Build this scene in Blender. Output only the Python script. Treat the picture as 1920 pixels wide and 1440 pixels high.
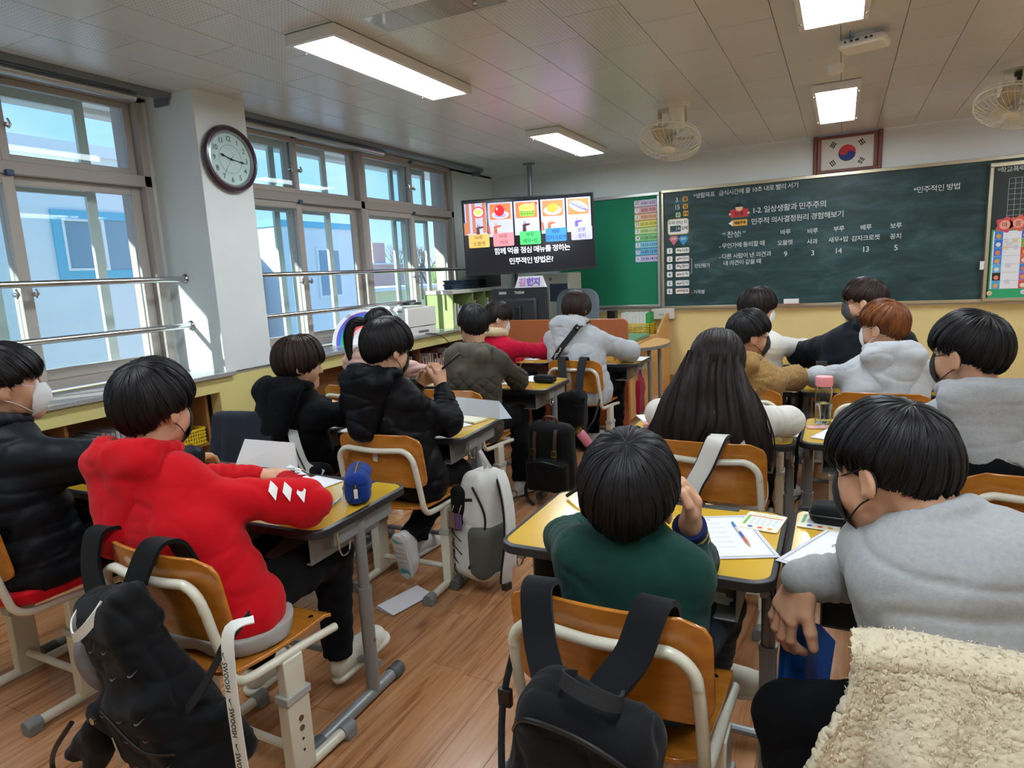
import bpy, bmesh, math, random
import numpy as np
import openvdb as vdb
from mathutils import Vector, Matrix, Euler
for o in list(bpy.data.objects): bpy.data.objects.remove(o)
SC = bpy.context.scene
COL = SC.collection
R = math.radians
PI = math.pi
rnd = random.Random(7)

# ------------------------------------------------------------------ camera
EYE = 1.404
cam_d = bpy.data.cameras.new('camera')
cam = bpy.data.objects.new('camera', cam_d); COL.objects.link(cam)
SC.camera = cam
cam_d.sensor_width = 36.0
cam_d.lens = 1234.6 / 1920 * 36.0
cam_d.clip_start = 0.05; cam_d.clip_end = 400
yaw, pit, rol = R(26.7355), R(9.5417), R(2.8856)
fw = Vector((-math.sin(yaw) * math.cos(pit), math.cos(yaw) * math.cos(pit), -math.sin(pit)))
rt = Vector((math.cos(yaw), math.sin(yaw), 0)); up = rt.cross(fw)
r2 = math.cos(rol) * rt - math.sin(rol) * up
u2 = math.sin(rol) * rt + math.cos(rol) * up
M = Matrix((r2, u2, -fw)).transposed().to_4x4(); M.translation = Vector((0, 0, EYE))
cam.matrix_world = M

# ------------------------------------------------------------------ exposure
SC.view_settings.view_transform = 'Standard'
SC.view_settings.look = 'None'
SC.view_settings.gamma = 1.0
SC.view_settings.use_curve_mapping = False
SC.view_settings.exposure = 1.45

# ------------------------------------------------------------------ sky and sun
W = bpy.data.worlds.new('sky'); SC.world = W; W.use_nodes = True
nt = W.node_tree; nt.nodes.clear()
out = nt.nodes.new('ShaderNodeOutputWorld'); bg = nt.nodes.new('ShaderNodeBackground')
tc = nt.nodes.new('ShaderNodeTexCoord'); sep = nt.nodes.new('ShaderNodeSeparateXYZ')
rp = nt.nodes.new('ShaderNodeValToRGB'); e = rp.color_ramp.elements
e[0].position = 0.0; e[0].color = (0.34, 0.42, 0.52, 1)
e[1].position = 0.75; e[1].color = (0.09, 0.19, 0.42, 1)
x = e.new(0.10); x.color = (0.20, 0.33, 0.52, 1)
x = e.new(0.28); x.color = (0.14, 0.27, 0.50, 1)
nz = nt.nodes.new('ShaderNodeTexNoise'); nz.inputs['Scale'].default_value = 2.2; nz.inputs['Detail'].default_value = 6
mp = nt.nodes.new('ShaderNodeMapping'); mp.inputs['Scale'].default_value = (1, 1, 3.2)
cr = nt.nodes.new('ShaderNodeValToRGB'); cr.color_ramp.elements[0].position = 0.47; cr.color_ramp.elements[1].position = 0.72
mx = nt.nodes.new('ShaderNodeMixRGB'); mx.inputs[2].default_value = (0.40, 0.43, 0.47, 1)
ml = nt.nodes.new('ShaderNodeMath'); ml.operation = 'MULTIPLY'; ml.inputs[1].default_value = 0.75
L = nt.links.new
L(tc.outputs['Generated'], sep.inputs[0]); L(sep.outputs['Z'], rp.inputs[0])
L(tc.outputs['Generated'], mp.inputs[0]); L(mp.outputs[0], nz.inputs['Vector']); L(nz.outputs[0], cr.inputs[0])
L(cr.outputs[0], ml.inputs[0]); L(ml.outputs[0], mx.inputs[0]); L(rp.outputs[0], mx.inputs[1])
L(mx.outputs[0], bg.inputs[0]); bg.inputs[1].default_value = 1.15; L(bg.outputs[0], out.inputs[0])

sun_d = bpy.data.lights.new('sun', 'SUN'); sun_d.energy = 3.8; sun_d.angle = R(0.6); sun_d.color = (1, 0.95, 0.87)
sun = bpy.data.objects.new('sun', sun_d); COL.objects.link(sun)
sun.rotation_euler = Vector((0.50, 0.80, -0.47)).to_track_quat('-Z', 'Y').to_euler()
sun.location = (-20, -25, 20)
LAMP = 10.5        # strength of the ceiling panels

# ------------------------------------------------------------------ helpers
def hexc(h):
    h = h.lstrip('#'); v = [int(h[i:i + 2], 16) / 255 for i in (0, 2, 4)]
    return tuple(c / 12.92 if c <= 0.04045 else ((c + 0.055) / 1.055) ** 2.4 for c in v) + (1,)
MATS = {}
def mat(name, col, rough=0.5, metal=0.0, spec=0.5, noise=None, bump=None, coat=0.0, sub=0.0, emit=0.0, alpha=None,
        trans=0.0, sheen=0.0, cvar=None, aniso=0.0, col2=None, wave=None, objvar=0.0, coords='Object'):
    """noise=(scale,amount) darkens; bump=(scale,strength,dist[,stretch])"""
    if name in MATS: return MATS[name]
    m = bpy.data.materials.new(name); m.use_nodes = True; n = m.node_tree; b = n.nodes['Principled BSDF']
    c = hexc(col) if isinstance(col, str) else tuple(col) + (1,) * (4 - len(col))
    b.inputs['Base Color'].default_value = c
    b.inputs['Roughness'].default_value = rough; b.inputs['Metallic'].default_value = metal
    b.inputs['Specular IOR Level'].default_value = spec
    if coat: b.inputs['Coat Weight'].default_value = coat; b.inputs['Coat Roughness'].default_value = 0.12
    if sub:
        b.inputs['Subsurface Weight'].default_value = sub; b.inputs['Subsurface Radius'].default_value = (1, 0.35, 0.2)
        b.inputs['Subsurface Scale'].default_value = 0.012
    if sheen: b.inputs['Sheen Weight'].default_value = sheen; b.inputs['Sheen Roughness'].default_value = 0.5
    if emit: b.inputs['Emission Color'].default_value = c; b.inputs['Emission Strength'].default_value = emit
    if trans: b.inputs['Transmission Weight'].default_value = trans
    if aniso: b.inputs['Anisotropic'].default_value = aniso
    if alpha is not None: b.inputs['Alpha'].default_value = alpha
    tcn = n.nodes.new('ShaderNodeTexCoord'); src = tcn.outputs[coords]
    if coords == 'World':
        pass
    last = None
    if noise:
        t = n.nodes.new('ShaderNodeTexNoise'); t.inputs['Scale'].default_value = noise[0]; t.inputs['Detail'].default_value = 5
        if len(noise) > 2:
            mpn = n.nodes.new('ShaderNodeMapping'); mpn.inputs['Scale'].default_value = noise[2]
            n.links.new(src, mpn.inputs[0]); n.links.new(mpn.outputs[0], t.inputs['Vector'])
        else: n.links.new(src, t.inputs['Vector'])
        r = n.nodes.new('ShaderNodeValToRGB'); r.color_ramp.elements[0].position = 0.3; r.color_ramp.elements[1].position = 0.7
        cb = hexc(col2) if col2 else tuple(k * (1 - noise[1]) for k in c[:3]) + (1,)
        r.color_ramp.elements[0].color = cb; r.color_ramp.elements[1].color = c
        n.links.new(t.outputs[0], r.inputs[0]); last = r.outputs[0]
    if objvar:
        oi = n.nodes.new('ShaderNodeObjectInfo'); hs = n.nodes.new('ShaderNodeHueSaturation')
        mr = n.nodes.new('ShaderNodeMapRange'); mr.inputs[3].default_value = 1 - objvar; mr.inputs[4].default_value = 1 + objvar
        n.links.new(oi.outputs['Random'], mr.inputs[0]); n.links.new(mr.outputs[0], hs.inputs['Value'])
        if last: n.links.new(last, hs.inputs['Color'])
        else: hs.inputs['Color'].default_value = c
        last = hs.outputs[0]
    if last: n.links.new(last, b.inputs['Base Color'])
    if bump:
        t = n.nodes.new('ShaderNodeTexNoise'); t.inputs['Scale'].default_value = bump[0]; t.inputs['Detail'].default_value = 4
        mpn = n.nodes.new('ShaderNodeMapping')
        if len(bump) > 3: mpn.inputs['Scale'].default_value = bump[3]
        n.links.new(src, mpn.inputs[0]); n.links.new(mpn.outputs[0], t.inputs['Vector'])
        bp = n.nodes.new('ShaderNodeBump'); bp.inputs['Strength'].default_value = bump[1]; bp.inputs['Distance'].default_value = bump[2]
        n.links.new(t.outputs[0], bp.inputs['Height']); n.links.new(bp.outputs[0], b.inputs['Normal'])
    MATS[name] = m
    return m

def tag(o, label=None, cat=None, group=None, kind=None):
    if label: o['label'] = label
    if cat: o['category'] = cat
    if group: o['group'] = group
    if kind: o['kind'] = kind
    return o
def empty(name, loc=(0, 0, 0), rz=0, label=None, cat=None, group=None, kind=None, parent=None):
    o = bpy.data.objects.new(name, None); COL.objects.link(o); o.location = loc; o.rotation_euler = (0, 0, rz)
    o.empty_display_size = 0.1
    if parent: o.parent = parent
    return tag(o, label, cat, group, kind)
def link(name, me, m=None, parent=None, loc=None):
    o = bpy.data.objects.new(name, me); COL.objects.link(o)
    if m is not None and not me.materials:
        for k in (m if isinstance(m, (list, tuple)) else [m]): me.materials.append(k)
    if parent: o.parent = parent
    if loc: o.location = loc
    return o
def bevel(o, w=0.003, s=2):
    md = o.modifiers.new('bevel', 'BEVEL'); md.width = w; md.segments = s; md.limit_method = 'ANGLE'; md.angle_limit = R(40)
    md.harden_normals = False
    return o
def np_mesh(name, V, F, mi=None, smooth=True):
    """fast mesh from numpy verts (n,3) and quads/tris (m,k)"""
    me = bpy.data.meshes.new(name); V = np.asarray(V, np.float32); F = np.asarray(F, np.int32)
    me.vertices.add(len(V)); me.vertices.foreach_set('co', V.ravel())
    k = F.shape[1]; me.loops.add(F.size); me.loops.foreach_set('vertex_index', F.ravel())
    me.polygons.add(len(F)); me.polygons.foreach_set('loop_start', np.arange(0, F.size, k, dtype=np.int32))
    me.polygons.foreach_set('loop_total', np.full(len(F), k, np.int32))
    if mi is not None: me.polygons.foreach_set('material_index', np.asarray(mi, np.int32))
    me.update(calc_edges=True); me.validate()
    if smooth: me.polygons.foreach_set('use_smooth', np.ones(len(me.polygons), bool))
    return me

class MB:
    def __init__(s): s.v = []; s.f = []; s.m = []; s.cur = 0
    def add(s, V, F):
        b = len(s.v); s.v += [tuple(p) for p in V]; s.f += [tuple(i + b for i in f) for f in F]; s.m += [s.cur] * len(F); return s
    def box(s, x0, x1, y0, y1, z0, z1, T=None):
        V = [Vector(p) for p in ((x0,y0,z0),(x1,y0,z0),(x1,y1,z0),(x0,y1,z0),(x0,y0,z1),(x1,y0,z1),(x1,y1,z1),(x0,y1,z1))]
        if T is not None: V = [T @ p for p in V]
        return s.add(V, [(0,3,2,1),(4,5,6,7),(0,1,5,4),(1,2,6,5),(2,3,7,6),(3,0,4,7)])
    def cbox(s, c, d, T=None):
        return s.box(c[0]-d[0]/2,c[0]+d[0]/2,c[1]-d[1]/2,c[1]+d[1]/2,c[2]-d[2]/2,c[2]+d[2]/2,T)
    def tube(s, pts, r, n=10, closed=False, sx=1.0, T=None):
        P = [Vector(p) for p in pts]; N = len(P); rs = r if isinstance(r, (list, tuple)) else [r] * N
        V = []; F = []; prev = None
        for i, p in enumerate(P):
            a = P[(i - 1) % N] if (closed or i > 0) else p; b = P[(i + 1) % N] if (closed or i < N - 1) else p
            d = (b - a).normalized()
            if prev is None:
                u = d.orthogonal().normalized()
            else: u = (prev - d * prev.dot(d)).normalized()
            prev = u; w = d.cross(u)
            for k in range(n):
                t = 2 * PI * k / n; V.append(p + (u * math.cos(t) + w * math.sin(t) * sx) * rs[i])
        for i in range(N if closed else N - 1):
            j = (i + 1) % N
            for k in range(n): F.append((i*n+k, i*n+(k+1)%n, j*n+(k+1)%n, j*n+k))
        if not closed: F.append(tuple(range(n))[::-1]); F.append(tuple((N-1)*n+k for k in range(n)))
        if T is not None: V = [T @ p for p in V]
        return s.add(V, F)
    def lathe(s, prof, n=24, T=None, cap=True):
        V = []; F = []
        for (r, z) in prof:
            for k in range(n): V.append(Vector((r*math.cos(2*PI*k/n), r*math.sin(2*PI*k/n), z)))
        for i in range(len(prof)-1):
            for k in range(n): F.append((i*n+k, i*n+(k+1)%n, (i+1)*n+(k+1)%n, (i+1)*n+k))
        if cap: F.append(tuple(range(n))[::-1]); F.append(tuple((len(prof)-1)*n+k for k in range(n)))
        if T is not None: V = [T @ p for p in V]
        return s.add(V, F)
    def prism(s, poly, z0, z1, T=None):
        n = len(poly); V = [Vector((p[0],p[1],z0)) for p in poly] + [Vector((p[0],p[1],z1)) for p in poly]
        F = [tuple(range(n))[::-1], tuple(range(n,2*n))] + [(i,(i+1)%n,n+(i+1)%n,n+i) for i in range(n)]
        if T is not None: V = [T @ p for p in V]
        return s.add(V, F)
    def band(s, pts, wdir, w, th=0.004, T=None):
        """flat strap: pts centre line, wdir width direction (one or per point)"""
        P = [Vector(p) for p in pts]; N = len(P); V = []; F = []
        for i, p in enumerate(P):
            d = (P[min(i+1,N-1)] - P[max(i-1,0)]).normalized()
            wd = Vector(wdir[i] if isinstance(wdir, list) else wdir); wd = (wd - d*wd.dot(d)).normalized(); nn = d.cross(wd)
            ww = (w[i] if isinstance(w, list) else w) / 2
            V += [p - wd*ww - nn*th/2, p + wd*ww - nn*th/2, p + wd*ww + nn*th/2, p - wd*ww + nn*th/2]
        for i in range(N-1):
            a = i*4; b = a+4
            for k in range(4): F.append((a+k, a+(k+1)%4, b+(k+1)%4, b+k))
        F += [(3,2,1,0), tuple((N-1)*4+k for k in range(4))]
        if T is not None: V = [T @ p for p in V]
        return s.add(V, F)
    def mesh(s, name, smooth=35):
        me = bpy.data.meshes.new(name); me.from_pydata([tuple(p) for p in s.v], [], s.f)
        me.polygons.foreach_set('material_index', s.m)
        if smooth:
            me.polygons.foreach_set('use_smooth', [True]*len(me.polygons)); me.set_sharp_from_angle(angle=R(smooth))
        me.update(); return me
    def obj(s, name, m, parent=None, bv=0, smooth=35, loc=None, bs=2):
        o = link(name, s.mesh(name, smooth), m, parent, loc)
        if bv: bevel(o, bv, bs)
        return o

def roundpoly(w, h, r, n=6, cx=0, cy=0):
    P = []
    for (sx, sy, a0) in ((1,1,0),(-1,1,90),(-1,-1,180),(1,-1,270)):
        for k in range(n+1):
            a = R(a0 + 90*k/n); P.append((cx+sx*(w/2-r)+r*math.cos(a), cy+sy*(h/2-r)+r*math.sin(a)))
    return P
def smoothpath(pts, n=6, closed=False):
    """Catmull-Rom"""
    P = [Vector(p) for p in pts]; N = len(P); o = []
    for i in range(N if closed else N-1):
        g = lambda k: P[k % N] if closed else P[max(0, min(N-1, k))]
        p0,p1,p2,p3 = g(i-1),g(i),g(i+1),g(i+2)
        for k in range(n):
            t = k/n; o.append(0.5*((2*p1)+(-p0+p2)*t+(2*p0-5*p1+4*p2-p3)*t*t+(-p0+3*p1-3*p2+p3)*t**3))
    if not closed: o.append(P[-1])
    return o
TXT = []
def text(name, body, size, T, m, parent=None, ext=0.0006, align='CENTER', bold=0.0, space=1.0):
    """flat lettering lying in the local XY plane of T; the glyphs are filled in by set_lettering()"""
    o = link(name, bpy.data.meshes.new(name), m, parent)
    TXT.append((o.data, body.split('\n'), size, T @ Matrix.Translation((0, 0, ext)), align, round(bold / size / 0.01) * 0.01, space))
    return o
def set_lettering():
    groups = {}
    for r in TXT: groups.setdefault((r[5], r[6]), []).append(r)
    for (bold, space), rs in groups.items():
        lines = []
        for r in rs: lines += r[1]
        c = bpy.data.curves.new('lettering', 'FONT'); c.size = 1; c.space_line = 3.0; c.offset = bold; c.space_character = space; c.resolution_u = 2
        c.body = '\n'.join(lines); t = bpy.data.objects.new('lettering', c); me = bpy.data.meshes.new_from_object(t); bpy.data.objects.remove(t)
        n = len(me.vertices); co = np.empty(n*3, np.float32); me.vertices.foreach_get('co', co); co = co.reshape(-1, 3)
        row = np.round(-(co[:, 1] - 0.35) / 3.0).astype(int)
        P = [tuple(p.vertices) for p in me.polygons]; prow = np.array([row[p[0]] for p in P]); bpy.data.meshes.remove(me); k = 0
        for (mesh, body, size, T, align, _, _) in rs:
            V = []; F = []
            for q in range(len(body)):
                vi = np.nonzero(row == k)[0]
                if len(vi):
                    v = co[vi].copy(); v[:, 1] += 3.0*k - 0.35 - (q - (len(body)-1)/2)*1.0
                    if align == 'CENTER': v[:, 0] -= (v[:, 0].min() + v[:, 0].max())/2
                    mp_ = {int(a): i + len(V) for i, a in enumerate(vi)}
                    V += [T @ Vector((p[0]*size, p[1]*size, 0)) for p in v]
                    F += [tuple(mp_[i] for i in P[j]) for j in np.nonzero(prow == k)[0]]
                k += 1
            mesh.from_pydata([tuple(p) for p in V], [], F); mesh.update()
def front(x, y, z, rz=0, rx=0, tilt=0):
    """frame on a surface that faces -Y (reads left to right along +X)"""
    return Matrix.Translation((x, y, z)) @ Matrix.Rotation(R(rz), 4, 'Z') @ Matrix.Rotation(PI/2 + R(rx), 4, 'X') @ Matrix.Rotation(R(tilt), 4, 'Z')
def flat(x, y, z, rz=0):
    return Matrix.Translation((x, y, z)) @ Matrix.Rotation(R(rz), 4, 'Z')
# ================================================================== ROOM SHELL
D = 7.74; XL = -4.05; XR = 3.6; YB = -1.6; ZC = 2.62
m_wall = mat('wall_white', '#dde2e2', 0.75, noise=(3, 0.05), bump=(60, 0.08, 0.002))
m_yel = mat('wall_yellow', '#e3cd8e', 0.6, noise=(4, 0.06), bump=(60, 0.08, 0.002))
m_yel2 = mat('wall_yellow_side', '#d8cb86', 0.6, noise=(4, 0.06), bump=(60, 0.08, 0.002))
m_base = mat('baseboard_wood', '#a8743f', 0.45, noise=(8, 0.2, (1, 1, 8)))
m_frame = mat('window_frame_beige', '#a89f99', 0.42)
m_sash = mat('sash_beige', '#b5ada6', 0.42)
m_alu = mat('aluminium', '#b9bec2', 0.3, metal=0.85)
m_osash = mat('outer_sash_white', '#dfe3dc', 0.4)
m_alud = mat('blind_grey', '#7c8288', 0.45, metal=0.4)
m_chrome = mat('chrome', '#c8c8c8', 0.14, metal=1.0)
m_bluelatch = mat('dark_blue_plastic', '#22406a', 0.4)
m_granite = mat('granite', '#bdbdbb', 0.22, noise=(260, 0.0), col2='#6a6866')
m_panel = mat('ceiling_metal', '#d2d4d4', 0.28, spec=0.9, noise=(1.2, 0.04), objvar=0.015)
m_seam = mat('ceiling_seam', '#6f6d69', 0.7)
m_ivory = mat('ivory_plastic', '#ddd8c8', 0.4)
m_white = mat('white_plastic', '#e9e8e4', 0.4)
m_black = mat('black_plastic', '#17181a', 0.4)
m_dgrey = mat('dark_grey_plastic', '#3b3f46', 0.45)

def glass_mat(name, tint=(0.92, 0.97, 0.98), refl=0.08):
    m = bpy.data.materials.new(name); m.use_nodes = True; n = m.node_tree; n.nodes.clear()
    o = n.nodes.new('ShaderNodeOutputMaterial'); mxs = n.nodes.new('ShaderNodeMixShader')
    t = n.nodes.new('ShaderNodeBsdfTransparent'); t.inputs[0].default_value = tint + (1,)
    g = n.nodes.new('ShaderNodeBsdfGlossy'); g.inputs['Roughness'].default_value = 0.02
    fr = n.nodes.new('ShaderNodeLayerWeight'); fr.inputs[0].default_value = 0.5
    pw = n.nodes.new('ShaderNodeMath'); pw.operation = 'POWER'; pw.inputs[1].default_value = 5.0
    sc = n.nodes.new('ShaderNodeMath'); sc.operation = 'MULTIPLY_ADD'; sc.inputs[1].default_value = 0.5; sc.inputs[2].default_value = 0.015
    n.links.new(fr.outputs['Facing'], pw.inputs[0]); n.links.new(pw.outputs[0], sc.inputs[0])
    n.links.new(sc.outputs[0], mxs.inputs[0]); n.links.new(t.outputs[0], mxs.inputs[1]); n.links.new(g.outputs[0], mxs.inputs[2])
    n.links.new(mxs.outputs[0], o.inputs[0]); MATS[name] = m; return m
m_glass = glass_mat('pane_glass')
m_acryl = glass_mat('acrylic', (0.80, 0.80, 0.82))

# perforated ceiling panel: holes as fine dark dots in the metal
def perf_mat():
    m = mat('ceiling_metal_perforated', '#d2d4d4', 0.28, spec=0.9); n = m.node_tree; b = n.nodes['Principled BSDF']
    t = n.nodes.new('ShaderNodeTexCoord'); mp = n.nodes.new('ShaderNodeMapping'); mp.inputs['Scale'].default_value = (44, 44, 0.001)
    v = n.nodes.new('ShaderNodeTexVoronoi'); v.inputs['Randomness'].default_value = 0.0; v.inputs['Scale'].default_value = 1.0
    r = n.nodes.new('ShaderNodeValToRGB'); r.color_ramp.elements[0].position = 0.10; r.color_ramp.elements[0].color = hexc('#6c6d70')
    r.color_ramp.elements[1].position = 0.16; r.color_ramp.elements[1].color = hexc('#d2d4d4')
    n.links.new(t.outputs['Object'], mp.inputs[0]); n.links.new(mp.outputs[0], v.inputs['Vector'])
    n.links.new(v.outputs['Distance'], r.inputs[0]); n.links.new(r.outputs[0], b.inputs['Base Color'])
    return m
m_perf = perf_mat()

# ---- floor: laminate planks running towards the front wall
def plank_mat():
    m = mat('laminate', '#c08a5c', 0.24, spec=0.5); n = m.node_tree; b = n.nodes['Principled BSDF']
    g = n.nodes.new('ShaderNodeNewGeometry'); oi = n.nodes.new('ShaderNodeObjectInfo')
    mp = n.nodes.new('ShaderNodeMapping'); mp.inputs['Scale'].default_value = (26, 1.6, 1)
    ad = n.nodes.new('ShaderNodeVectorMath'); ad.operation = 'ADD'
    sc = n.nodes.new('ShaderNodeVectorMath'); sc.operation = 'SCALE'; sc.inputs['Scale'].default_value = 37
    cb = n.nodes.new('ShaderNodeCombineXYZ')
    for i in range(3): n.links.new(oi.outputs['Random'], cb.inputs[i])
    n.links.new(cb.outputs[0], sc.inputs[0]); n.links.new(g.outputs['Position'], mp.inputs[0])
    n.links.new(mp.outputs[0], ad.inputs[0]); n.links.new(sc.outputs[0], ad.inputs[1])
    t = n.nodes.new('ShaderNodeTexNoise'); t.inputs['Scale'].default_value = 1.0; t.inputs['Detail'].default_value = 7; t.inputs['Distortion'].default_value = 1.6
    n.links.new(ad.outputs[0], t.inputs['Vector'])
    r = n.nodes.new('ShaderNodeValToRGB'); e = r.color_ramp.elements
    e[0].position = 0.30; e[0].color = hexc('#8f5d3e'); e[1].position = 0.72; e[1].color = hexc('#c8976d')
    x = e.new(0.45); x.color = hexc('#b47e55')
    n.links.new(t.outputs[0], r.inputs[0])
    hs = n.nodes.new('ShaderNodeHueSaturation'); mr = n.nodes.new('ShaderNodeMapRange'); mr.inputs[3].default_value = 0.9; mr.inputs[4].default_value = 1.08
    n.links.new(oi.outputs['Random'], mr.inputs[0]); n.links.new(mr.outputs[0], hs.inputs['Value']); n.links.new(r.outputs[0], hs.inputs['Color'])
    n.links.new(hs.outputs[0], b.inputs['Base Color'])
    bp = n.nodes.new('ShaderNodeBump'); bp.inputs['Strength'].default_value = 0.12; bp.inputs['Distance'].default_value = 0.002
    n.links.new(t.outputs[0], bp.inputs['Height']); n.links.new(bp.outputs[0], b.inputs['Normal'])
    return m
m_plank = plank_mat()
m_under = mat('floor_joint', '#4a3020', 0.8)
floor = MB().box(XL - 0.3, XR, YB, D, -0.10, -0.004).obj('floor', m_under); tag(floor, kind='structure')
PW = 0.1415; PL = 0.86
pm = MB().box(-PW/2+0.0007, PW/2-0.0007, -PL/2+0.0007, PL/2-0.0007, -0.004, 0.0).mesh('plank', 0); pm.materials.append(m_plank)
rest = MB(); nrow = 0; cnt = 0
ix = 0; xx = -1.31 - PW * 20 + PW / 2
while xx < XR - 0.05:
    off = rnd.random() * PL if ix != 20 else 0
    y = YB + off - PL
    while y < D:
        cy = y + PL/2; y0 = max(y, YB); y1 = min(y + PL, D)
        inner = (y >= YB and y + PL <= D)
        near = (0.9 < cy < 5.2 and -2.4 < xx < 0.55) and inner
        if near and cnt < 290:
            p = bpy.data.objects.new('plank', pm); COL.objects.link(p); p.location = (xx, cy, 0); p.parent = floor; cnt += 1
        elif y1 - y0 > 0.02: rest.box(xx-PW/2+0.0007, xx+PW/2-0.0007, y0+0.0007, y1-0.0007, -0.004, 0.0)
        y += PL
    xx += PW; ix += 1
o = rest.obj('plank_field', m_plank, floor, smooth=0); o['kind'] = 'stuff'

# ---- walls
def struct(o): o['kind'] = 'structure'; return o
ZP = 0.885     # paint line between yellow dado and white wall
w = MB(); w.box(XL, XR, D, D+0.15, ZP, ZC); w.cur = 1; w.box(XL, XR, D, D+0.15, 0, ZP)
struct(w.obj('wall_front', [m_wall, m_yel]))
struct(MB().box(-3.0, XR, D-0.014, D, 0, 0.125).obj('baseboard_front', m_base, bv=0.003))
w = MB(); w.box(XR, XR+0.15, YB, D, ZP, ZC); w.cur = 1; w.box(XR, XR+0.15, YB, D, 0, ZP)
struct(w.obj('wall_right', [m_wall, m_yel]))
w = MB(); w.box(XL, XR, YB-0.15, YB, ZP, ZC); w.cur = 1; w.box(XL, XR, YB-0.15, YB, 0, ZP)
struct(w.obj('wall_back', [m_wall, m_yel]))
# window wall: pier, end pieces, column, dado with open cubby recess
w = MB()
w.box(-4.30, XL, 6.72, D, 0.83, ZC); w.box(-4.30, XL, YB, -0.40, 0.83, ZC); w.box(-4.30, XL, 2.95, 3.45, 0.83, ZC)
w.box(-4.30, XL, YB, D, 2.60, ZC+0.3)
w.box(XL, -3.608, 2.996, 3.396, 0.8551, ZC)
w.cur = 1
w.box(-3.70, -3.61, YB, D, 0.735, 0.83); w.box(-3.70, -3.61, 2.93, 3.80, 0, 0.735); w.box(-3.70, -3.61, 6.9, D, 0, 0.735)
w.box(-3.70, -3.61, YB, -0.6, 0, 0.735); w.box(-3.70, -3.61, YB, D, 0, 0.06)
w.box(-4.30, -4.0, YB, D, 0, 0.83); w.box(-4.0, -3.7, YB, D, 0.80, 0.83)
struct(w.obj('wall_left', [m_wall, m_yel2], smooth=0))
sill = MB().box(-4.06, -3.58, YB, 3.055, 0.83, 0.858).box(-4.06, -3.58, 3.39, 6.95, 0.83, 0.858).box(-3.63,-3.62,3.0,3.4,0.83,0.8549)
struct(sill.obj('trim_1', m_granite, bv=0.004))

# ---- ceiling with metal panels
ceil = struct(MB().box(-4.3, XR, YB, D, ZC + 0.006, ZC + 0.12).obj('ceiling', m_seam))
CW = 0.3068; CL = 0.61
def panel_mesh(name, m):
    b = MB().box(-CW/2+0.002, CW/2-0.002, -CL/2+0.0015, CL/2-0.0015, 0, 0.006); me = b.mesh(name, 0); me.materials.append(m); return me
pmA = panel_mesh('ceiling_panel', m_panel); pmB = panel_mesh('ceiling_panel', m_perf)
rest = MB(); cnt = 0
i = -7
while True:
    cx = -2.345 + i * CW
    if cx - CW/2 > XR: break
    if cx + CW/2 < XL - 0.2: i += 1; continue
    sh = 0.0 if i % 2 else 0.305
    j = -8
    while True:
        cy = 2.33 + 0.305 + j * CL + sh
        if cy - CL/2 > D: break
        if cy + CL/2 > YB:
            x0, x1 = max(cx-CW/2, XL-0.2), min(cx+CW/2, XR); y0, y1 = max(cy-CL/2, YB), min(cy+CL/2, D)
            full = (x1-x0 > CW-0.01) and (y1-y0 > CL-0.01)
            if full and cy > 1.9 and cx < 2.3 and cnt < 298:
                p = bpy.data.objects.new('ceiling_panel', pmB if (cx < -0.9 and (i + j) % 3) else pmA); COL.objects.link(p)
                p.location = (cx, cy, ZC); p.parent = ceil; cnt += 1
            elif x1-x0 > 0.02 and y1-y0 > 0.02: rest.box(x0+0.0012, x1-0.0012, y0+0.0012, y1-0.0012, ZC, ZC+0.006)
        j += 1
    i += 1
o = rest.obj('ceiling_panel_field', m_panel, ceil, smooth=0); o['kind'] = 'stuff'

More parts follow.
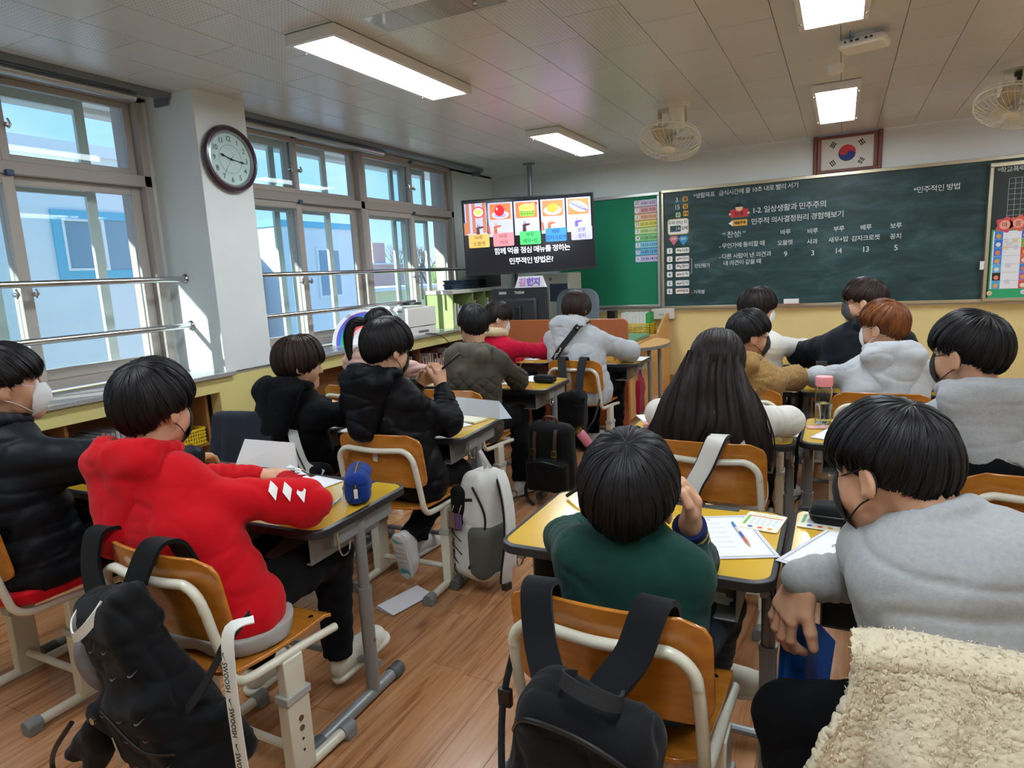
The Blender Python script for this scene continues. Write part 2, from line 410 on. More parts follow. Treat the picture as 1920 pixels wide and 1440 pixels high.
# ---- windows (kind structure): outer frame, transom, sliding sashes with panes, second outer layer
def window(name, y0, y1):
    wn = empty(name, (-4.1, (y0+y1)/2, 0.86), kind='structure'); z0, zt, z1 = 0.875, 2.10, 2.61
    def at(o): o.parent = wn; o.matrix_parent_inverse = Matrix.Translation(-wn.location); return o
    b = MB()
    b.box(-4.17, -4.02, y0, y0+0.05, z0, z1); b.box(-4.17, -4.02, y1-0.05, y1, z0, z1)
    b.box(-4.17, -4.02, y0, y1, z0, z0+0.05); b.box(-4.17, -4.02, y0, y1, z1-0.03, z1)
    b.box(-4.17, -4.02, y0, y1, zt-0.035, zt+0.035)
    b.box(-4.30, -4.17, y0-0.0, y0+0.03, z0, z1); b.box(-4.30, -4.17, y1-0.03, y1, z0, z1); b.box(-4.30, -4.17, y0, y1, z0, z0+0.03)
    ym = (y0+y1)/2; b.box(-4.17, -4.02, ym-0.028, ym+0.028, z0, z1)
    at(b.obj('window_frame', m_frame, bv=0.003))
    p = (y1 - y0) / 4
    for (za, zb, sw) in ((z0+0.05, zt-0.035, 0.062), (zt+0.035, z1-0.03, 0.045)):
        for k in range(4):
            a, c = y0 + p*k + (0.03 if k in (0, 2) else 0) - (0.03 if k in (1, 3) else 0), y0 + p*(k+1) + (0.03 if k in (0, 2) else 0) - (0.03 if k in (1, 3) else 0)
            if k == 0: a = y0 + 0.05
            if k == 3: c = y1 - 0.05
            if k == 1: c = ym - 0.028
            if k == 2: a = ym + 0.028
            xo = -4.055 if k % 2 == 0 else -4.10
            s = MB(); s.box(xo-0.02, xo+0.02, a, a+sw, za, zb); s.box(xo-0.02, xo+0.02, c-sw, c, za, zb)
            s.box(xo-0.02, xo+0.02, a+sw, c-sw, za, za+sw); s.box(xo-0.02, xo+0.02, a+sw, c-sw, zb-sw*0.8, zb)
            at(s.obj('sash', m_sash, bv=0.004))
            at(MB().box(xo-0.003, xo+0.003, a+sw-0.008, c-sw+0.008, za+sw-0.008, zb-sw*0.8+0.008).obj('pane', m_glass))
            # outer layer, pale aluminium, offset so that its stiles show through the inner pane
            oa, oc = a + (0.20 if k % 2 == 0 else -0.06), c + (0.06 if k % 2 == 0 else -0.20)
            oa = max(oa, y0+0.03); oc = min(oc, y1-0.03)
            s = MB(); so = 0.060; xo2 = -4.24 if k % 2 else -4.205
            s.box(xo2-0.014, xo2+0.014, oa, oa+so, za, zb); s.box(xo2-0.014, xo2+0.014, oc-so, oc, za, zb)
            s.box(xo2-0.014, xo2+0.014, oa+so, oc-so, za-0.02, za+so-0.01); s.box(xo2-0.014, xo2+0.014, oa+so, oc-so, zb-so, zb)
            at(s.obj('outer_sash', m_osash, bv=0.002))
            at(MB().box(xo2-0.002, xo2+0.002, oa+so-0.006, oc-so+0.006, za, zb-so+0.006).obj('outer_pane', m_glass))
        for yy in (y0 + p, y0 + 3*p):
            for s_ in (-0.07, 0.03):
                zz = za + (zb-za)*0.42 if za > 2 else 1.42
                h = MB(); h.lathe([(0.012,0),(0.014,0.012),(0.009,0.03)], 10, Matrix.Translation((-4.035, yy+s_, zz)) @ Matrix.Rotation(PI/2,4,'Y'))
                h.tube([(-4.012, yy+s_, zz-0.02),(-4.004, yy+s_+0.01, zz),(-4.010, yy+s_, zz+0.03)], 0.006, 8)
                at(h.obj('latch', m_chrome))
            at(MB().box(-4.035,-4.005,yy-0.02,yy+0.02,zb-0.01,zb+0.02).obj('stopper', m_bluelatch, bv=0.004))
    return wn
window('window_1', -0.40, 2.95)
window('window_2', 3.45, 6.72)

# guard rails
def rail(label, z, y0, y1, ends, post=None):
    t = empty('guard_rail', (-3.88, (y0+y1)/2, z), label=label, cat='handrail'); inv = Matrix.Translation(-t.location)
    def at(o): o.parent = t; o.matrix_parent_inverse = inv; return o
    pts = [(-3.88, y0, z), (-3.88, y1, z)]
    if ends[1] == 'bend': pts = [(-3.88, y0, z), (-3.88, y1-0.06, z), (-3.885, y1-0.02, z), (-3.91, y1, z), (-4.05, y1+0.01, z)]
    at(MB().tube(pts, 0.019, 14).obj('rail', m_chrome))
    for k, yy in ((0, y0), (1, y1)):
        if ends[k] == 'flange':
            s = -1 if k else 1
            at(MB().lathe([(0.034,0),(0.034,0.006),(0.026,0.016),(0.019,0.02)], 18, Matrix.Translation((-3.88, yy, z)) @ Matrix.Rotation(-s*PI/2,4,'X')).obj('flange', m_chrome))
    if post:
        at(MB().tube([(-3.88, post, z), (-3.88, post, z-0.30)], 0.012, 10).obj('post', m_chrome))
rail('upper chrome guard rail across the left window, ending on the clock pillar', 1.474, -0.40, 2.996, ('', 'flange'))
rail('lower chrome guard rail across the left window above the granite sill', 1.167, -0.40, 2.996, ('', 'flange'))
rail('upper chrome guard rail across the far window behind the television', 1.482, 3.396, 6.90, ('flange', 'bend'), 5.75)
rail('lower chrome guard rail across the far window beside the printer', 1.17, 3.396, 5.60, ('flange', ''))

# roller blinds rolled up along the ceiling
def blind(label, y0, y1, yt):
    t = empty('roller_blind', (-3.86, (y0+y1)/2, 2.58), label=label, cat='blind'); inv = Matrix.Translation(-t.location)
    def at(o): o.parent = t; o.matrix_parent_inverse = inv; return o
    at(MB().box(-3.90, -3.80, y0, y1, 2.595, 2.619).box(-3.80,-3.792,y0,y1,2.585,2.619).obj('track', m_alud, bv=0.002))
    at(MB().tube([(-3.875, y0+0.02, 2.566), (-3.875, yt, 2.566)], 0.026, 16).obj('roll', m_alu))
    at(MB().box(-3.93, -3.82, y1-0.02, y1, 2.55, 2.60).obj('end_bracket', m_alud))
blind('grey roller blind rolled up above the left window', -0.4, 2.99, 2.80)
blind('grey roller blind rolled up above the far window', 3.40, 7.05, 5.25)

# ================================================================== OUTSIDE
m_ext = mat('render_pale_blue', '#eef0ee', 0.85, noise=(1.5, 0.06)); m_extb = mat('render_white', '#f0efec', 0.85)
m_cyan = mat('paint_cyan', '#78c0d6', 0.7); m_gl = mat('far_glass', '#8fa6b4', 0.15)
m_pink = mat('render_pink', '#e0b8ae', 0.8); m_yelb = mat('render_cream', '#e8d9a8', 0.8); m_soff = mat('soffit_white', '#d9d6d2', 0.8)
m_gnd = mat('yard_ground', '#d2cdc2', 0.9, noise=(0.5, 0.15)); m_green = mat('leaf_dull', '#6f8a58', 0.8); m_bark = mat('bark', '#8a7d70', 0.9)
m_grate = mat('grey_panel', '#8e8d90', 0.8, noise=(40, 0.2))
struct(MB().box(-120, -4.4, -60, 140, -3.4, -3.3).obj('ground', m_gnd))
# eave over the windows
struct(MB().box(-5.25, -4.3, -6, 12, 2.82, 3.0).box(-5.40,-5.25,-6,12,2.78,3.05).obj('trim_2', m_soff, bv=0.01))
b = empty('school_wing', (-9, 3, -3.3), label='pale blue school wing with a cyan framed window beyond the left window', cat='building'); inv = Matrix.Translation(-b.location)
def atb(o): o.parent = b; o.matrix_parent_inverse = inv; return o
atb(MB().box(-16, -8.5, -8, 7.6, -3.3, 3.10).obj('wall', m_ext)); atb(MB().box(-16, -8.42, -8, 7.68, 3.10, 3.24).obj('parapet', m_extb))
for yy in (4.83, 1.2):
    f = atb(MB().box(-8.5,-8.46,yy,yy+1.30,1.60,1.70).box(-8.5,-8.46,yy,yy+1.30,2.33,2.43).box(-8.5,-8.46,yy,yy+0.10,1.70,2.33).box(-8.5,-8.46,yy+1.2,yy+1.3,1.70,2.33).obj('window_surround', m_cyan))
    g = atb(MB().box(-8.5,-8.475,yy+0.10,yy+1.2,1.70,2.33).obj('window_glass', m_gl))
    atb(MB().box(-8.475,-8.45,yy+0.10,yy+0.62,1.70,1.73).box(-8.475,-8.45,yy+0.1,yy+0.62,2.30,2.33).box(-8.475,-8.45,yy+0.1,yy+0.13,1.73,2.30).box(-8.475,-8.45,yy+0.58,yy+0.62,1.73,2.30).obj('window_sash', m_extb))
b = empty('classroom_block', (-14, 13, -3.3), label='white and pale blue block with a cyan roof band beyond the far window', cat='building'); inv = Matrix.Translation(-b.location)
atb(MB().box(-20, -12, 11.9, 14.8, -3.3, 2.78).obj('wall', m_ext)); atb(MB().box(-20,-11.95,11.85,14.85,2.78,2.93).obj('roof_band', m_cyan))
atb(MB().box(-20, -13.6, 9.0, 11.9, -3.3, 2.98).obj('side_wall', m_extb))
g = atb(MB().box(-12.0,-11.96,13.1,14.0,1.0,2.3).obj('window_surround', m_extb)); atb(MB().box(-11.98,-11.95,13.18,13.92,1.08,2.22).obj('window_glass', m_gl))
atb(MB().box(-13.6,-12.6,9.3,11.8,-3.3,1.9).obj('annex', m_grate))
b = empty('pink_house', (-26, 33, -3.3), label='small pink house on the skyline beyond the far window', cat='building'); inv = Matrix.Translation(-b.location)
atb(MB().box(-30,-25,31.4,36,-3.3,2.3).obj('wall', m_pink)); atb(MB().box(-29,-25.2,32.4,33.6,2.3,3.62).obj('stair_tower', m_pink)); atb(MB().box(-30.1,-24.9,31.3,36.1,2.3,2.4).obj('roof', m_extb))
b = empty('cream_house', (-24, 26, -3.3), label='cream walled low building below the pink house', cat='building'); inv = Matrix.Translation(-b.location)
atb(MB().box(-24,-18,22,30,-3.3,0.9).obj('wall', m_yelb)); atb(MB().box(-24.1,-17.9,21.9,30.1,0.9,1.05).obj('roof', m_extb))
b = empty('grey_house', (-40, 50, -3.3), label='distant grey blue rooftops on the skyline', cat='building'); inv = Matrix.Translation(-b.location)
atb(MB().box(-44,-36,40,56,-3.3,2.2).obj('wall', m_soff)); atb(MB().box(-44.2,-35.8,39.8,56.2,2.2,2.5).obj('roof', m_cyan))
# bare tree
t = empty('bare_tree', (-26.4, 40.0, -3.3), label='bare branching tree beyond the far window', cat='tree'); tb = MB(); rr = random.Random(3)
def branch(p, d, l, r, n):
    q = p + d*l; tb.tube([p, (p+q)/2 + Vector((rr.uniform(-.1,.1),)*3)*l*0.2, q], [r, r*.8, r*.6], 5)
    if n == 0: return
    for k in range(4 if n > 2 else 3):
        branch(p + d*l*rr.uniform(.6, 1), (d + Vector((rr.uniform(-.7,.7), rr.uniform(-.7,.7), rr.uniform(-.1,.5)))).normalized(), l*0.66, r*.55, n-1)
branch(Vector((0,0,0)), Vector((0,0,1)), 3.2, .16, 5)
tb.obj('trunk', m_bark, t)
for (x, y, s_) in ((-16, 30, .9), (-22, 38, 1.1), (-27, 43, 1.2)):
    bush = bpy.data.meshes.new('bush'); bm = bmesh.new(); bmesh.ops.create_icosphere(bm, subdivisions=3, radius=s_)
    for v in bm.verts: v.co *= 1 + 0.15*rnd.uniform(-1, 1)
    bm.to_mesh(bush); bm.free(); bo = link('bush', bush, m_green, loc=(x, y, 1.2)); MB().tube([(0,0,-4.5),(0,0,-0.3)],0.12,8).obj('trunk', m_bark, bo)
for k, o in enumerate([o for o in COL.objects if o.name.startswith('bush')]):
    tag(o, ['small dull green bush left of the pink house', 'dull green bush in front of the pink house', 'dull green bush beside the bare tree'][k], 'bush')
# ================================================================== CEILING LAMPS
m_lamp = mat('lamp_diffuser', (0.84, 0.94, 1.0), 0.4, emit=LAMP)
m_lampf = mat('lamp_frame', '#e4e4e2', 0.35)
def lamp(x0, x1, y0, y1, label):
    t = empty('ceiling_lamp', ((x0+x1)/2, (y0+y1)/2, 2.62), label=label, cat='ceiling light', group='LED ceiling lamps')
    w, h = (x1-x0)/2, (y1-y0)/2
    b = MB(); b.box(-w,w,-h,-h+0.028,-0.055,0).box(-w,w,h-0.028,h,-0.055,0).box(-w,-w+0.028,-h+0.028,h-0.028,-0.055,0).box(w-0.028,w,-h+0.028,h-0.028,-0.055,0).box(-w,w,-h,h,-0.006,0)
    b.obj('frame', m_lampf, t, bv=0.002)
    MB().box(-w+0.03,w-0.03,-h+0.03,h-0.03,-0.050,-0.040).obj('diffuser', m_lamp, t)
    for s in (-1,1):
        for q in (-0.5,0.5): MB().lathe([(0.006,0),(0.006,0.004)],8,Matrix.Translation((s*(w-0.01),q*2*h*0.8,-0.06))).obj('clip', m_chrome, t)
lamp(-2.50,-2.19,2.66,3.98,'long white ceiling lamp nearest the window wall, largest of the lamps in view')
lamp(-2.50,-2.19,5.47,6.78,'white ceiling lamp left of the fan, near the television pole')
lamp(-0.235,0.085,2.70,4.00,'white ceiling lamp cut by the top edge, above the router')
lamp(-0.235,0.085,5.45,6.75,'square looking ceiling lamp straight above the framed flag')
lamp(2.05,2.36,2.70,4.00,'white ceiling lamp on the far right, outside the picture'); lamp(2.05,2.36,5.45,6.75,'white ceiling lamp on the far right near the board, outside the picture')
lamp(-2.50,-2.19,-0.1,1.2,'white ceiling lamp behind the camera on the window side'); lamp(-0.235,0.085,-0.1,1.2,'white ceiling lamp straight behind the camera'); lamp(2.05,2.36,-0.1,1.2,'white ceiling lamp behind the camera on the right')

# ================================================================== CEILING FANS
m_wire = mat('fan_wire', '#e3dcc2', 0.4); m_blade = mat('fan_blade', '#b3a58e', 0.4); m_motor = mat('fan_motor', '#a39a8c', 0.4)
def fan(x, y, label, tilt=(-0.40, 0.06)):
    t = empty('ceiling_fan', (x, y, 2.62), label=label, cat='fan', group='oscillating ceiling fans')
    b = MB()
    for a0 in (0.5, 2.6, 4.7):
        P = []
        for k in range(10): P.append((0.118*math.cos(a0+k*0.12), 0.118*math.sin(a0+k*0.12)))
        P += [(p[0]*0.93, p[1]*0.93) for p in P[::-1]]
        b.prism(P, -0.205, -0.03)
    b.lathe([(0.125,-0.045),(0.127,0.0),(0.0,0.0)], 32)
    b.obj('mount_bracket', m_ivory, t)
    MB().lathe([(0.0,-0.05),(0.03,-0.055),(0.03,-0.08),(0.012,-0.085),(0.012,-0.15),(0,-0.15)],16).obj('ball_joint', m_dgrey, t)
    T = Matrix.Translation((0,-0.02,-0.155)) @ Matrix.Rotation(tilt[0],4,'X') @ Matrix.Rotation(tilt[1],4,'Y')
    MB().lathe([(0.0,0.03),(0.04,0.025),(0.062,-0.01),(0.066,-0.05),(0.05,-0.075),(0.0,-0.08)],24,T).obj('motor', m_ivory, t)
    MB().lathe([(0.024,-0.08),(0.03,-0.12),(0.026,-0.165),(0.0,-0.17)],20,T).obj('hub', m_motor, t)
    for k in range(3):
        V=[];F=[]
        for i in range(9):
            r = 0.03+0.165*i/8; wd = (0.03+0.12*math.sin(PI*min(1,(i+1.5)/9.2)))*0.95
            for j in range(7):
                q = (j/6-0.5); a = 2*PI*k/3 + q*wd/max(r,0.06); rr_=r*(1-0.10*abs(q*2)**2)
                V.append(T @ Vector((rr_*math.cos(a), rr_*math.sin(a), -0.125+0.05*q)))
        for i in range(8):
            for j in range(6): F.append((i*7+j,i*7+j+1,(i+1)*7+j+1,(i+1)*7+j))
        o = MB().add(V,F).obj('blade', m_blade, t); s_=o.modifiers.new('thick','SOLIDIFY'); s_.thickness=0.003
    # wire guard
    g = MB(); zr = -0.125
    ring = lambda r,z: [T @ Vector((r*math.cos(2*PI*k/40), r*math.sin(2*PI*k/40), z)) for k in range(40)]
    g.tube(ring(0.232,zr),0.0036,6,closed=True); g.tube(ring(0.225,zr-0.045),0.0022,5,closed=True); g.tube(ring(0.222,zr+0.03),0.0022,5,closed=True); g.tube(ring(0.15,zr+0.058),0.002,5,closed=True)
    g.obj('guard_ring', m_wire, t)
    g = MB()
    for k in range(44):
        a=2*PI*k/44; pr=[(0.07,-0.035),(0.13,-0.055),(0.20,-0.085),(0.232,zr)]
        g.tube([T@Vector((r*math.cos(a),r*math.sin(a),z)) for r,z in smooth2(pr)],0.0011,4)
    for k in range(36):
        a=2*PI*k/36; 
        pr=[(0.232,zr,0),(0.226,zr-0.045,0.02),(0.17,zr-0.085,0.10),(0.10,zr-0.095,0.24),(0.045,zr-0.085,0.34)]
        g.tube([T@Vector((r*math.cos(a+q),r*math.sin(a+q),z)) for r,z,q in pr],0.0017,4)
    o=g.obj('guard_wires', m_wire, t); o['kind']='stuff'
    MB().lathe([(0.0,zr-0.098),(0.035,zr-0.098),(0.05,zr-0.088),(0.045,zr-0.075),(0.0,zr-0.07)],28,T).obj('centre_cap', m_ivory, t)
    MB().tube([(0.0,-0.10,-0.03),(0.0,-0.105,-0.2)],0.0025,6).tube([(0.1,0.03,-0.03),(0.1,0.03,-0.19)],0.004,6).obj('pull_cord', m_ivory, t)
def smooth2(pr):
    P=smoothpath([(a,0,b) for a,b in pr],3); return [(p.x,p.z) for p in P]
fan(-1.20, 5.35, 'cream ceiling fan in a wire cage left of the square lamp')
fan(1.03, 5.75, 'cream ceiling fan in a wire cage cut by the right picture edge', (-0.36, 0.22))

# wireless router, detector, air conditioner
t = empty('wireless_router', (0.075, 4.43, 2.62), R(-14), 'flat white wireless router hanging under the ceiling, blue cable plugged in', 'router')
MB().lathe([(0.05,-0.03),(0.055,0)],20).obj('mount', m_white, t)
MB().prism(roundpoly(0.235,0.19,0.03),-0.075,-0.03).obj('case', m_white, t, bv=0.014, bs=4)
for k,(x_,w_,c_) in enumerate(((-0.075,0.008,m_black),(-0.045,0.016,m_dgrey),(-0.015,0.018,m_bluelatch),(0.03,0.014,m_dgrey),(0.055,0.014,m_bluelatch))):
    MB().box(x_-w_/2,x_+w_/2,-0.0985,-0.094,-0.052,-0.042).obj('port', c_, t)
MB().tube([(-0.045,-0.10,-0.047),(-0.047,-0.12,-0.045),(-0.045,-0.125,0.0)],0.0025,6).obj('cable', mat('blue_cable','#2a62a8',0.4), t)
tag(MB().lathe([(0.0,-0.055),(0.03,-0.055),(0.034,-0.045),(0.048,-0.04),(0.052,-0.01),(0.054,0)],28).obj('smoke_detector', m_white, loc=(-0.075,5.02,2.62)), 'round white smoke detector on the ceiling beside the square lamp','detector')
t = empty('air_conditioner', (-1.20, 1.78, 2.62), 0, 'cream rounded ceiling unit at the very top of the picture', 'air conditioner')
MB().prism(roundpoly(0.80,0.62,0.2,10),-0.20,-0.02).obj('casing', mat('ac_cream','#d8cdb4',0.35), t, bv=0.05, bs=6)
for k,(x0,y0,x1,y1,l) in enumerate(((-1.62,2.14,-1.10,2.30,'clear acrylic wind deflector hanging left of the cream ceiling unit'),(-1.02,2.16,-0.40,2.26,'narrow clear acrylic wind deflector hanging right of the cream ceiling unit'))):
    t = empty('wind_deflector', (x0,y0,2.36), 0, l, 'deflector')
    MB().box(0,x1-x0,0,y1-y0,0,0.004).obj('sheet', m_acryl, t)
    hx = (x1-x0)*(0.86 if k==0 else 0.18)
    MB().tube([(hx,0.05,0.26),(hx,0.05,0.0)],0.004,8).lathe([(0.008,0),(0.009,0.012),(0.005,0.03)],10,Matrix.Translation((hx,0.05,-0.03))).obj('hook', m_chrome, t)

# ================================================================== CLOCK
m_ck = mat('clock_case', '#3a2335', 0.25, coat=0.4); m_face = mat('clock_face', '#dfe3dc', 0.5); m_ink = mat('ink_black', '#15171a', 0.6); m_grey = mat('print_grey', '#8c9094', 0.6)
t = empty('wall_clock', (-3.608, 3.215, 2.225), 0, 'round wall clock with dark plum rim on the pillar between the windows', 'clock')
T = Matrix.Rotation(PI/2,4,'Y'); CK = T
MB().lathe([(0.195,0.0),(0.21,0.012),(0.212,0.028),(0.20,0.046),(0.185,0.048),(0.176,0.036),(0.174,0.02)],56,T,cap=False).obj('case', m_ck, t)
MB().lathe([(0.176,0.037),(0.168,0.040),(0.160,0.026)],56,T,cap=False).obj('inner_ring', m_alu, t)
MB().lathe([(0.0,0.0),(0.178,0.0),(0.178,0.022),(0.0,0.022)],56,T,cap=False).obj('dial', m_face, t)
# dial frame: local x -> world +y, local y -> world z, facing +x
DF = Matrix(((0,0,1,0.0235),(1,0,0,0),(0,1,0,0),(0,0,0,1)))
for k in range(1,13):
    a = R(90-30*k); text('numeral', str(k), 0.047, DF @ Matrix.Translation((0.128*math.cos(a),0.128*math.sin(a),0)), m_ink, t, ext=0.0003, space=0.85)
MB().tube([DF@Vector((0.09*math.cos(2*PI*k/48),0.09*math.sin(2*PI*k/48),0)) for k in range(48)],0.0008,4,closed=True).obj('dial_circle', m_grey, t)
def hand(name,deg,l,tail,w_,z,m_):
    P=[(-w_/2,-tail),(w_/2,-tail),(w_*0.3,l*0.55),(w_,l*0.72),(0,l),(-w_,l*0.72),(-w_*0.3,l*0.55)]
    MB().prism(P,z,z+0.001,DF @ Matrix.Rotation(-R(deg),4,'Z')).obj(name,m_,t)
hand('hour_hand',288,0.088,0.02,0.009,0.003,m_ink); hand('minute_hand',98,0.118,0.025,0.006,0.005,m_ink); hand('second_hand',214,0.11,0.04,0.0015,0.007,m_ink)
MB().lathe([(0.006,0),(0.006,0.01)],12,Matrix.Translation((0.0235,0,0))@T).obj('hub', m_ink, t)
MB().lathe([(0.0,0.0385),(0.172,0.0385),(0.172,0.0395),(0.0,0.0395)],56,T,cap=False).obj('cover_glass', m_glass, t)

# ================================================================== TELEVISION
def em(name, c, s=1.0):
    s *= 0.34
    return mat('scr_'+name, c, 0.3, emit=s, spec=0.3)
tvw, tvh = 1.40, 0.80
t = empty('television', (-3.00, 6.53, 1.80), 0, 'large flat television hung from a ceiling pole, showing a lesson slide', 'television')
t.rotation_euler = (R(-2), R(-0.6), R(23))
MB().prism(roundpoly(tvw,tvh,0.006,2),0.0,0.045,Matrix.Rotation(PI/2,4,'X')@Matrix.Translation((0,0,-0.045))).obj('case', m_black, t, bv=0.003)
MB().box(-0.35,0.35,0.045,0.09,-0.25,0.25).obj('rear_cover', m_black, t, bv=0.02)
m_scr = mat('scr_black','#0b0c10',0.15,spec=0.5); m_scr.node_tree.nodes['Principled BSDF'].inputs['Emission Color'].default_value=hexc('#0c0d12'); m_scr.node_tree.nodes['Principled BSDF'].inputs['Emission Strength'].default_value=1
scr = MB().box(-tvw/2+0.012,tvw/2-0.012,-0.0015,0.0,-tvh/2+0.022,tvh/2-0.012).obj('screen', m_scr, t)
SFm = Matrix.Rotation(PI/2,4,'X')    # local XY -> TV plane facing -Y
def S(u,v): return ((u-0.5)*tvw, (0.5-v)*tvh)
lay=[0.002]
def sp(poly, c, name='picture_shape', z=None, s=1.0):
    lay[0]+=0.00006; zz = z or lay[0]
    P=[(p[0],p[1]) for p in poly]
    V=[SFm @ Vector((p[0],p[1],zz)) for p in P]
    return MB().add(V,[tuple(range(len(V)))]).obj(name, em(c,c,s), scr, smooth=0)
def rect(u0,v0,u1,v1,r=0.0):
    a=S(u0,v0); b_=S(u1,v1)
    return roundpoly(abs(b_[0]-a[0]),abs(b_[1]-a[1]),max(r,1e-4),3,(a[0]+b_[0])/2,(a[1]+b_[1])/2)
def ell(u,v,ru,rv,n=24,rot=0):
    c_=S(u,v); return [(c_[0]+ru*math.cos(2*PI*k/n)*math.cos(rot)-rv*math.sin(2*PI*k/n)*math.sin(rot), c_[1]+ru*math.cos(2*PI*k/n)*math.sin(rot)+rv*math.sin(2*PI*k/n)*math.cos(rot)) for k in range(n)]
LAV='#b9bdf2'; ORG='#f0784a'
sp(rect(0.02,0.05,0.185,0.46),LAV); 
for u in (0.03,0.075,0.155): sp(rect(u,0.05,u+0.026,0.44),'#c07a5a')
sp(rect(0.01,0.30,0.03,0.46),'#c07a5a')
sp(ell(0.125,0.17,0.066,0.062),'#d8505a'); sp(ell(0.125,0.17,0.052,0.046),'#f4e2dc'); sp(ell(0.125,0.17,0.04,0.030),'#c9d86a')
for (a_,b_) in ((0.20,0.385),(0.398,0.585),(0.60,0.782),(0.793,0.975)):
    sp(rect(a_,0.06,b_,0.50),LAV); sp(rect(a_+0.012,0.075,b_-0.012,0.28,0.01),ORG)
sp(ell(0.292,0.22,0.092,0.042),LAV); sp(ell(0.292,0.225,0.06,0.024),'#9aa0e0'); sp(ell(0.287,0.165,0.052,0.058),'#e01f28'); sp(ell(0.268,0.14,0.008,0.016),'#f7e6e0'); sp(rect(0.290,0.085,0.294,0.115),'#6b2a1a')
sp([S(0.435,0.15),S(0.555,0.15),S(0.545,0.26),S(0.445,0.26)],'#8cc04a'); sp(ell(0.495,0.15,0.084,0.042),'#f3df8a'); sp(ell(0.495,0.145,0.068,0.028),'#e9b84e'); sp(ell(0.53,0.115,0.045,0.012,16,0.35),'#f0d27a'); sp(ell(0.50,0.125,0.05,0.012,16,0.2),'#f0d27a'); sp(ell(0.568,0.10,0.014,0.012),'#d8303a')
for q in (0.455,0.475,0.495,0.515,0.535): sp(rect(q,0.175,q+0.003,0.255),'#3f7a35')
for q in (0.195,0.225): sp(rect(0.442,q,0.549,q+0.006),'#3f7a35')
sp(ell(0.69,0.205,0.095,0.048),LAV); sp(ell(0.69,0.21,0.07,0.03),'#9aa0e0'); sp(ell(0.69,0.175,0.062,0.045,24,0.12),'#e69a3a')
sp(ell(0.885,0.175,0.10,0.052,24,-0.35),'#c9cdf6'); sp(ell(0.885,0.17,0.112,0.018,24,-0.5),'#6a66a8'); sp(ell(0.875,0.155,0.09,0.007,24,-0.5),'#a6a4d8')
# simple animal silhouettes under the plates (plain stand-ins)
for (u,c_,fl) in ((0.10,'#5a3a34',0),(0.235,'#b5643c',1),(0.455,'#4a2c30',0),(0.645,'#b5643c',1),(0.85,'#6a52a8',0)):
    sp(ell(u+0.03,0.37,0.045,0.012,12,0.15),c_); sp([S(u+0.005,0.37),S(u+0.025,0.36),S(u+0.03,0.47),S(u+0.0,0.47)],c_)
    for d in (0.01,0.022): sp([S(u+d,0.36),S(u+d+0.006,0.36),S(u+d+0.004,0.30)],c_)
    if fl: sp([S(u-0.045,0.35),S(u-0.03,0.35),S(u-0.022,0.46),S(u-0.04,0.46)],c_)
labs=(('바루','오믈렛',0.04,'#e8b660',0.0),('비루','사과',0.228,'#f08a92',0.0),('부루','새우+밥',0.432,'#4fc86e',0.0),('베루','감자크로켓',0.628,'#3f86e0',0.0),('보루','꽁치',0.822,'#a9a6e0',0.0))
for (a_,b_,u,c_,_) in labs:
    v0=0.455-0.02*(u>0.5); sp(rect(u,v0,u+0.158,v0+0.175,0.012),c_,'caption_card')
    for (tx,dv) in ((a_,0.045),(b_,0.125)):
        c0=S(u+0.079,v0+dv); text('caption',tx,0.052,SFm@Matrix.Translation((c0[0],c0[1],lay[0]+0.0006)),em('#2a2a30','#2a2a30'),scr,ext=0.0001,space=0.85)
m_wt = em('#f2f4fa','#f2f4fa')
for (tx,u,v) in (('함께 먹을 점심 메뉴를 정하는',0.52,0.695),('민주적인 방법은?',0.51,0.835)):
    c0=S(u,v); text('slide_text',tx,0.074,SFm@Matrix.Translation((c0[0],c0[1],0.003)),m_wt,scr,ext=0.0001,bold=0.001,space=0.85)
t2 = empty('ceiling_pole', (-3.22,7.10,2.62), 0, 'grey steel ceiling pole that carries the television', 'pole')
MB().lathe([(0.07,-0.008),(0.07,0)],24).lathe([(0.028,-0.62),(0.028,-0.008)],16).lathe([(0.022,-0.9),(0.022,-0.62)],16).obj('post', m_alud, t2)
MB().box(-0.03,0.03,-0.42,0.02,-0.84,-0.80).box(-0.20,0.25,-0.44,-0.41,-1.0,-0.65).obj('bracket', m_black, t2)
for k in range(3): MB().lathe([(0.006,0),(0.006,0.008)],8,Matrix.Translation((0.0,-0.028,-0.15-0.12*k))@Matrix.Rotation(PI/2,4,'X')).obj('bolt', m_chrome, t2)

# ================================================================== FLAG
m_wood_r = mat('frame_mahogany','#7e3f33',0.35,noise=(30,0.2,(1,1,6)),coat=0.3); m_flagw = mat('flag_cloth','#dcdbd6',0.7)
t = empty('framed_flag',(0.012,7.74,2.432),0,'framed flag with red and blue circle above the chalkboard','picture frame')
t.rotation_euler=(R(5),0,0)
b=MB(); b.box(-0.31,0.31,-0.03,-0.005,0.148,0.178).box(-0.31,0.31,-0.03,-0.005,-0.178,-0.150).box(-0.27,-0.235,-0.03,-0.005,-0.15,0.15).box(0.235,0.27,-0.03,-0.005,-0.15,0.15)
b.tube([(-0.292,-0.022,-0.185),(-0.292,-0.022,0.185)],0.02,14).tube([(0.292,-0.022,-0.185),(0.292,-0.022,0.185)],0.02,14).obj('frame', m_wood_r, t, bv=0.003)
MB().box(-0.236,0.236,-0.016,-0.006,-0.152,0.152).obj('flag_field', m_flagw, t)
FF=Matrix.Translation((0,-0.0165,0))@Matrix.Rotation(PI/2,4,'X')
m_fr=mat('flag_red','#c8323c',0.6); m_fb=mat('flag_blue','#1f3c86',0.6)
Rr=0.079; a0=-math.atan2(2,3)
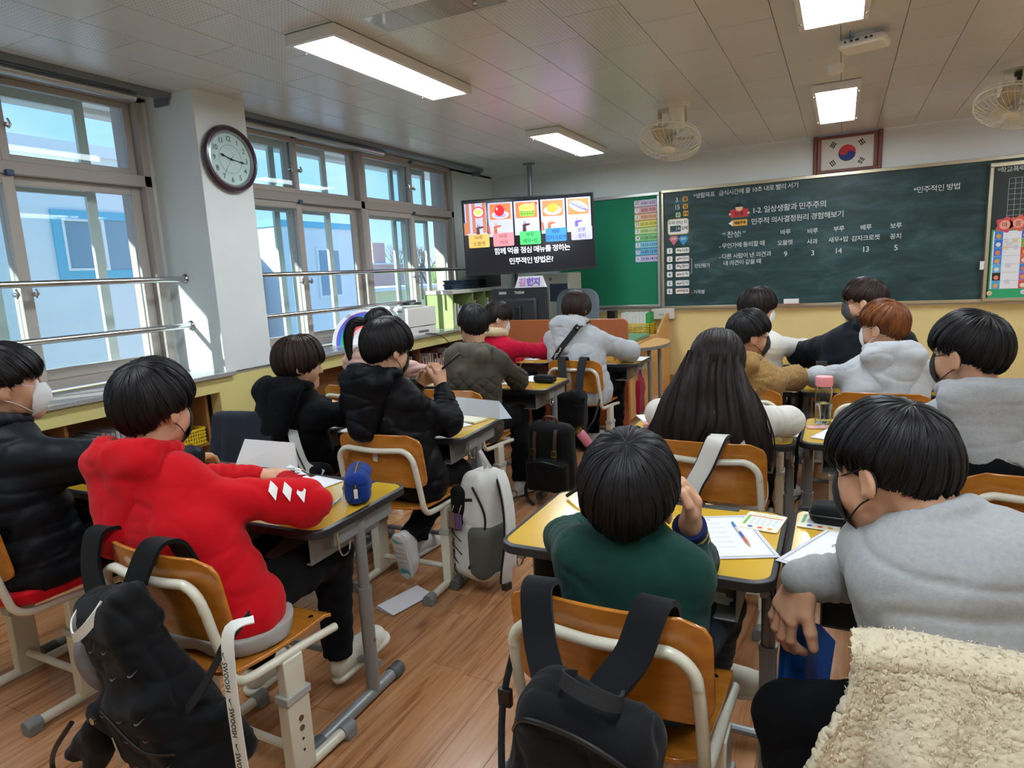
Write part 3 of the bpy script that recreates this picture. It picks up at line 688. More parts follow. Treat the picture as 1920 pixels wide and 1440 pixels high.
def arc(cx,cy,r,t0,t1,n=24): return [(cx+r*math.cos(t0+(t1-t0)*k/n),cy+r*math.sin(t0+(t1-t0)*k/n)) for k in range(n+1)]
MB().prism(arc(0,0,Rr,0,2*PI,48)[:-1],0,0.0008,FF).obj('blue_half', m_fb, t)
c1=(-Rr/2*math.cos(a0),-Rr/2*math.sin(a0)); c2=(Rr/2*math.cos(a0),Rr/2*math.sin(a0))
P=arc(0,0,Rr,a0,a0+PI)[:-1]+arc(c1[0],c1[1],Rr/2,a0+PI,a0+2*PI)[:-1]
P2=arc(c2[0],c2[1],Rr/2,a0+PI,a0,24)[1:-1]
MB().prism(P+P2,0.0009,0.0016,FF).obj('red_half', m_fr, t)
for (sx,sy,pat) in ((-1,1,(1,1,1)),(1,1,(0,1,0)),(-1,-1,(1,0,1)),(1,-1,(0,0,0))):
    cx_,cy_=sx*0.128,sy*0.088; ang=math.atan2(sy*2,sx*3)+PI/2
    b=MB()
    for k in range(3):
        d=(k-1)*0.0165
        for seg in (((-0.028,0.028),) if pat[k] else ((-0.028,-0.003),(0.003,0.028))):
            b.prism([(seg[0],d-0.0052),(seg[1],d-0.0052),(seg[1],d+0.0052),(seg[0],d+0.0052)],0,0.0008,FF@Matrix.Translation((cx_,cy_,0))@Matrix.Rotation(ang,4,'Z'))
    b.obj('trigram', m_ink, t)

# ================================================================== BOARDS
m_bal = mat('board_frame_alu','#c2b99f',0.3,metal=0.7); m_bal2=mat('board_frame_silver','#b5b6b2',0.35,metal=0.7)
m_felt=mat('green_felt','#0f7a58',0.85,noise=(200,0.08))
def chalk_mat():
    m=mat('chalkboard_green','#2b4343',0.42,spec=0.35); n=m.node_tree; b=n.nodes['Principled BSDF']
    tcn=n.nodes.new('ShaderNodeTexCoord'); mp=n.nodes.new('ShaderNodeMapping'); mp.inputs['Scale'].default_value=(1.3,1,4.0)
    a=n.nodes.new('ShaderNodeTexNoise'); a.inputs['Scale'].default_value=1.5; a.inputs['Detail'].default_value=8; a.inputs['Roughness'].default_value=0.62; a.inputs['Distortion'].default_value=0.8
    r=n.nodes.new('ShaderNodeValToRGB'); e=r.color_ramp.elements; e[0].position=0.35; e[0].color=hexc('#1f3636'); e[1].position=0.75; e[1].color=hexc('#48646a')
    x=e.new(0.52); x.color=hexc('#2c4648')
    n.links.new(tcn.outputs['Object'],mp.inputs[0]); n.links.new(mp.outputs[0],a.inputs['Vector']); n.links.new(a.outputs[0],r.inputs[0]); n.links.new(r.outputs[0],b.inputs['Base Color'])
    return m
m_chalkb=chalk_mat(); m_dkb=mat('side_board_green','#232e2b',0.5,noise=(4,0.15))
def board(name,x0,x1,z0,z1,y,fw_,mfrm,msurf,label,cat,bot=0.03):
    t=empty(name,((x0+x1)/2,D,z0),0,label,cat); c=(x0+x1)/2
    MB().box(x0-c+0.01,x1-c-0.01,y+0.008,-0.002,0.01,z1-z0-0.01).obj('surface',msurf,t)
    b=MB(); b.box(x0-c,x1-c,y-0.012,-0.001,z1-z0-fw_*1.3,z1-z0); b.box(x0-c,x0-c+fw_,y-0.012,-0.001,bot,z1-z0-fw_*1.3); b.box(x1-c-fw_,x1-c,y-0.012,-0.001,bot,z1-z0-fw_*1.3); b.box(x0-c,x1-c,y-0.03,-0.001,0,bot)
    b.obj('frame',mfrm,t,bv=0.004); return t
board('notice_board',-3.16,-1.885,0.93,2.235,-0.035,0.028,m_bal2,m_felt,'green felt notice board behind the television with coloured time cards','notice board')
cb=board('chalkboard',-1.865,3.2,0.905,2.245,-0.03,0.026,m_bal,m_chalkb,'long dark green chalkboard with white chalk writing across the front wall','chalkboard')
sb=board('sliding_board',1.205,2.55,0.915,2.185,-0.07,0.03,m_bal,m_dkb,'dark sliding side board with chalk grid and sticker chart on the far right','sliding board')
MB().box(-0.705,-0.672,-0.085,-0.06,0.30,0.38).obj('handle', m_white, sb, bv=0.003)
for (xx_,) in ((-1.875,),): tag(MB().box(xx_-0.014,xx_+0.014,-0.045,0.0,0,1.30).obj('joint_strip',m_dgrey,loc=(xx_,D,0.92)),'dark vertical strip where the green notice board meets the chalkboard','strip')
def bp(px,py,y=7.70):
    """point of the board plane seen at a place of the photograph (used once to read off board coordinates)"""
    d=r2*((px-960)/1234.64)-u2*((py-720)/1234.64)+fw; k=y/d.y; return d.x*k, EYE+d.z*k
m_chalk=mat('chalk','#dfe4e2',0.9); m_chalkd=mat('chalk_faint','#a9b4b0',0.9)
def chalk(body,px,py,size,parent=cb,align='LEFT',y=None,m_=m_chalk,tilt=0.8,bold=0.0):
    y=y or D-0.0228; x_,z_=bp(px,py,y); inv=Matrix.Translation(-parent.location)
    return text('chalk_writing',body,size*0.9,inv@front(x_,y,z_,tilt=tilt),m_,parent,ext=0.0003,align=align,bold=bold,space=0.88)
chalk('*생활목표   급식시간에 줄 10초 내로 빨리 서기',1300,368,0.068)
chalk('1-2. 일상생활과 민주주의',1410,395,0.085); chalk('민주적 의사결정원리 경험해보기',1408,416,0.080)
chalk('“ 찬성! ”',1355,441,0.085); chalk('- 무언가에 동의할 때',1348,462,0.068); chalk('- 다른 사람이 낸 의견과',1348,482,0.068); chalk('내 의견이 같을 때',1356,494,0.066)
for (a_,b_,c_,px,q) in (('바루','오믈렛','9',1473,0),('비루','사과','3',1524,-2),('부루','새우+밥','14',1573,-6),('베루','감자크로켓','13',1624,-9),('보루','꽁치','5',1680,-12)):
    chalk(a_,px,435+q,0.066,align='CENTER'); chalk(b_,px-1,455+q,0.066,align='CENTER'); chalk(c_,px,476+q,0.085,align='CENTER')
chalk('*민주적인 방법',1713,357,0.074); chalk('3',1266,375,0.08); chalk('15',1264,389,0.08)
chalk('진단평가',1302,499,0.055); chalk('- 가족볼',1296,548,0.055)
x_,z_=bp(1297,485,D-0.0228); x2_,z2_=bp(1298,512,D-0.0228); ocx=cb.location
MB().tube([(x_-0.02-ocx.x,-0.0235,z_-ocx.z),(x_-ocx.x,-0.0235,z_-ocx.z),(x_-ocx.x,-0.0235,z2_-ocx.z),(x_-0.02-ocx.x,-0.0235,z2_-ocx.z)],0.002,4).obj('chalk_bracket',m_chalk,cb)
chalk('*학교폭력예방',1870,320,0.062,parent=sb,y=D-0.0628)
# chalk grid on the side board
b=MB(); gx0,gz1=bp(1893,334,7.675); 
for k in range(11): b.box(gx0+k*0.048-0.0015,gx0+k*0.048+0.0015,-0.0635,-0.062,gz1-0.62,gz1,Matrix.Translation((-sb.location.x,0,-sb.location.z)))
for k in range(14): b.box(gx0,gx0+0.5,-0.0635,-0.062,gz1-0.0477*k-0.0015,gz1-0.0477*k+0.0015,Matrix.Translation((-sb.location.x,0,-sb.location.z)))
o=b.obj('chalk_grid',m_chalkd,sb)

# ---- cards and magnets on the boards
def card(name,px,py,w_,h_,c_,label,cat,r=0.012,y=None,txt=None,ts=0.05,tc='#1c1c1c',border=None,group=None,th=0.003,bold=0.0005,tilt=0.6):
    y=y or D-0.0225; x_,z_=bp(px,py,y); t=empty(name,(x_,y,z_),0,label,cat,group); t.rotation_euler=(0,-R(tilt),0)
    if border:
        MB().prism(roundpoly(w_,h_,r,4),0,th,Matrix.Rotation(PI/2,4,'X')).obj('border',mat('card_'+border,border,0.45),t)
        MB().prism(roundpoly(w_*0.93,h_*0.9,r*0.8,4),th,th+0.0006,Matrix.Rotation(PI/2,4,'X')).obj('card',mat('card_'+c_,c_,0.45),t)
    else: MB().prism(roundpoly(w_,h_,r,4),0,th,Matrix.Rotation(PI/2,4,'X')).obj('card',mat('card_'+c_,c_,0.45),t)
    for q in (txt or []):
        body,dx,dz,s_=q[:4]; col=q[4] if len(q)>4 else tc
        text('print',body,s_,Matrix.Rotation(PI/2,4,'X')@Matrix.Translation((dx,dz,th+0.0007)),mat('ink_'+col,col,0.6),t,ext=0.0002,bold=bold,space=0.9)
    return t
strips=(('아침\n활동','8:40- 8:50','#cdc0dc','#6a5a80'),('1','8:50- 9:30','#d9a0a4','#7a3a40'),('2','9:30-10:10','#eab48e','#8a4a2a'),('쉬는\n시간','10:10-10:30','#dfd662','#6a6420'),('3','10:30-11:10','#c6dc96','#4a6a2a'),('4','11:20-12:00','#86cb86','#2a5a2a'),('5','12:10-12:50','#86c8e0','#2a5a7a'),('점심\n시간','12:50-13:30','#6ab0dc','#2a4a7a'),('6','13:30-14:10','#c6bce0','#4a3a7a'))
cols=('lilac','rose','orange','yellow','pale green','green','sky blue','blue','violet')
for k,(a_,b_,c_,tc_) in enumerate(strips):
    s_=0.03 if len(a_)>1 else 0.05
    tt=card('time_card',1210+k*0.3,380.5+13.05*k,0.262,0.072,c_,'%s time card reading %s on the green notice board'%(cols[k],b_.replace(' ','')),'time card',y=D-0.0275,r=0.008,txt=[(a_,-0.098,0.004 if len(a_)==1 else 0.008,s_*(0.8 if len(a_)>1 else 1),'#3a3a44'),(b_,0.035,0,0.046,tc_)],group='lesson time cards')
    MB().lathe([(0.026,0),(0.026,0.0005)],20,Matrix.Translation((-0.098,-0.0032,0))@Matrix.Rotation(PI/2,4,'X')).obj('disc',mat('disc_pale','#e8e8ea',0.5),tt)
card('date_magnet',1284.5,373,0.055,0.055,'#e0a93a','yellow magnet for the month, topmost of three on the chalkboard','magnet',txt=[('월',0,0,0.045)],bold=0.001)
card('date_magnet',1285,387,0.055,0.055,'#e0a93a','yellow magnet for the day number on the chalkboard, middle of three','magnet',txt=[('일',0,0,0.045)],bold=0.001)
card('date_magnet',1286,400,0.06,0.058,'#e0a93a','yellow weekday magnet, lowest of three on the chalkboard','magnet',txt=[('요일',0,0,0.034)],bold=0.001)
card('date_magnet',1271.5,403,0.055,0.055,'#a8cf8e','small green weekday magnet beside the yellow one','magnet',txt=[('수',0,0,0.045)],bold=0.001)
t=card('counter_card',1271.5,425,0.235,0.175,'#efeee8','cream framed day counter card above the two gem magnets','card',r=0.03,border='#e6c98a',txt=[('우리 만난 지',-0.005,0.045,0.044),('일째',0.07,-0.02,0.044)])
MB().box(-0.09,0.03,-0.0048,-0.003,-0.055,0.012).obj('number_window',m_chalkb,t); text('number','14',0.05,Matrix.Rotation(PI/2,4,'X')@Matrix.Translation((0.0,-0.02,0.0052)),m_chalk,t,ext=0.0002)
for (px,c_,tx,l) in ((1263.5,'#d8707a','존중','pink gem shaped magnet on the chalkboard'),(1281.5,'#2f9ad0','배려','blue gem shaped magnet on the chalkboard')):
    x_,z_=bp(px,451,D-0.0225); t=empty('gem_magnet',(x_,D-0.0225,z_),0,l,'magnet')
    MB().prism([(-0.055,0.02),(-0.032,0.05),(0.032,0.05),(0.055,0.02),(0,-0.055)],0,0.004,Matrix.Rotation(PI/2,4,'X')).obj('gem',mat('gem'+c_,c_,0.35),t)
    text('print',tx,0.032,Matrix.Rotation(PI/2,4,'X')@Matrix.Translation((0,0.018,0.0045)),m_flagw,t,ext=0.0002,bold=0.0008)
subj=(('사회','#e3d3a0'),('국어','#e0a0c0'),('영어','#d890b0'),('수학','#e0d0a0'),('도덕','#b0d0e0'),('체육','#e8b080'))
for k,(s_,bc) in enumerate(subj):
    py=(470.5,486,500.5,515,531.5,546.5)[k]
    card('number_card',1255.8,py,0.063,0.063,'#e9eae8','white card numbered %d in the lesson list on the chalkboard'%(k+1),'card',txt=[(str(k+1),0,0,0.05)],group='white number cards')
    t=card('subject_card',1279.5,py-1,0.155,0.062,'#efefed','%s subject card in lesson row %d on the chalkboard'%(('social studies','Korean language','English','mathematics','ethics','sports')[k],k+1),'card',border=bc,txt=[(s_,0.03,0,0.045)],group='subject cards')
    rr=random.Random(k)
    for q in range(3): MB().lathe([(0.012,0),(0.012,0.0004)],10,Matrix.Translation((-0.05+0.016*q,-0.0042-0.0002*q,rr.uniform(-.008,.008)))@Matrix.Rotation(PI/2,4,'X')).obj('drawing',mat('drw%d'%q,('#7a7a6a','#c89a6a','#8aa0a8')[q],0.6),t)
t=card('unit_magnet',1386,399.5,0.185,0.085,'#c8343c','red open book magnet with a small boy peeking over it','magnet',r=0.01,txt=[('단 원',0,-0.005,0.045,'#2a1014')],bold=0.0012)
MB().lathe([(0.038,0),(0.038,0.003)],24,Matrix.Translation((0,-0.001,0.058))@Matrix.Rotation(PI/2,4,'X')).obj('face',mat('card_skin','#ecbfa0',0.5),t)
MB().prism([(0.043*math.cos(a_),0.043*math.sin(a_)) for a_ in [PI*k/14 for k in range(15)]],0.0035,0.005,Matrix.Translation((0,0,0.065))@Matrix.Rotation(PI/2,4,'X')).obj('hair',m_black,t)
for s_ in (-1,1): MB().lathe([(0.012,0),(0.012,0.004)],12,Matrix.Translation((s_*0.096,-0.001,-0.005))@Matrix.Rotation(PI/2,4,'X')).obj('hand',mat('card_skin','#ecbfa0',0.5),t)
t=card('topic_magnet',1387.5,417.5,0.15,0.064,'#e3a93a','yellow pencil shaped topic magnet under the red book magnet','magnet',r=0.006,txt=[('배움주제',0,0,0.034)],bold=0.0012)
MB().prism([(-0.076,-0.031),(-0.076,0.031),(-0.12,0.0)],0,0.003,Matrix.Rotation(PI/2,4,'X')).obj('tip',m_white,t)
# eraser and tray
tag(MB().box(-0.075,0.075,-0.045,0.0,0,0.05).obj('chalk_eraser',m_white,loc=(-0.475,D-0.045,0.936),bv=0.005),'white block eraser standing on the chalkboard ledge','eraser')
t=empty('eraser_tray',(-0.475,D-0.045,0.93),0,'red edged tray strip under the white eraser','tray'); MB().box(-0.12,0.12,-0.055,-0.002,-0.0,0.005).obj('strip',mat('tray_red','#c88a86',0.5),t)
# petal magnets and sticker chart on the side board
yS=D-0.0633
for (px,py,c_,tx,l) in ((1884,421.5,'#d8505a','마','red petal magnet, left of two'),(1909,418.5,'#e0604a','음','orange red petal magnet on the right edge')):
    x_,z_=bp(px,py,yS); t=empty('petal_magnet',(x_,yS,z_),0,l+' on the sliding board','magnet')
    P=[((0.066+0.010*math.cos(5*a_))*math.cos(a_),(0.066+0.010*math.cos(5*a_))*math.sin(a_)) for a_ in [2*PI*k/50 for k in range(50)]]
    MB().prism(P,0,0.005,Matrix.Rotation(PI/2,4,'X')).obj('petals',mat('petal'+c_,c_,0.5),t)
    MB().lathe([(0.042,0.005),(0.042,0.0056)],28,Matrix.Rotation(PI/2,4,'X')).obj('disc',mat('petal_in','#f0a08c',0.5),t)
    text('print',tx,0.05,Matrix.Rotation(PI/2,4,'X')@Matrix.Translation((0,0,0.0062)),m_ink,t,ext=0.0002)
x0_,z0_=1.262,0.945; cw,ch=0.098,0.0765
t=empty('sticker_chart',(1.262,yS,0.945),0,'green bordered chart of small picture stickers on the sliding board','poster')
MB().box(-0.012,1.0,-0.002,0,0,0.635).obj('sheet',mat('chart_green','#2ba36a',0.5),t)
MB().box(0.0,0.98,-0.003,-0.002,0.085,0.62).obj('grid_paper',mat('chart_white','#e9e9ee',0.5),t)
cc=('#3f86d0','#2f6fd0','#3a7ad0','#4a8fd8','#58b0e0','#1c1c20','#4aa8e0','#5a6ac0','#6ab03a','#d84a3a','#d86a4a','#3a8ad0','#9a6ac0','#d8504a','#e8c040')
rr=random.Random(5)
for i in range(4):
    for j in range(7):
        xx_=0.012+i*0.205; zz_=0.545-j*ch
        MB().box(xx_,xx_+0.065,-0.0036,-0.003,zz_,zz_+0.073).obj('sticker',mat('stk'+cc[(i*7+j)%15],cc[(i*7+j)%15],0.5),t)
        MB().lathe([(0.02,0),(0.02,0.0006)],12,Matrix.Translation((xx_+0.032,-0.0037,zz_+0.028))@Matrix.Rotation(PI/2,4,'X')).obj('sticker_blob',mat('blob%d'%((i+j)%3),('#e8a040','#e8e0d0','#e87a5a')[(i+j)%3],0.5),t)
b=MB()
for j in range(8): b.box(0.0,0.98,-0.0034,-0.003,0.083+j*ch,0.085+j*ch)
b.obj('rule_lines',m_grey,t)
for k,(xx_,zz_) in enumerate(((0.105,0.52),(0.17,0.525),(0.135,0.495),(0.105,0.468),(0.18,0.468),(0.30,0.58),(0.30,0.53),(0.30,0.46),(0.13,0.30),(0.29,0.295),(0.13,0.15),(0.28,0.105),(0.26,0.05),(0.0,0.045))):
    tt=empty('round_magnet',(1.262+xx_,yS-0.004,0.945+zz_),0,'small round white or cream name magnet on the sticker chart','magnet','round name magnets on the sticker chart')
    MB().lathe([(0.021,0),(0.0225,0.002),(0.0215,0.005),(0.0,0.0055)],20,Matrix.Rotation(PI/2,4,'X'),cap=False).obj('button',mat('btn%d'%(k%2),('#d9d9e2','#e6d3a8')[k%2],0.4),tt)
    MB().box(-0.008,0.008,-0.0062,-0.0054,-0.002,0.002).obj('mark',m_grey,tt)
# ================================================================== SCHOOL CHAIRS AND DESKS
def ply_mat(name, a, b_):
    m = mat(name, a, 0.22, noise=(6, 0.2, (1.2, 6, 6)), col2=b_, coat=0.5, objvar=0.05); return m
m_ply = ply_mat('beech_ply', '#c9822f', '#b06a20'); m_plye = mat('ply_edge', '#e0a65c', 0.4)
m_ivt = mat('ivory_enamel', '#dcd8c6', 0.3, coat=0.2, noise=(120, 0.04)); m_cap = mat('foot_cap_grey', '#7f8284', 0.5); m_collar = mat('collar_grey', '#b0b1ac', 0.5)
m_ydesk = mat('desk_yellow', '#e0b436', 0.2, noise=(3, 0.06), coat=0.6); m_rim = mat('desk_rim_black', '#26272a', 0.42)
m_steel = mat('desk_steel_grey', '#8b8e90', 0.35, metal=0.3); m_steeld = mat('desk_cap_dark', '#4f5456', 0.5); m_bolt = mat('bolt_brass', '#8d7c5c', 0.3, metal=0.9)
def grid_solid(nx, ny, fn, th_fn, name, m, parent, bv=0.0):
    """closed curved plate: fn(u,v)->point, th_fn->offset vector"""
    V = []; F = []
    for side in (0, 1):
        for j in range(ny+1):
            for i in range(nx+1):
                p = Vector(fn(i/nx, j/ny)); V.append(p + (Vector(th_fn(i/nx, j/ny)) if side else Vector((0,0,0))))
    n = (nx+1)*(ny+1); I = lambda s,i,j: s*n + j*(nx+1)+i
    for j in range(ny):
        for i in range(nx):
            F.append((I(0,i,j),I(0,i,j+1),I(0,i+1,j+1),I(0,i+1,j))); F.append((I(1,i,j),I(1,i+1,j),I(1,i+1,j+1),I(1,i,j+1)))
    for i in range(nx): F += [(I(0,i,0),I(0,i+1,0),I(1,i+1,0),I(1,i,0)),(I(0,i+1,ny),I(0,i,ny),I(1,i,ny),I(1,i+1,ny))]
    for j in range(ny): F += [(I(0,0,j+1),I(0,0,j),I(1,0,j),I(1,0,j+1)),(I(0,nx,j),I(0,nx,j+1),I(1,nx,j+1),I(1,nx,j))]
    o = MB().add(V,F).obj(name,m,parent,smooth=50)
    return bevel(o,bv,2) if bv else o
SEAT = 0.425
def make_chair():
    t = empty('school_chair')
    # backrest: rounded curved ply, concave towards the sitter
    def bf(u, v):
        # rounded corners by shrinking the half width near top and bottom
        vv = v*2-1; hw = 0.205; r = 0.055; h = 0.118
        dz = max(0, abs(vv)*h - (h-r)); wv = hw - (r - math.sqrt(max(0, r*r-dz*dz)))*(1.0 if v > 0.5 else 0.7)
        x = (u*2-1)*wv*1.03; z = 0.645 + vv*h + (0.012*(x/hw)**2*(-1) if v < .5 else -0.004*(x/hw)**2)
        return (x, -0.200 - (z-0.53)*0.16 + 0.035*(x/hw)**2, z)
    grid_solid(18, 12, bf, lambda u,v: (0, -0.011, 0), 'backrest', m_ply, t, 0.003)
    def sf(u, v):
        x = (u*2-1); y = -0.185 + v*0.385; hw = 0.195 - 0.02*(1-v)
        rr = 0.04; dv = max(0, abs(v*2-1)*0.1925-(0.1925-rr)); hw -= rr - math.sqrt(max(0, rr*rr-dv*dv))
        z = SEAT + 0.008*(x*x) - 0.010*math.sin(PI*min(1,v*1.15)) - (0.03*((v-0.86)/0.14)**2 if v > 0.86 else 0)
        return (x*hw, y, z)
    grid_solid(14, 16, sf, lambda u,v: (0,0,-0.012), 'seat', m_ply, t, 0.003)
    R_ = 0.062; P = []
    def side(s):
        Q = [(s*0.192, 0.185, 0.375), (s*0.192, 0.05, 0.388), (s*0.192, -0.10, 0.396), (s*0.192, -0.155, 0.405), (s*0.193, -0.185, 0.432), (s*0.194, -0.197, 0.47), (s*0.193, -0.222, 0.58), (s*0.190, -0.231, 0.63)]
        return Q
    top = []
    for k in range(7):
        a = PI/2*k/6; top.append((-0.190 + R_*(1-math.cos(a)), -0.234-0.008*math.sin(a) , 0.636 + R_*math.sin(a)))
    mid = [(-0.07,-0.250,0.696),(0.0,-0.254,0.694),(0.07,-0.250,0.696)]
    full = side(-1) + top + mid + [(-p[0],p[1],p[2]) for p in top[::-1]] + side(1)[::-1]
    MB().tube(smoothpath(full,3), 0.0125, 12).obj('frame_tube', m_ivt, t)
    for s in (-1,1):
        c = MB(); c.box(s*0.192-0.017, s*0.192+0.017, -0.035, 0.035, 0.21, 0.385); o = c.obj('upper_column', m_ivt, t, bv=0.004)
        c = MB(); c.box(s*0.192-0.021, s*0.192+0.021, -0.040, 0.040, 0.03, 0.262); c.obj('lower_column', m_ivt, t, bv=0.004)
        MB().box(s*0.192-0.025, s*0.192+0.025, -0.045, 0.045, 0.258, 0.282).obj('collar', m_collar, t, bv=0.003)
        for z_,kk in ((0.20,1),(0.17,1),(0.135,0),(0.10,0)):
            TT = Matrix.Translation((s*0.192+s*0.021, 0, z_)) @ Matrix.Rotation(s*PI/2,4,'Y')
            if kk: MB().lathe([(0.0085,0),(0.0085,0.003),(0.004,0.005),(0,0.005)],10,TT,cap=False).obj('bolt', m_bolt, t)
            else: MB().lathe([(0.0045,0),(0.0045,0.0008)],8,TT).obj('hole', m_black, t)
        MB().tube([(s*0.192,-0.20,0.026),(s*0.192,0.20,0.026)],0.0175,12).obj('runner', m_ivt, t)
        for e_ in (-1,1):
            c = MB(); c.tube([(s*0.192,e_*0.165,0.026),(s*0.192,e_*0.215,0.025)],[0.0225,0.0245],14).box(s*0.192-0.0235,s*0.192+0.0235,min(e_*0.17,e_*0.214),max(e_*0.17,e_*0.214),0.0,0.022)
            c.obj('foot_cap', m_cap, t, bv=0.003)
    MB().tube([(-0.19,0.0,0.09),(0.19,0.0,0.09)],0.0125,10).obj('cross_tube', m_ivt, t)
    for s in (-1,1): MB().lathe([(0.009,0),(0.008,0.003),(0,0.004)],10,Matrix.Translation((s*0.155,0.13,SEAT+0.001)),cap=False).obj('seat_bolt', m_chrome, t)
    return t
def dup(root, loc, rz, label, group=None):
    r = root.copy(); COL.objects.link(r); r.location = loc; r.rotation_euler = (0,0,rz); r['label'] = label
    if group: r['group'] = group
    for ch in [c for c in KIDS[root.name]]:
        c = ch.copy(); COL.objects.link(c); c.parent = r
    return r
KIDS = {}
ch0 = make_chair(); KIDS[ch0.name] = [o for o in COL.objects if o.parent == ch0]; used = []
def chair(x, yb, rz, label):
    """x centre, yb = y of the back of the chair"""
    a = R(rz); loc = (x - math.sin(a)*0.245, yb + math.cos(a)*0.245, 0)
    if not used: used.append(1); ch0.location = loc; ch0.rotation_euler = (0,0,a); tag(ch0, label, 'chair', 'school chairs'); ch0['category']='chair'; return ch0
    return dup(ch0, loc, a, label, 'school chairs')
def make_desk():
    t = empty('school_desk'); TH = 0.68
    MB().prism(roundpoly(0.685,0.455,0.045,6), TH-0.018, TH).obj('top', m_ydesk, t, bv=0.001)
    o_ = roundpoly(0.71,0.48,0.055,6); i_ = roundpoly(0.684,0.454,0.044,6); n = len(o_); V=[];F=[]
    for z_,ring in ((TH-0.026,o_),(TH-0.002,o_),(TH+0.002,i_),(TH-0.026,i_)):
        V += [(p[0],p[1],z_) for p in ring]
    for q in range(4):
        for k in range(n): F.append((q*n+k,q*n+(k+1)%n,((q+1)%4)*n+(k+1)%n,((q+1)%4)*n+k))
    MB().add(V,F).obj('edge_band', m_rim, t, bv=0.002)
    MB().box(-0.22,0.22,0.205,0.236,TH-0.004,TH+0.0025).obj('pencil_groove', m_rim, t, bv=0.002)
    b = MB(); b.box(-0.265,0.265,-0.19,0.16,0.545,0.551); b.box(-0.265,0.265,0.155,0.16,0.551,0.655); b.box(-0.27,-0.265,-0.19,0.16,0.545,0.655); b.box(0.265,0.27,-0.19,0.16,0.545,0.655)
    b.obj('book_tray', m_steel, t, bv=0.002)
    b = MB(); b.box(-0.335,0.335,-0.03,0.03,0.635,0.655); b.box(-0.335,-0.315,-0.15,0.15,0.60,0.655); b.box(0.315,0.335,-0.15,0.15,0.60,0.655); b.obj('under_frame', m_steel, t, bv=0.002)
    for s in (-1,1):
        MB().tube([(s*0.325,-0.02,0.30),(s*0.325,-0.02,0.64)],0.0185,14).obj('upper_leg', m_steel, t)
        MB().tube([(s*0.325,-0.02,0.03),(s*0.325,-0.02,0.40)],0.0225,14).lathe([(0.0245,0.0),(0.0245,0.018)],14,Matrix.Translation((s*0.325,-0.02,0.39))).obj('lower_leg', m_steel, t)
        MB().tube([(s*0.325,-0.30,0.027),(s*0.325,0.10,0.027)],0.021,14).obj('runner', m_steel, t)
        for a_,b_ in ((-0.335,-0.28),(0.08,0.135)): MB().tube([(s*0.325,a_,0.026),(s*0.325,b_,0.026)],0.0255,14).obj('foot_cap', m_steeld, t, bv=0.003)
        TT = Matrix.Translation((s*0.325+s*0.022,-0.02,0.22)) @ Matrix.Rotation(s*PI/2,4,'Y'); MB().lathe([(0.007,0),(0.006,0.003),(0,0.004)],8,TT,cap=False).obj('bolt', m_bolt, t)
        MB().tube(smoothpath([(s*0.338,-0.14,0.64),(s*0.343,-0.14,0.585),(s*0.345,-0.125,0.565),(s*0.345,-0.10,0.57),(s*0.345,-0.09,0.60)],4),0.003,6).obj('bag_hook', m_chrome, t)
    MB().tube([(-0.325,0.03,0.10),(0.325,0.03,0.10)],0.0125,10).obj('cross_tube', m_steel, t)
    return t
dk0 = make_desk(); KIDS[dk0.name] = [o for o in COL.objects if o.parent == dk0]; usedd = []
def desk(x, y, rz, label):
    if not usedd: usedd.append(1); dk0.location=(x,y,0); dk0.rotation_euler=(0,0,R(rz)); return tag(dk0,label,'desk','yellow school desks')
    return dup(dk0,(x,y,0),R(rz),label,'yellow school desks')
desk(-1.71,1.60,1.5,'yellow school desk with the blue pencil case, under the red hoodie elbow')
desk(-2.45,1.62,0,'yellow school desk at the far left with a yellow paper on it')
desk(-1.87,2.67,3,'yellow school desk in front of the child in the black jacket holding a pen')
desk(-2.60,2.70,0,'yellow school desk in front of the short haired girl in the black hoodie')
desk(-1.98,3.90,1,'yellow school desk with a black pencil case, beside the quilted khaki parka')
desk(-2.71,3.88,0,'yellow school desk in front of the girl in the pink padded jacket')
desk(-1.72,5.04,0,'yellow school desk with a crimson bag on its hook beside the teacher desk')
desk(-2.46,5.02,0,'yellow school desk in front of the child in the crimson fleece')
desk(-0.47,1.73,0,'yellow school desk with a worksheet and coloured pencil before the green sweater')
desk(0.248,1.785,0,'yellow school desk with a blue folder hanging from its edge, front right')
desk(-0.50,2.96,0,'yellow school desk in front of the girl with very long black hair')
desk(0.22,3.02,0,'yellow school desk with a clear pink lidded bottle')
desk(-0.55,4.10,0,'yellow school desk in front of the child in the brown fleece')
desk(0.17,4.12,0,'yellow school desk in front of the copper haired child')
desk(-0.56,5.15,0,'yellow school desk of the cream sweater child in the front row')
desk(0.15,5.15,0,'yellow school desk in front of the child with glasses and navy jacket')
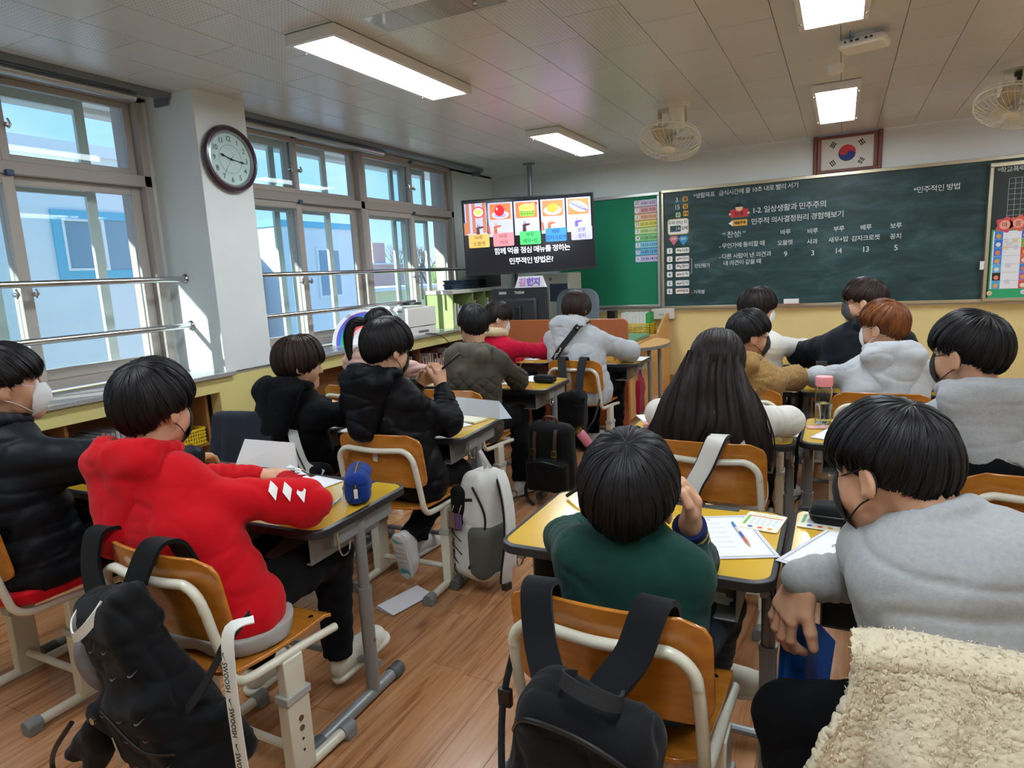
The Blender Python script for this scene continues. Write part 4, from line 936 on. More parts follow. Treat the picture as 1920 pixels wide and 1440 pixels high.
C_ = [(-1.545,0.97,-1,'school chair of the child in the red hoodie, patterned black bag hanging on it'),
 (-2.52,0.96,0,'school chair at the left edge under the child in the black padded coat'),
 (-1.755,2.15,2,'school chair of the child in the black windbreaker, scraped white mark on its back'),
 (-2.50,2.20,0,'school chair with a dark grey fleece draped over its back'),
 (-2.76,3.165,0,'school chair of the girl in the pink padded jacket'),
 (-2.01,3.146,0,'school chair of the child in the khaki parka'),
 (-1.725,4.40,-2,'school chair with black bag straps under the grey hoodie with the black strap'),
 (-2.42,4.35,0,'school chair of the child in the crimson fleece'),
 (-0.405,1.115,-1,'school chair of the green sweater child, black backpack hanging on it'),
 (0.27,1.16,0,'school chair under the cream sherpa blanket'),
 (-0.43,2.38,0,'school chair of the long haired girl, white bag strap over its back'),
 (0.55,2.24,0,'school chair at the right edge under the grey and black hoodie'),
 (-0.46,3.47,0,'school chair of the child in the brown fleece'),
 (0.185,3.475,0,'school chair of the copper haired child'),
 (-0.53,4.505,0,'school chair of the child in the cream sweater with a white mask'),
 (0.045,4.36,0,'school chair of the navy jacket child, dark strap over its corner')]
for c_ in C_: chair(*c_)

# ================================================================== FRONT CORNER: SHELF, PRINTER, TEACHER'S DESK
m_gwood = mat('green_stained_wood','#9fb070',0.5,noise=(10,0.12,(1,6,1))); m_gdk = mat('green_wood_dark','#7c8f56',0.55); m_pale=mat('pale_board','#cfccc4',0.5)
m_orange = mat('orange_panel','#b5683f',0.35,coat=0.2); m_lwood=mat('light_wood','#d8a564',0.4,noise=(7,0.15,(4,4,0.6))); m_mat=mat('desk_mat_green','#5d8d6c',0.35)
m_mon=mat('monitor_grey','#34383f',0.4); m_ylw=mat('basket_yellow','#e6c22a',0.4)
t = empty('green_bookcase',(-3.66,6.50,0.858),0,'pale green open bookcase standing on the far end of the sill','bookcase')
b = MB(); b.box(-0.34,0,-0.53,-0.51,0,0.36); b.obj('end_panel', m_gwood, t, bv=0.002)
MB().box(-0.34,0,0.72,0.74,0,0.36).obj('end_panel', m_gwood, t, bv=0.002)
MB().box(-0.36,0.012,-0.54,0.75,0.36,0.40).obj('top', m_pale, t, bv=0.003); MB().box(-0.34,0,-0.51,0.72,0,0.02).obj('base_board', m_gwood, t); MB().box(-0.34,-0.33,-0.51,0.72,0.02,0.36).obj('back_panel', m_gdk, t)
for y_ in (-0.10,0.18,0.45): MB().box(-0.32,0,y_,y_+0.02,0.02,0.36).obj('divider', m_gwood, t)
bc=('#e8e6e0','#c9d3da','#dcd2c0','#7c6a5a','#b9c8a8','#d8d8d8','#a0a8b8'); yy=-0.50; k=0; rb=random.Random(2)
while yy < 0.40:
    w_=rb.uniform(0.014,0.035); h_=rb.uniform(0.16,0.27)
    if any(abs(yy+w_/2-(d+0.01))<0.03 for d in (-0.10,0.18,0.45)): yy+=0.02; continue
    if not (-0.30<yy<-0.13 or 0.05<yy<0.15):
        tag(MB().box(-0.22,-0.03,0,w_,0,h_).obj('book',mat('bk'+bc[k%7],bc[k%7],0.6),loc=(-3.66,6.50+yy,0.879)),'book or file standing in the pale green bookcase','book','books in the green bookcase'); k+=1
    yy+=w_+0.003
for k in range(5):
    tag(MB().box(-0.13,0.13,-0.17,0.17,0,0.020).obj('laptop',mat('laptop_navy','#27384c',0.35,metal=0.3),loc=(-3.80+0.006*(k%2),6.42-0.01*(k%3),1.2585+0.0205*k),bv=0.004),'flat dark navy laptop in the stack on the green bookcase, number %s from the bottom'%('one','two','three','four','five')[k],'laptop','laptops stacked on the green bookcase')
for k in range(6):
    tag(MB().box(-0.14,0.14,-0.19,0.19,0,0.022).obj('laptop',mat('laptop_black','#15171b',0.3),loc=(-3.79,6.90+0.008*(k%2),1.2585+0.0225*k),bv=0.004),'black laptop in the taller stack on the green bookcase, number %s from the bottom'%('one','two','three','four','five','six')[k],'laptop','black laptops stacked behind the navy ones')
# beige machine on a trolley behind the screen
t = empty('document_scanner',(-2.98,7.25,0),0,'beige upright machine with a navy panel below the television','machine')
MB().box(-0.22,0.22,-0.2,0.2,0,1.38).obj('body', mat('machine_beige','#c9c6bb',0.5), t, bv=0.02); MB().box(-0.02,0.20,-0.212,-0.20,1.06,1.26).obj('panel', mat('panel_navy','#26344f',0.3), t, bv=0.005); MB().box(-0.02,0.0,-0.206,-0.2,1.30,1.33).obj('lamp', mat('red_lamp','#a0302c',0.4), t)
# printer
t = empty('laser_printer',(-3.78,5.32,0.858),R(-8),'white laser printer on the granite sill','printer')
MB().box(-0.19,0.19,-0.20,0.20,0.085,0.27).obj('body', m_white, t, bv=0.012); MB().box(-0.185,0.185,-0.195,0.195,0,0.082).obj('paper_drawer', m_white, t, bv=0.006)
MB().box(-0.14,0.14,-0.16,0.08,0.27,0.285).obj('output_tray', m_pale, t, bv=0.006); MB().box(0.188,0.192,-0.06,0.08,0.03,0.05).obj('drawer_grip', m_alud, t, bv=0.002); MB().box(-0.05,0.09,-0.205,-0.199,0.02,0.04).obj('drawer_slot', m_alud, t)
MB().box(0.05,0.12,-0.203,-0.2,0.235,0.245).obj('label', m_dgrey, t); MB().box(0.0,0.012,-0.203,-0.2,0.13,0.142).obj('sticker', m_ylw, t); MB().box(-0.01,0.0,-0.203,-0.2,0.118,0.13).obj('sticker', mat('card_#c8343c','#c8343c'), t)
MB().box(-0.16,0.02,0.08,0.19,0.285,0.31).obj('control_panel', m_dgrey, t, bv=0.004)
tag(MB().tube(smoothpath([(-3.62,5.25,0.866),(-3.575,5.40,0.862),(-3.56,5.6,0.80),(-3.52,5.78,0.62),(-3.47,5.9,0.45)],5),0.004,6).obj('power_cable',m_black),'black cable drooping from the printer over the sill edge','cable')
# rainbow card: white dome with coloured bands
t = empty('rainbow_card',(-3.72,4.60,0.858),R(48),'white domed card with a rainbow standing on the sill','paper craft'); FRc=Matrix.Rotation(PI/2,4,'X')
w_=0.30; MB().prism([(w_*math.cos(PI*k/24),0.30*math.sin(PI*k/24)) for k in range(25)],0,0.004,FRc).obj('back_sheet', mat('paper_white','#e9eaf0',0.7), t)
for k,c_ in enumerate(('#7a5ac8','#3a6ad8','#2aa8b8','#3fb85a','#e8d840','#f09030','#e05a60','#f0b8c0')):
    r0=0.262-0.017*k; r1=r0-0.017; P=[(r0*math.cos(PI*q/24)*1.02,r0*math.sin(PI*q/24)*1.06) for q in range(25)]+[(r1*math.cos(PI*q/24)*1.02,r1*math.sin(PI*q/24)*1.06) for q in range(24,-1,-1)]
    V=[FRc@Vector((p[0],p[1],0.0048)) for p in P]; n=25; MB().add(V,[(i,i+1,49-i-1,49-i) for i in range(24)]).obj('band', mat('rb'+c_,c_,0.6), t, smooth=0)
# orange partition
t = empty('orange_partition',(-2.45,5.55,0),0,'orange brown panel with rounded corners in front of the teacher desk','partition')
MB().prism(roundpoly(1.62,0.96,0.05,6,0,0.49),0,0.03,Matrix.Rotation(PI/2,4,'X')).obj('panel', m_orange, t, bv=0.004)
MB().box(-0.82,-0.79,-0.034,0.004,0.02,0.90).obj('side_post', m_orange, t, bv=0.004)
MB().lathe([(0.016,0),(0.014,0.006),(0,0.008)],14,Matrix.Translation((0.11,-0.03,0.80))@Matrix.Rotation(PI/2,4,'X'),cap=False).obj('screw_cover', m_orange, t)
t = empty('teacher_desk',(-2.45,6.15,0),0,'light wood teacher desk with a green mat behind the orange partition','desk')
MB().box(-0.80,0.72,-0.42,0.45,0.70,0.735).obj('top', m_mat, t, bv=0.006); MB().box(-0.84,0.82,-0.55,-0.43,0.70,0.73).obj('front_ledge', m_lwood, t)
MB().box(0.70,0.73,-0.40,0.42,0,0.70).obj('side_panel', m_lwood, t); MB().box(-0.80,-0.77,-0.40,0.42,0,0.70).obj('side_panel', m_lwood, t); MB().box(0.73,0.755,-0.40,0.05,0.02,0.70).obj('side_door', m_lwood, t)
t = empty('half_round_table',(-1.66,6.15,0),0,'half round light wood table leaf on grey legs beside the teacher desk','table')
P=[(0.24*math.sin(PI*k/20)-0.02,-0.42+0.84*k/20 if False else -0.42*math.cos(PI*k/20)) for k in range(21)]
MB().prism(P,0.665,0.69).obj('top', m_lwood, t, bv=0.004); MB().prism([(p[0]*1.03+0.001,p[1]*1.02) for p in P],0.660,0.686).obj('edge_band', m_alud, t)
for y_ in (-0.22,0.16): MB().tube([(0.10,y_,0),(0.10,y_,0.665)],0.019,12).obj('leg', m_steel, t)
# monitor with name sign
t = empty('monitor',(-2.88,5.98,0.735),R(4),'black computer monitor seen from behind above the orange partition','monitor')
MB().box(-0.30,0.30,0,0.03,0.14,0.52).obj('panel', m_mon, t, bv=0.008); MB().box(-0.19,0.19,-0.045,0.002,0.17,0.42).obj('rear_housing', m_mon, t, bv=0.03)
MB().box(-0.035,0.035,-0.08,-0.04,0,0.34).obj('neck', m_black, t, bv=0.01); MB().box(-0.14,0.14,-0.14,0.06,0,0.012).obj('foot', m_black, t, bv=0.004)
text('print','TREEM',0.035,front(0.0,-0.002,0.475),m_white,t,bold=0.001); MB().box(-0.22,-0.14,-0.002,0,0.462,0.488).obj('sticker', m_pale, t); MB().box(-0.03,0.12,-0.002,-0.0004,0.49,0.493).obj('line',m_dgrey,t)
t = empty('name_sign',(-2.76,6.00,1.256),R(2),'white folded paper name sign with lilac letters on top of the monitor','sign')
MB().add([(-0.16,-0.03,0),(0.16,-0.03,0),(0.13,0.0,0.11),(-0.13,0.0,0.11),(-0.16,0.03,0),(0.16,0.03,0)],[(0,1,2,3),(5,4,3,2),(0,3,4),(1,5,2),(0,4,5,1)]).obj('paper', mat('paper_white','#e9eaf0',0.7), t, smooth=0)
SG=Matrix.Translation((0,-0.0165,0.052))@Matrix.Rotation(R(75),4,'X'); 
text('print','김',0.085,SG@Matrix.Translation((-0.085,0,0.002)),mat('lt1','#d890d0',0.6),t,bold=0.004); text('print','현지',0.085,SG@Matrix.Translation((0.035,0,0.002)),mat('lt2','#8a6ad0',0.6),t,bold=0.004,space=0.9)
# grey office chair back behind
t = empty('office_chair',(-2.62,6.95,0),0,'grey teacher chair, its rounded back beside the name sign','chair')
MB().prism(roundpoly(0.50,0.50,0.14,8,0,0.95),0,0.05,Matrix.Rotation(PI/2,4,'X')).obj('backrest', mat('chair_grey','#6d757e',0.7), t, bv=0.015); MB().box(-0.24,0.24,-0.50,-0.03,0.42,0.50).obj('seat', mat('chair_grey','#6d757e',0.7), t, bv=0.03)
MB().tube([(0,-0.25,0.08),(0,-0.25,0.42)],0.025,12).obj('gas_post', m_black, t); MB().box(-0.03,0.03,-0.06,0.0,0.42,0.75).obj('back_stem', m_black, t)
for k in range(5):
    a=2*PI*k/5; MB().tube([(0,-0.25,0.09),(0.27*math.cos(a),-0.25+0.27*math.sin(a),0.06)],0.018,8).obj('leg', m_black, t); MB().lathe([(0.0,0),(0.025,0.0),(0.025,0.045),(0,0.045)],10,Matrix.Translation((0.27*math.cos(a),-0.25+0.27*math.sin(a),0.0)),cap=False).obj('castor', m_black, t)
# side cabinet with yellow basket of files
t = empty('side_cabinet',(-2.12,7.42,0),0,'light wood cabinet by the front wall carrying the yellow basket','cabinet')
MB().box(-0.30,0.34,-0.28,0.27,0,0.66).obj('body', m_lwood, t, bv=0.006); MB().prism([(-0.28,0),(0.27,0),(0.27,0.20),(0.10,0.20),(-0.28,0.02)],0.32,0.34,Matrix.Translation((0,0,0.66))@Matrix(((0,0,1,0),(1,0,0,0),(0,1,0,0),(0,0,0,1)))).obj('side_wing', m_lwood, t)
def basket(x,y,z,w_,d_,h_,label,rz=0):
    t=empty('wire_basket',(x,y,z),R(rz),label,'basket'); b=MB(); b.box(-w_/2,w_/2,-d_/2,d_/2,0,0.004); nb=int(w_/0.018)
    for (x0,y0,x1,y1,n) in ((-w_/2,-d_/2,w_/2,-d_/2,nb),(-w_/2,d_/2,w_/2,d_/2,nb),(-w_/2,-d_/2,-w_/2,d_/2,int(d_/0.018)),(w_/2,-d_/2,w_/2,d_/2,int(d_/0.018))):
        for k in range(n+1):
            xx=x0+(x1-x0)*k/n; yy=y0+(y1-y0)*k/n; b.box(xx-0.0028,xx+0.0028,yy-0.0028,yy+0.0028,0.002,h_)
        for q in range(5):
            zz=0.01+(h_-0.015)*q/4; hh=0.006 if q==4 else 0.0028
            b.box(min(x0,x1)-0.003,max(x0,x1)+0.003,min(y0,y1)-0.003,max(y0,y1)+0.003,zz-hh,zz+hh)
    b.obj('body', m_ylw, t, smooth=0)['kind']='stuff'; return t
basket(-2.05,7.30,0.661,0.34,0.24,0.12,'yellow plastic basket full of thin files below the notice board')
for k in range(22):
    c_=('#e8ebe8','#dfe6e0','#e6e0d8')[k%3] if k<19 else '#3fa860'
    tag(MB().box(-0.0055,0.0055,-0.10,0.10,0,0.235-0.004*(k%4)).obj('file',mat('file'+c_,c_,0.6),loc=(-2.20+0.0145*k,7.30,0.667)),'thin %s file standing in the yellow basket'%('green' if k>=19 else 'white'),'file','%s files in the yellow basket'%('green' if k>=19 else 'white'))
tag(MB().box(-0.05,0.05,-0.05,0.05,0,0.26).obj('pen_holder',m_black,loc=(-2.36,7.35,0.661),bv=0.004),'black desk organiser left of the yellow basket','organiser')
t=empty('wall_box',(-1.96,7.74,0.79),0,'pale grey wall box under the corner of the notice board','box'); MB().box(-0.02,0.24,-0.08,-0.0,0,0.12).obj('case',m_pale,t,bv=0.004); MB().box(0.06,0.16,-0.083,-0.08,0.05,0.06).obj('slot',m_grey,t)

# ================================================================== CUBBY SHELVES UNDER THE SILL
m_cub=mat('cubby_wood','#a8764a',0.5,noise=(7,0.2,(4,0.6,4)))
t=empty('cubby_shelf',(-3.84,1.2,0.06),0,'brown wooden cubby shelf in the recess under the left window','shelf')
for z_ in (0,0.33,0.655): MB().box(-0.15,0.14,-1.75,1.70,z_,z_+0.018).obj('board',m_cub,t)
for y_ in (-1.74,-0.9,-0.05,0.80,1.68): MB().box(-0.15,0.14,y_,y_+0.018,0.018,0.655).obj('upright',m_cub,t)
MB().box(-0.155,-0.15,-1.75,1.7,0,0.67).obj('back',m_cub,t)
t=empty('cubby_shelf',(-3.84,5.35,0.06),0,'brown wooden cubby shelf with books in the recess under the far window','shelf')
for z_ in (0,0.33,0.655): MB().box(-0.15,0.14,-1.53,1.53,z_,z_+0.018).obj('board',m_cub,t)
for y_ in (-1.52,-0.76,0.0,0.76,1.51): MB().box(-0.15,0.14,y_,y_+0.018,0.018,0.655).obj('upright',m_cub,t)
MB().box(-0.155,-0.15,-1.53,1.53,0,0.67).obj('back',m_cub,t)
fc=('#d8d8dc','#b8c0cc','#d05a50','#e0a050','#8aa0b8','#cfd0d4','#6a8ab0','#a8a8ac','#c8b0a0')
rb=random.Random(9)
y_=0.55; k=0
while y_<2.62:
    if abs(y_-2.01)<0.03 or abs(y_-1.16)<0.03: y_+=0.03; continue
    if not (2.60<y_):
        tt=empty('file_pocket',(-3.79,y_,0.409),0,'translucent file pocket with a coloured spine label in the cubby under the left window','file','file pockets under the left window')
        h_=0.21+rb.uniform(-.01,.01); MB().box(-0.13,0.075,-0.011,0.011,0,h_).obj('pocket',mat('fp%d'%(k%4),('#c4c8ce','#b2b6bc','#d2d2d6','#a8acb4')[k%4],0.3),tt,bv=0.003); MB().box(0.075,0.077,-0.008,0.008,0.02,0.13).obj('spine_label',mat('fl'+fc[k%9],fc[k%9],0.6),tt); k+=1
    y_+=0.028
basket(-3.79,2.765,0.41,0.20,0.18,0.105,'yellow perforated basket in the cubby right beside the pillar')
y_=4.7; k=0
while y_<6.1:
    if abs(y_-5.35)<0.035 or abs(y_-6.11)<0.03: y_+=0.03; continue
    w_=rb.uniform(.012,.03); h_=rb.uniform(.16,.26)
    tag(MB().box(-0.12,0.06,0,w_,0,h_).obj('book',mat('cb%d'%(k%6),('#8c2f38','#e0ddd6','#5a3a34','#c9b8a8','#7a3038','#d8d0c8')[k%6],0.6),loc=(-3.78,y_,0.409)),'book standing in the cubby under the far window','book','books in the cubby under the far window'); y_+=w_+.002; k+=1

# scraped sticker residue on the back of the windbreaker child's chair
MB().prism([(-0.012,-0.02),(0.008,-0.024),(0.014,0.0),(0.004,0.022),(-0.006,0.012),(-0.014,0.004)],0,0.0006,Matrix.Translation((0.0,-0.2365,0.665))@Matrix.Rotation(PI/2,4,'X')).obj('residue', m_tape2 if 'm_tape2' in globals() else mat('residue','#d9cfc0',0.8), [o for o in COL.objects if o.name.startswith('school_chair') and o.get('label','').startswith('school chair of the child in the black windbreaker')][0])
# ================================================================== PEOPLE: distance-field bodies, clothes, hands; strand hair
def nrm(v): v = np.asarray(v, float); return v/max(1e-9, np.linalg.norm(v))
class Field:
    """signed distance grid built from tapered capsules and ellipsoids with smooth union"""
    def __init__(s, lo, hi, h):
        s.lo = np.array(lo, float); s.h = h; s.n = np.maximum(2, np.ceil((np.array(hi)-s.lo)/h).astype(int)+1)
        s.D = np.full(s.n, 0.2, np.float32)
    def win(s, lo, hi):
        a = np.clip(np.floor((lo-s.lo)/s.h).astype(int), 0, s.n); b = np.clip(np.ceil((hi-s.lo)/s.h).astype(int)+1, 0, s.n)
        if (b <= a).any(): return None
        ax = [s.lo[i]+s.h*np.arange(a[i], b[i]) for i in range(3)]
        return (slice(a[0],b[0]),slice(a[1],b[1]),slice(a[2],b[2])), ax
    def mix(s, w, d, k, op):
        A = s.D[w]
        if op == 'add':
            hh = np.maximum(k-np.abs(A-d), 0)/k if k > 0 else 0; s.D[w] = np.minimum(A, d)-hh*hh*k*0.25
        elif op == 'sub':
            hh = np.maximum(k-np.abs(A+d), 0)/k if k > 0 else 0; s.D[w] = np.maximum(A, -d)+hh*hh*k*0.25
        elif op == 'cut': s.D[w] = np.maximum(A, d)
    def cap(s, a, b, ra, rb=None, k=0.03, op='add', fold=None, sq=None):
        rb = ra if rb is None else rb; a = np.array(a, float); b = np.array(b, float); m = max(ra, rb)+max(k, 0.02)+0.02
        q = s.win(np.minimum(a, b)-m, np.maximum(a, b)+m)
        if q is None: return
        w, (X, Y, Z) = q; d = b-a; L2 = max(1e-9, d@d)
        px = (X-a[0])[:,None,None]; py = (Y-a[1])[None,:,None]; pz = (Z-a[2])[None,None,:]
        t = np.clip((px*d[0]+py*d[1]+pz*d[2])/L2, 0, 1)
        rx, ry, rz = px-t*d[0], py-t*d[1], pz-t*d[2]
        r = ra+(rb-ra)*t
        if fold:                                       # (amplitude, count, phase)
            ph = fold[2]+ 3.0*np.sin(rx*14+ry*9+fold[2])
            r = r + fold[0]*(np.abs(np.sin(t*fold[1]*math.pi+ph))-0.5)
        s.mix(w, np.sqrt(rx*rx+ry*ry+rz*rz)-r, k, op)
    def ell(s, c, r, k=0.03, op='add', R_=None):
        c = np.array(c, float); r = np.array(r, float); m = max(r)+max(k, 0.02)+0.01
        q = s.win(c-m, c+m)
        if q is None: return
        w, (X, Y, Z) = q; px = (X-c[0])[:,None,None]; py = (Y-c[1])[None,:,None]; pz = (Z-c[2])[None,None,:]
        if R_ is not None:
            A = np.asarray(R_); u = px*A[0,0]+py*A[1,0]+pz*A[2,0]; v = px*A[0,1]+py*A[1,1]+pz*A[2,1]; t = px*A[0,2]+py*A[1,2]+pz*A[2,2]
        else: u, v, t = px, py, pz
        k0 = np.sqrt((u/r[0])**2+(v/r[1])**2+(t/r[2])**2); k1 = np.sqrt((u/r[0]**2)**2+(v/r[1]**2)**2+(t/r[2]**2)**2)
        s.mix(w, k0*(k0-1)/np.maximum(k1, 1e-6), k, op)
    def box(s, c, hs, r=0.02, k=0.02, op='add', R_=None, taper=0.0):
        c = np.array(c, float); hs = np.array(hs, float); m = np.linalg.norm(hs)+k+0.02; q = s.win(c-m, c+m)
        if q is None: return
        w, (X, Y, Z) = q; px = (X-c[0])[:,None,None]; py = (Y-c[1])[None,:,None]; pz = (Z-c[2])[None,None,:]
        A = np.eye(3) if R_ is None else np.asarray(R_); u = px*A[0,0]+py*A[1,0]+pz*A[2,0]; v = px*A[0,1]+py*A[1,1]+pz*A[2,1]; t = px*A[0,2]+py*A[1,2]+pz*A[2,2]
        sc = 1-taper*t/hs[2]; a = np.abs(u)/sc-(hs[0]-r); b = np.abs(v)/sc-(hs[1]-r); d = np.abs(t)-(hs[2]-r)
        o = np.sqrt(np.maximum(a,0)**2+np.maximum(b,0)**2+np.maximum(d,0)**2)+np.minimum(np.maximum(np.maximum(a,b),d),0)-r
        s.mix(w, o, k, op)
    def plane(s, p, n):
        """keep the side the normal points away from"""
        n = nrm(n); X, Y, Z = [s.lo[i]+s.h*np.arange(s.n[i]) for i in range(3)]
        d = (X-p[0])[:,None,None]*n[0]+(Y-p[1])[None,:,None]*n[1]+(Z-p[2])[None,None,:]*n[2]
        s.D = np.maximum(s.D, d.astype(np.float32))
    def crease(s, amp, scale, seed, stretch=(1,1,1)):
        n = s.noise(1.0, scale, seed, stretch, ret=True); s.D += amp*(np.exp(-(n/0.16)**2)-0.2)
    def noise(s, amp, scale, seed, stretch=(1,1,1), ret=False):
        rg = np.random.default_rng(seed); ext = (s.n*s.h)/scale*np.array(stretch); g = rg.standard_normal(tuple(np.ceil(ext).astype(int)+3)).astype(np.float32)
        def ax(i):
            t = np.arange(s.n[i])*s.h/scale*stretch[i]; i0 = np.floor(t).astype(int); f = t-i0; return i0, (f*f*(3-2*f)).astype(np.float32)
        (i, fx), (j, fy), (k, fz) = ax(0), ax(1), ax(2)
        g = g[i]*(1-fx)[:,None,None]+g[i+1]*fx[:,None,None]; g = g[:,j]*(1-fy)[None,:,None]+g[:,j+1]*fy[None,:,None]
        g = g[:,:,k]*(1-fz)[None,None,:]+g[:,:,k+1]*fz[None,None,:]
        if ret: return g
        s.D += amp*g
    def fn(s, f):
        X, Y, Z = [s.lo[i]+s.h*np.arange(s.n[i]) for i in range(3)]
        s.D += f(X[:,None,None], Y[None,:,None], Z[None,None,:]).astype(np.float32)
    def mesh(s):
        # close at the borders
        D = s.D; D[0]=np.maximum(D[0],.01);D[-1]=np.maximum(D[-1],.01);D[:,0]=np.maximum(D[:,0],.01);D[:,-1]=np.maximum(D[:,-1],.01);D[:,:,0]=np.maximum(D[:,:,0],.01);D[:,:,-1]=np.maximum(D[:,:,-1],.01)
        g = vdb.FloatGrid(0.2); g.copyFromArray(np.ascontiguousarray(D)); P, Q = g.convertToQuads(0.0)
        return P.astype(np.float32)*s.h+s.lo.astype(np.float32), Q[:, ::-1]
def join(parts):
    V = []; F = []; n = 0
    for v, f in parts: V.append(v); F.append(f+n); n += len(v)
    return np.concatenate(V), np.concatenate(F)

def rot(yaw=0, pitch=0, roll=0):
    """columns: right, forward, up. yaw left positive, pitch up positive, roll = tilt to own right positive"""
    return np.array((Matrix.Rotation(R(yaw),3,'Z') @ Matrix.Rotation(R(pitch),3,'X') @ Matrix.Rotation(R(roll),3,'Y')))
m_skin = mat('skin', '#d9a687', 0.5, sub=0.12, noise=(14, 0.07), spec=0.4)
m_skin2 = mat('skin_deep', '#c48f70', 0.5, sub=0.12, noise=(14, 0.07), spec=0.4)
m_eye = mat('eye_white', '#e8e6e2', 0.2); m_iris = mat('iris_dark', '#1c1210', 0.15); m_lip = mat('lip', '#b8655a', 0.45)

def hand_prims(f, wrist, fwd, palm_n, side, curl=(20,25,25), thumb=(30, 20), s=1.0, spread=6, curls=None):
    """wrist point, direction of the fingers, normal the palm faces; side=+1 right hand, -1 left hand"""
    fwd = nrm(fwd); pn = nrm(palm_n - np.dot(palm_n, fwd)*fwd); lat = np.cross(fwd, pn)*side   # lat points to the thumb side
    W = np.array(wrist, float); g = lambda a, b_, c: W + (fwd*a + lat*b_ + pn*c)*s
    f.cap(g(-0.010,0,0), g(0.012,0,0), 0.023*s, 0.024*s, 0.012)
    for b_ in (-0.022, -0.007, 0.008, 0.022):
        f.cap(g(0.006,b_*0.62,0), g(0.070,b_*1.08,0), 0.0155*s, 0.0115*s, 0.012)
    f.cap(g(0.018,0.020,0.006), g(0.048,0.034,0.010), 0.0165*s, 0.0125*s, 0.012)      # thumb root
    L = [(0.030,0.019,0.016),(0.037,0.024,0.018),(0.040,0.026,0.018),(0.036,0.022,0.017)]   # little .. index
    offs = [-0.0265,-0.0095,0.0085,0.0255]
    for i in range(4):
        c_ = curls[i] if curls else curl; p = g(0.070 + (0.004 if i in (1,2) else 0), offs[i], 0); a = 0; d0 = fwd*math.cos(R(spread*(i-1.5)*0.6))+lat*math.sin(R(spread*(i-1.5)*0.6))
        r = (0.0078,0.0088,0.0092,0.0090)[i]*s
        for j in range(3):
            a += R(c_[j]); d = d0*math.cos(a)+pn*math.sin(a); q = p+d*L[i][j]*s
            f.cap(p, q, r*(1-0.06*j), r*(1-0.06*(j+1)), 0.004); p = q
    # thumb
    p = g(0.045,0.034,0.010); a = R(thumb[0]); d = nrm(fwd*math.cos(a)*0.8+lat*math.sin(a)+pn*0.35)
    q = p+d*0.031*s; f.cap(p, q, 0.0115*s, 0.0105*s, 0.006)
    d2 = nrm(d*math.cos(R(thumb[1]))+(fwd*0.6-lat*0.6+pn*0.5)*math.sin(R(thumb[1]))); f.cap(q, q+d2*0.026*s, 0.0105*s, 0.0085*s, 0.005)
    return g

def hair_dirs(alpha, t, whorl, zend):
    """alpha: azimuth (0 front, +90 own right), t 0..1 from whorl to hair line"""
    w = nrm(whorl); e = np.stack([np.sin(alpha)*np.cos(zend), np.cos(alpha)*np.cos(zend), np.sin(zend)], -1)
    om = np.arccos(np.clip((e*w).sum(-1), -0.999, 0.999))
    so = np.sin(om); return (np.sin((1-t)*om)/so)[...,None]*w + (np.sin(t*om)/so)[...,None]*e
STY = {   # hair line elevation (degrees) at azimuth 0,45,75,105,140,180 ; thickness ; whorl
 'bowl':  dict(line=(2,-6,-16,-30,-60,-69), th=0.021, whorl=(0.05,-0.50,0.85), nape=True),
 'short': dict(line=(10,0,-8,-26,-58,-68), th=0.017, whorl=(0.12,-0.55,0.8), nape=True),
 'twoblock': dict(line=(0,-4,-2,-8,-44,-54), th=0.020, whorl=(0.0,-0.5,0.86), nape=True),
 'bob':   dict(line=(2,-10,-34,-46,-58,-62), th=0.024, whorl=(0.0,-0.2,0.98)),
 'up':    dict(line=(28,20,2,-12,-30,-44), th=0.008, whorl=(0.0,-0.75,0.3)),
 'long':  dict(line=(20,8,-34,-56,-60,-62), th=0.022, whorl=(0.0,0.1,1.0)),
}
AZ = np.radians([0,45,75,105,140,180])
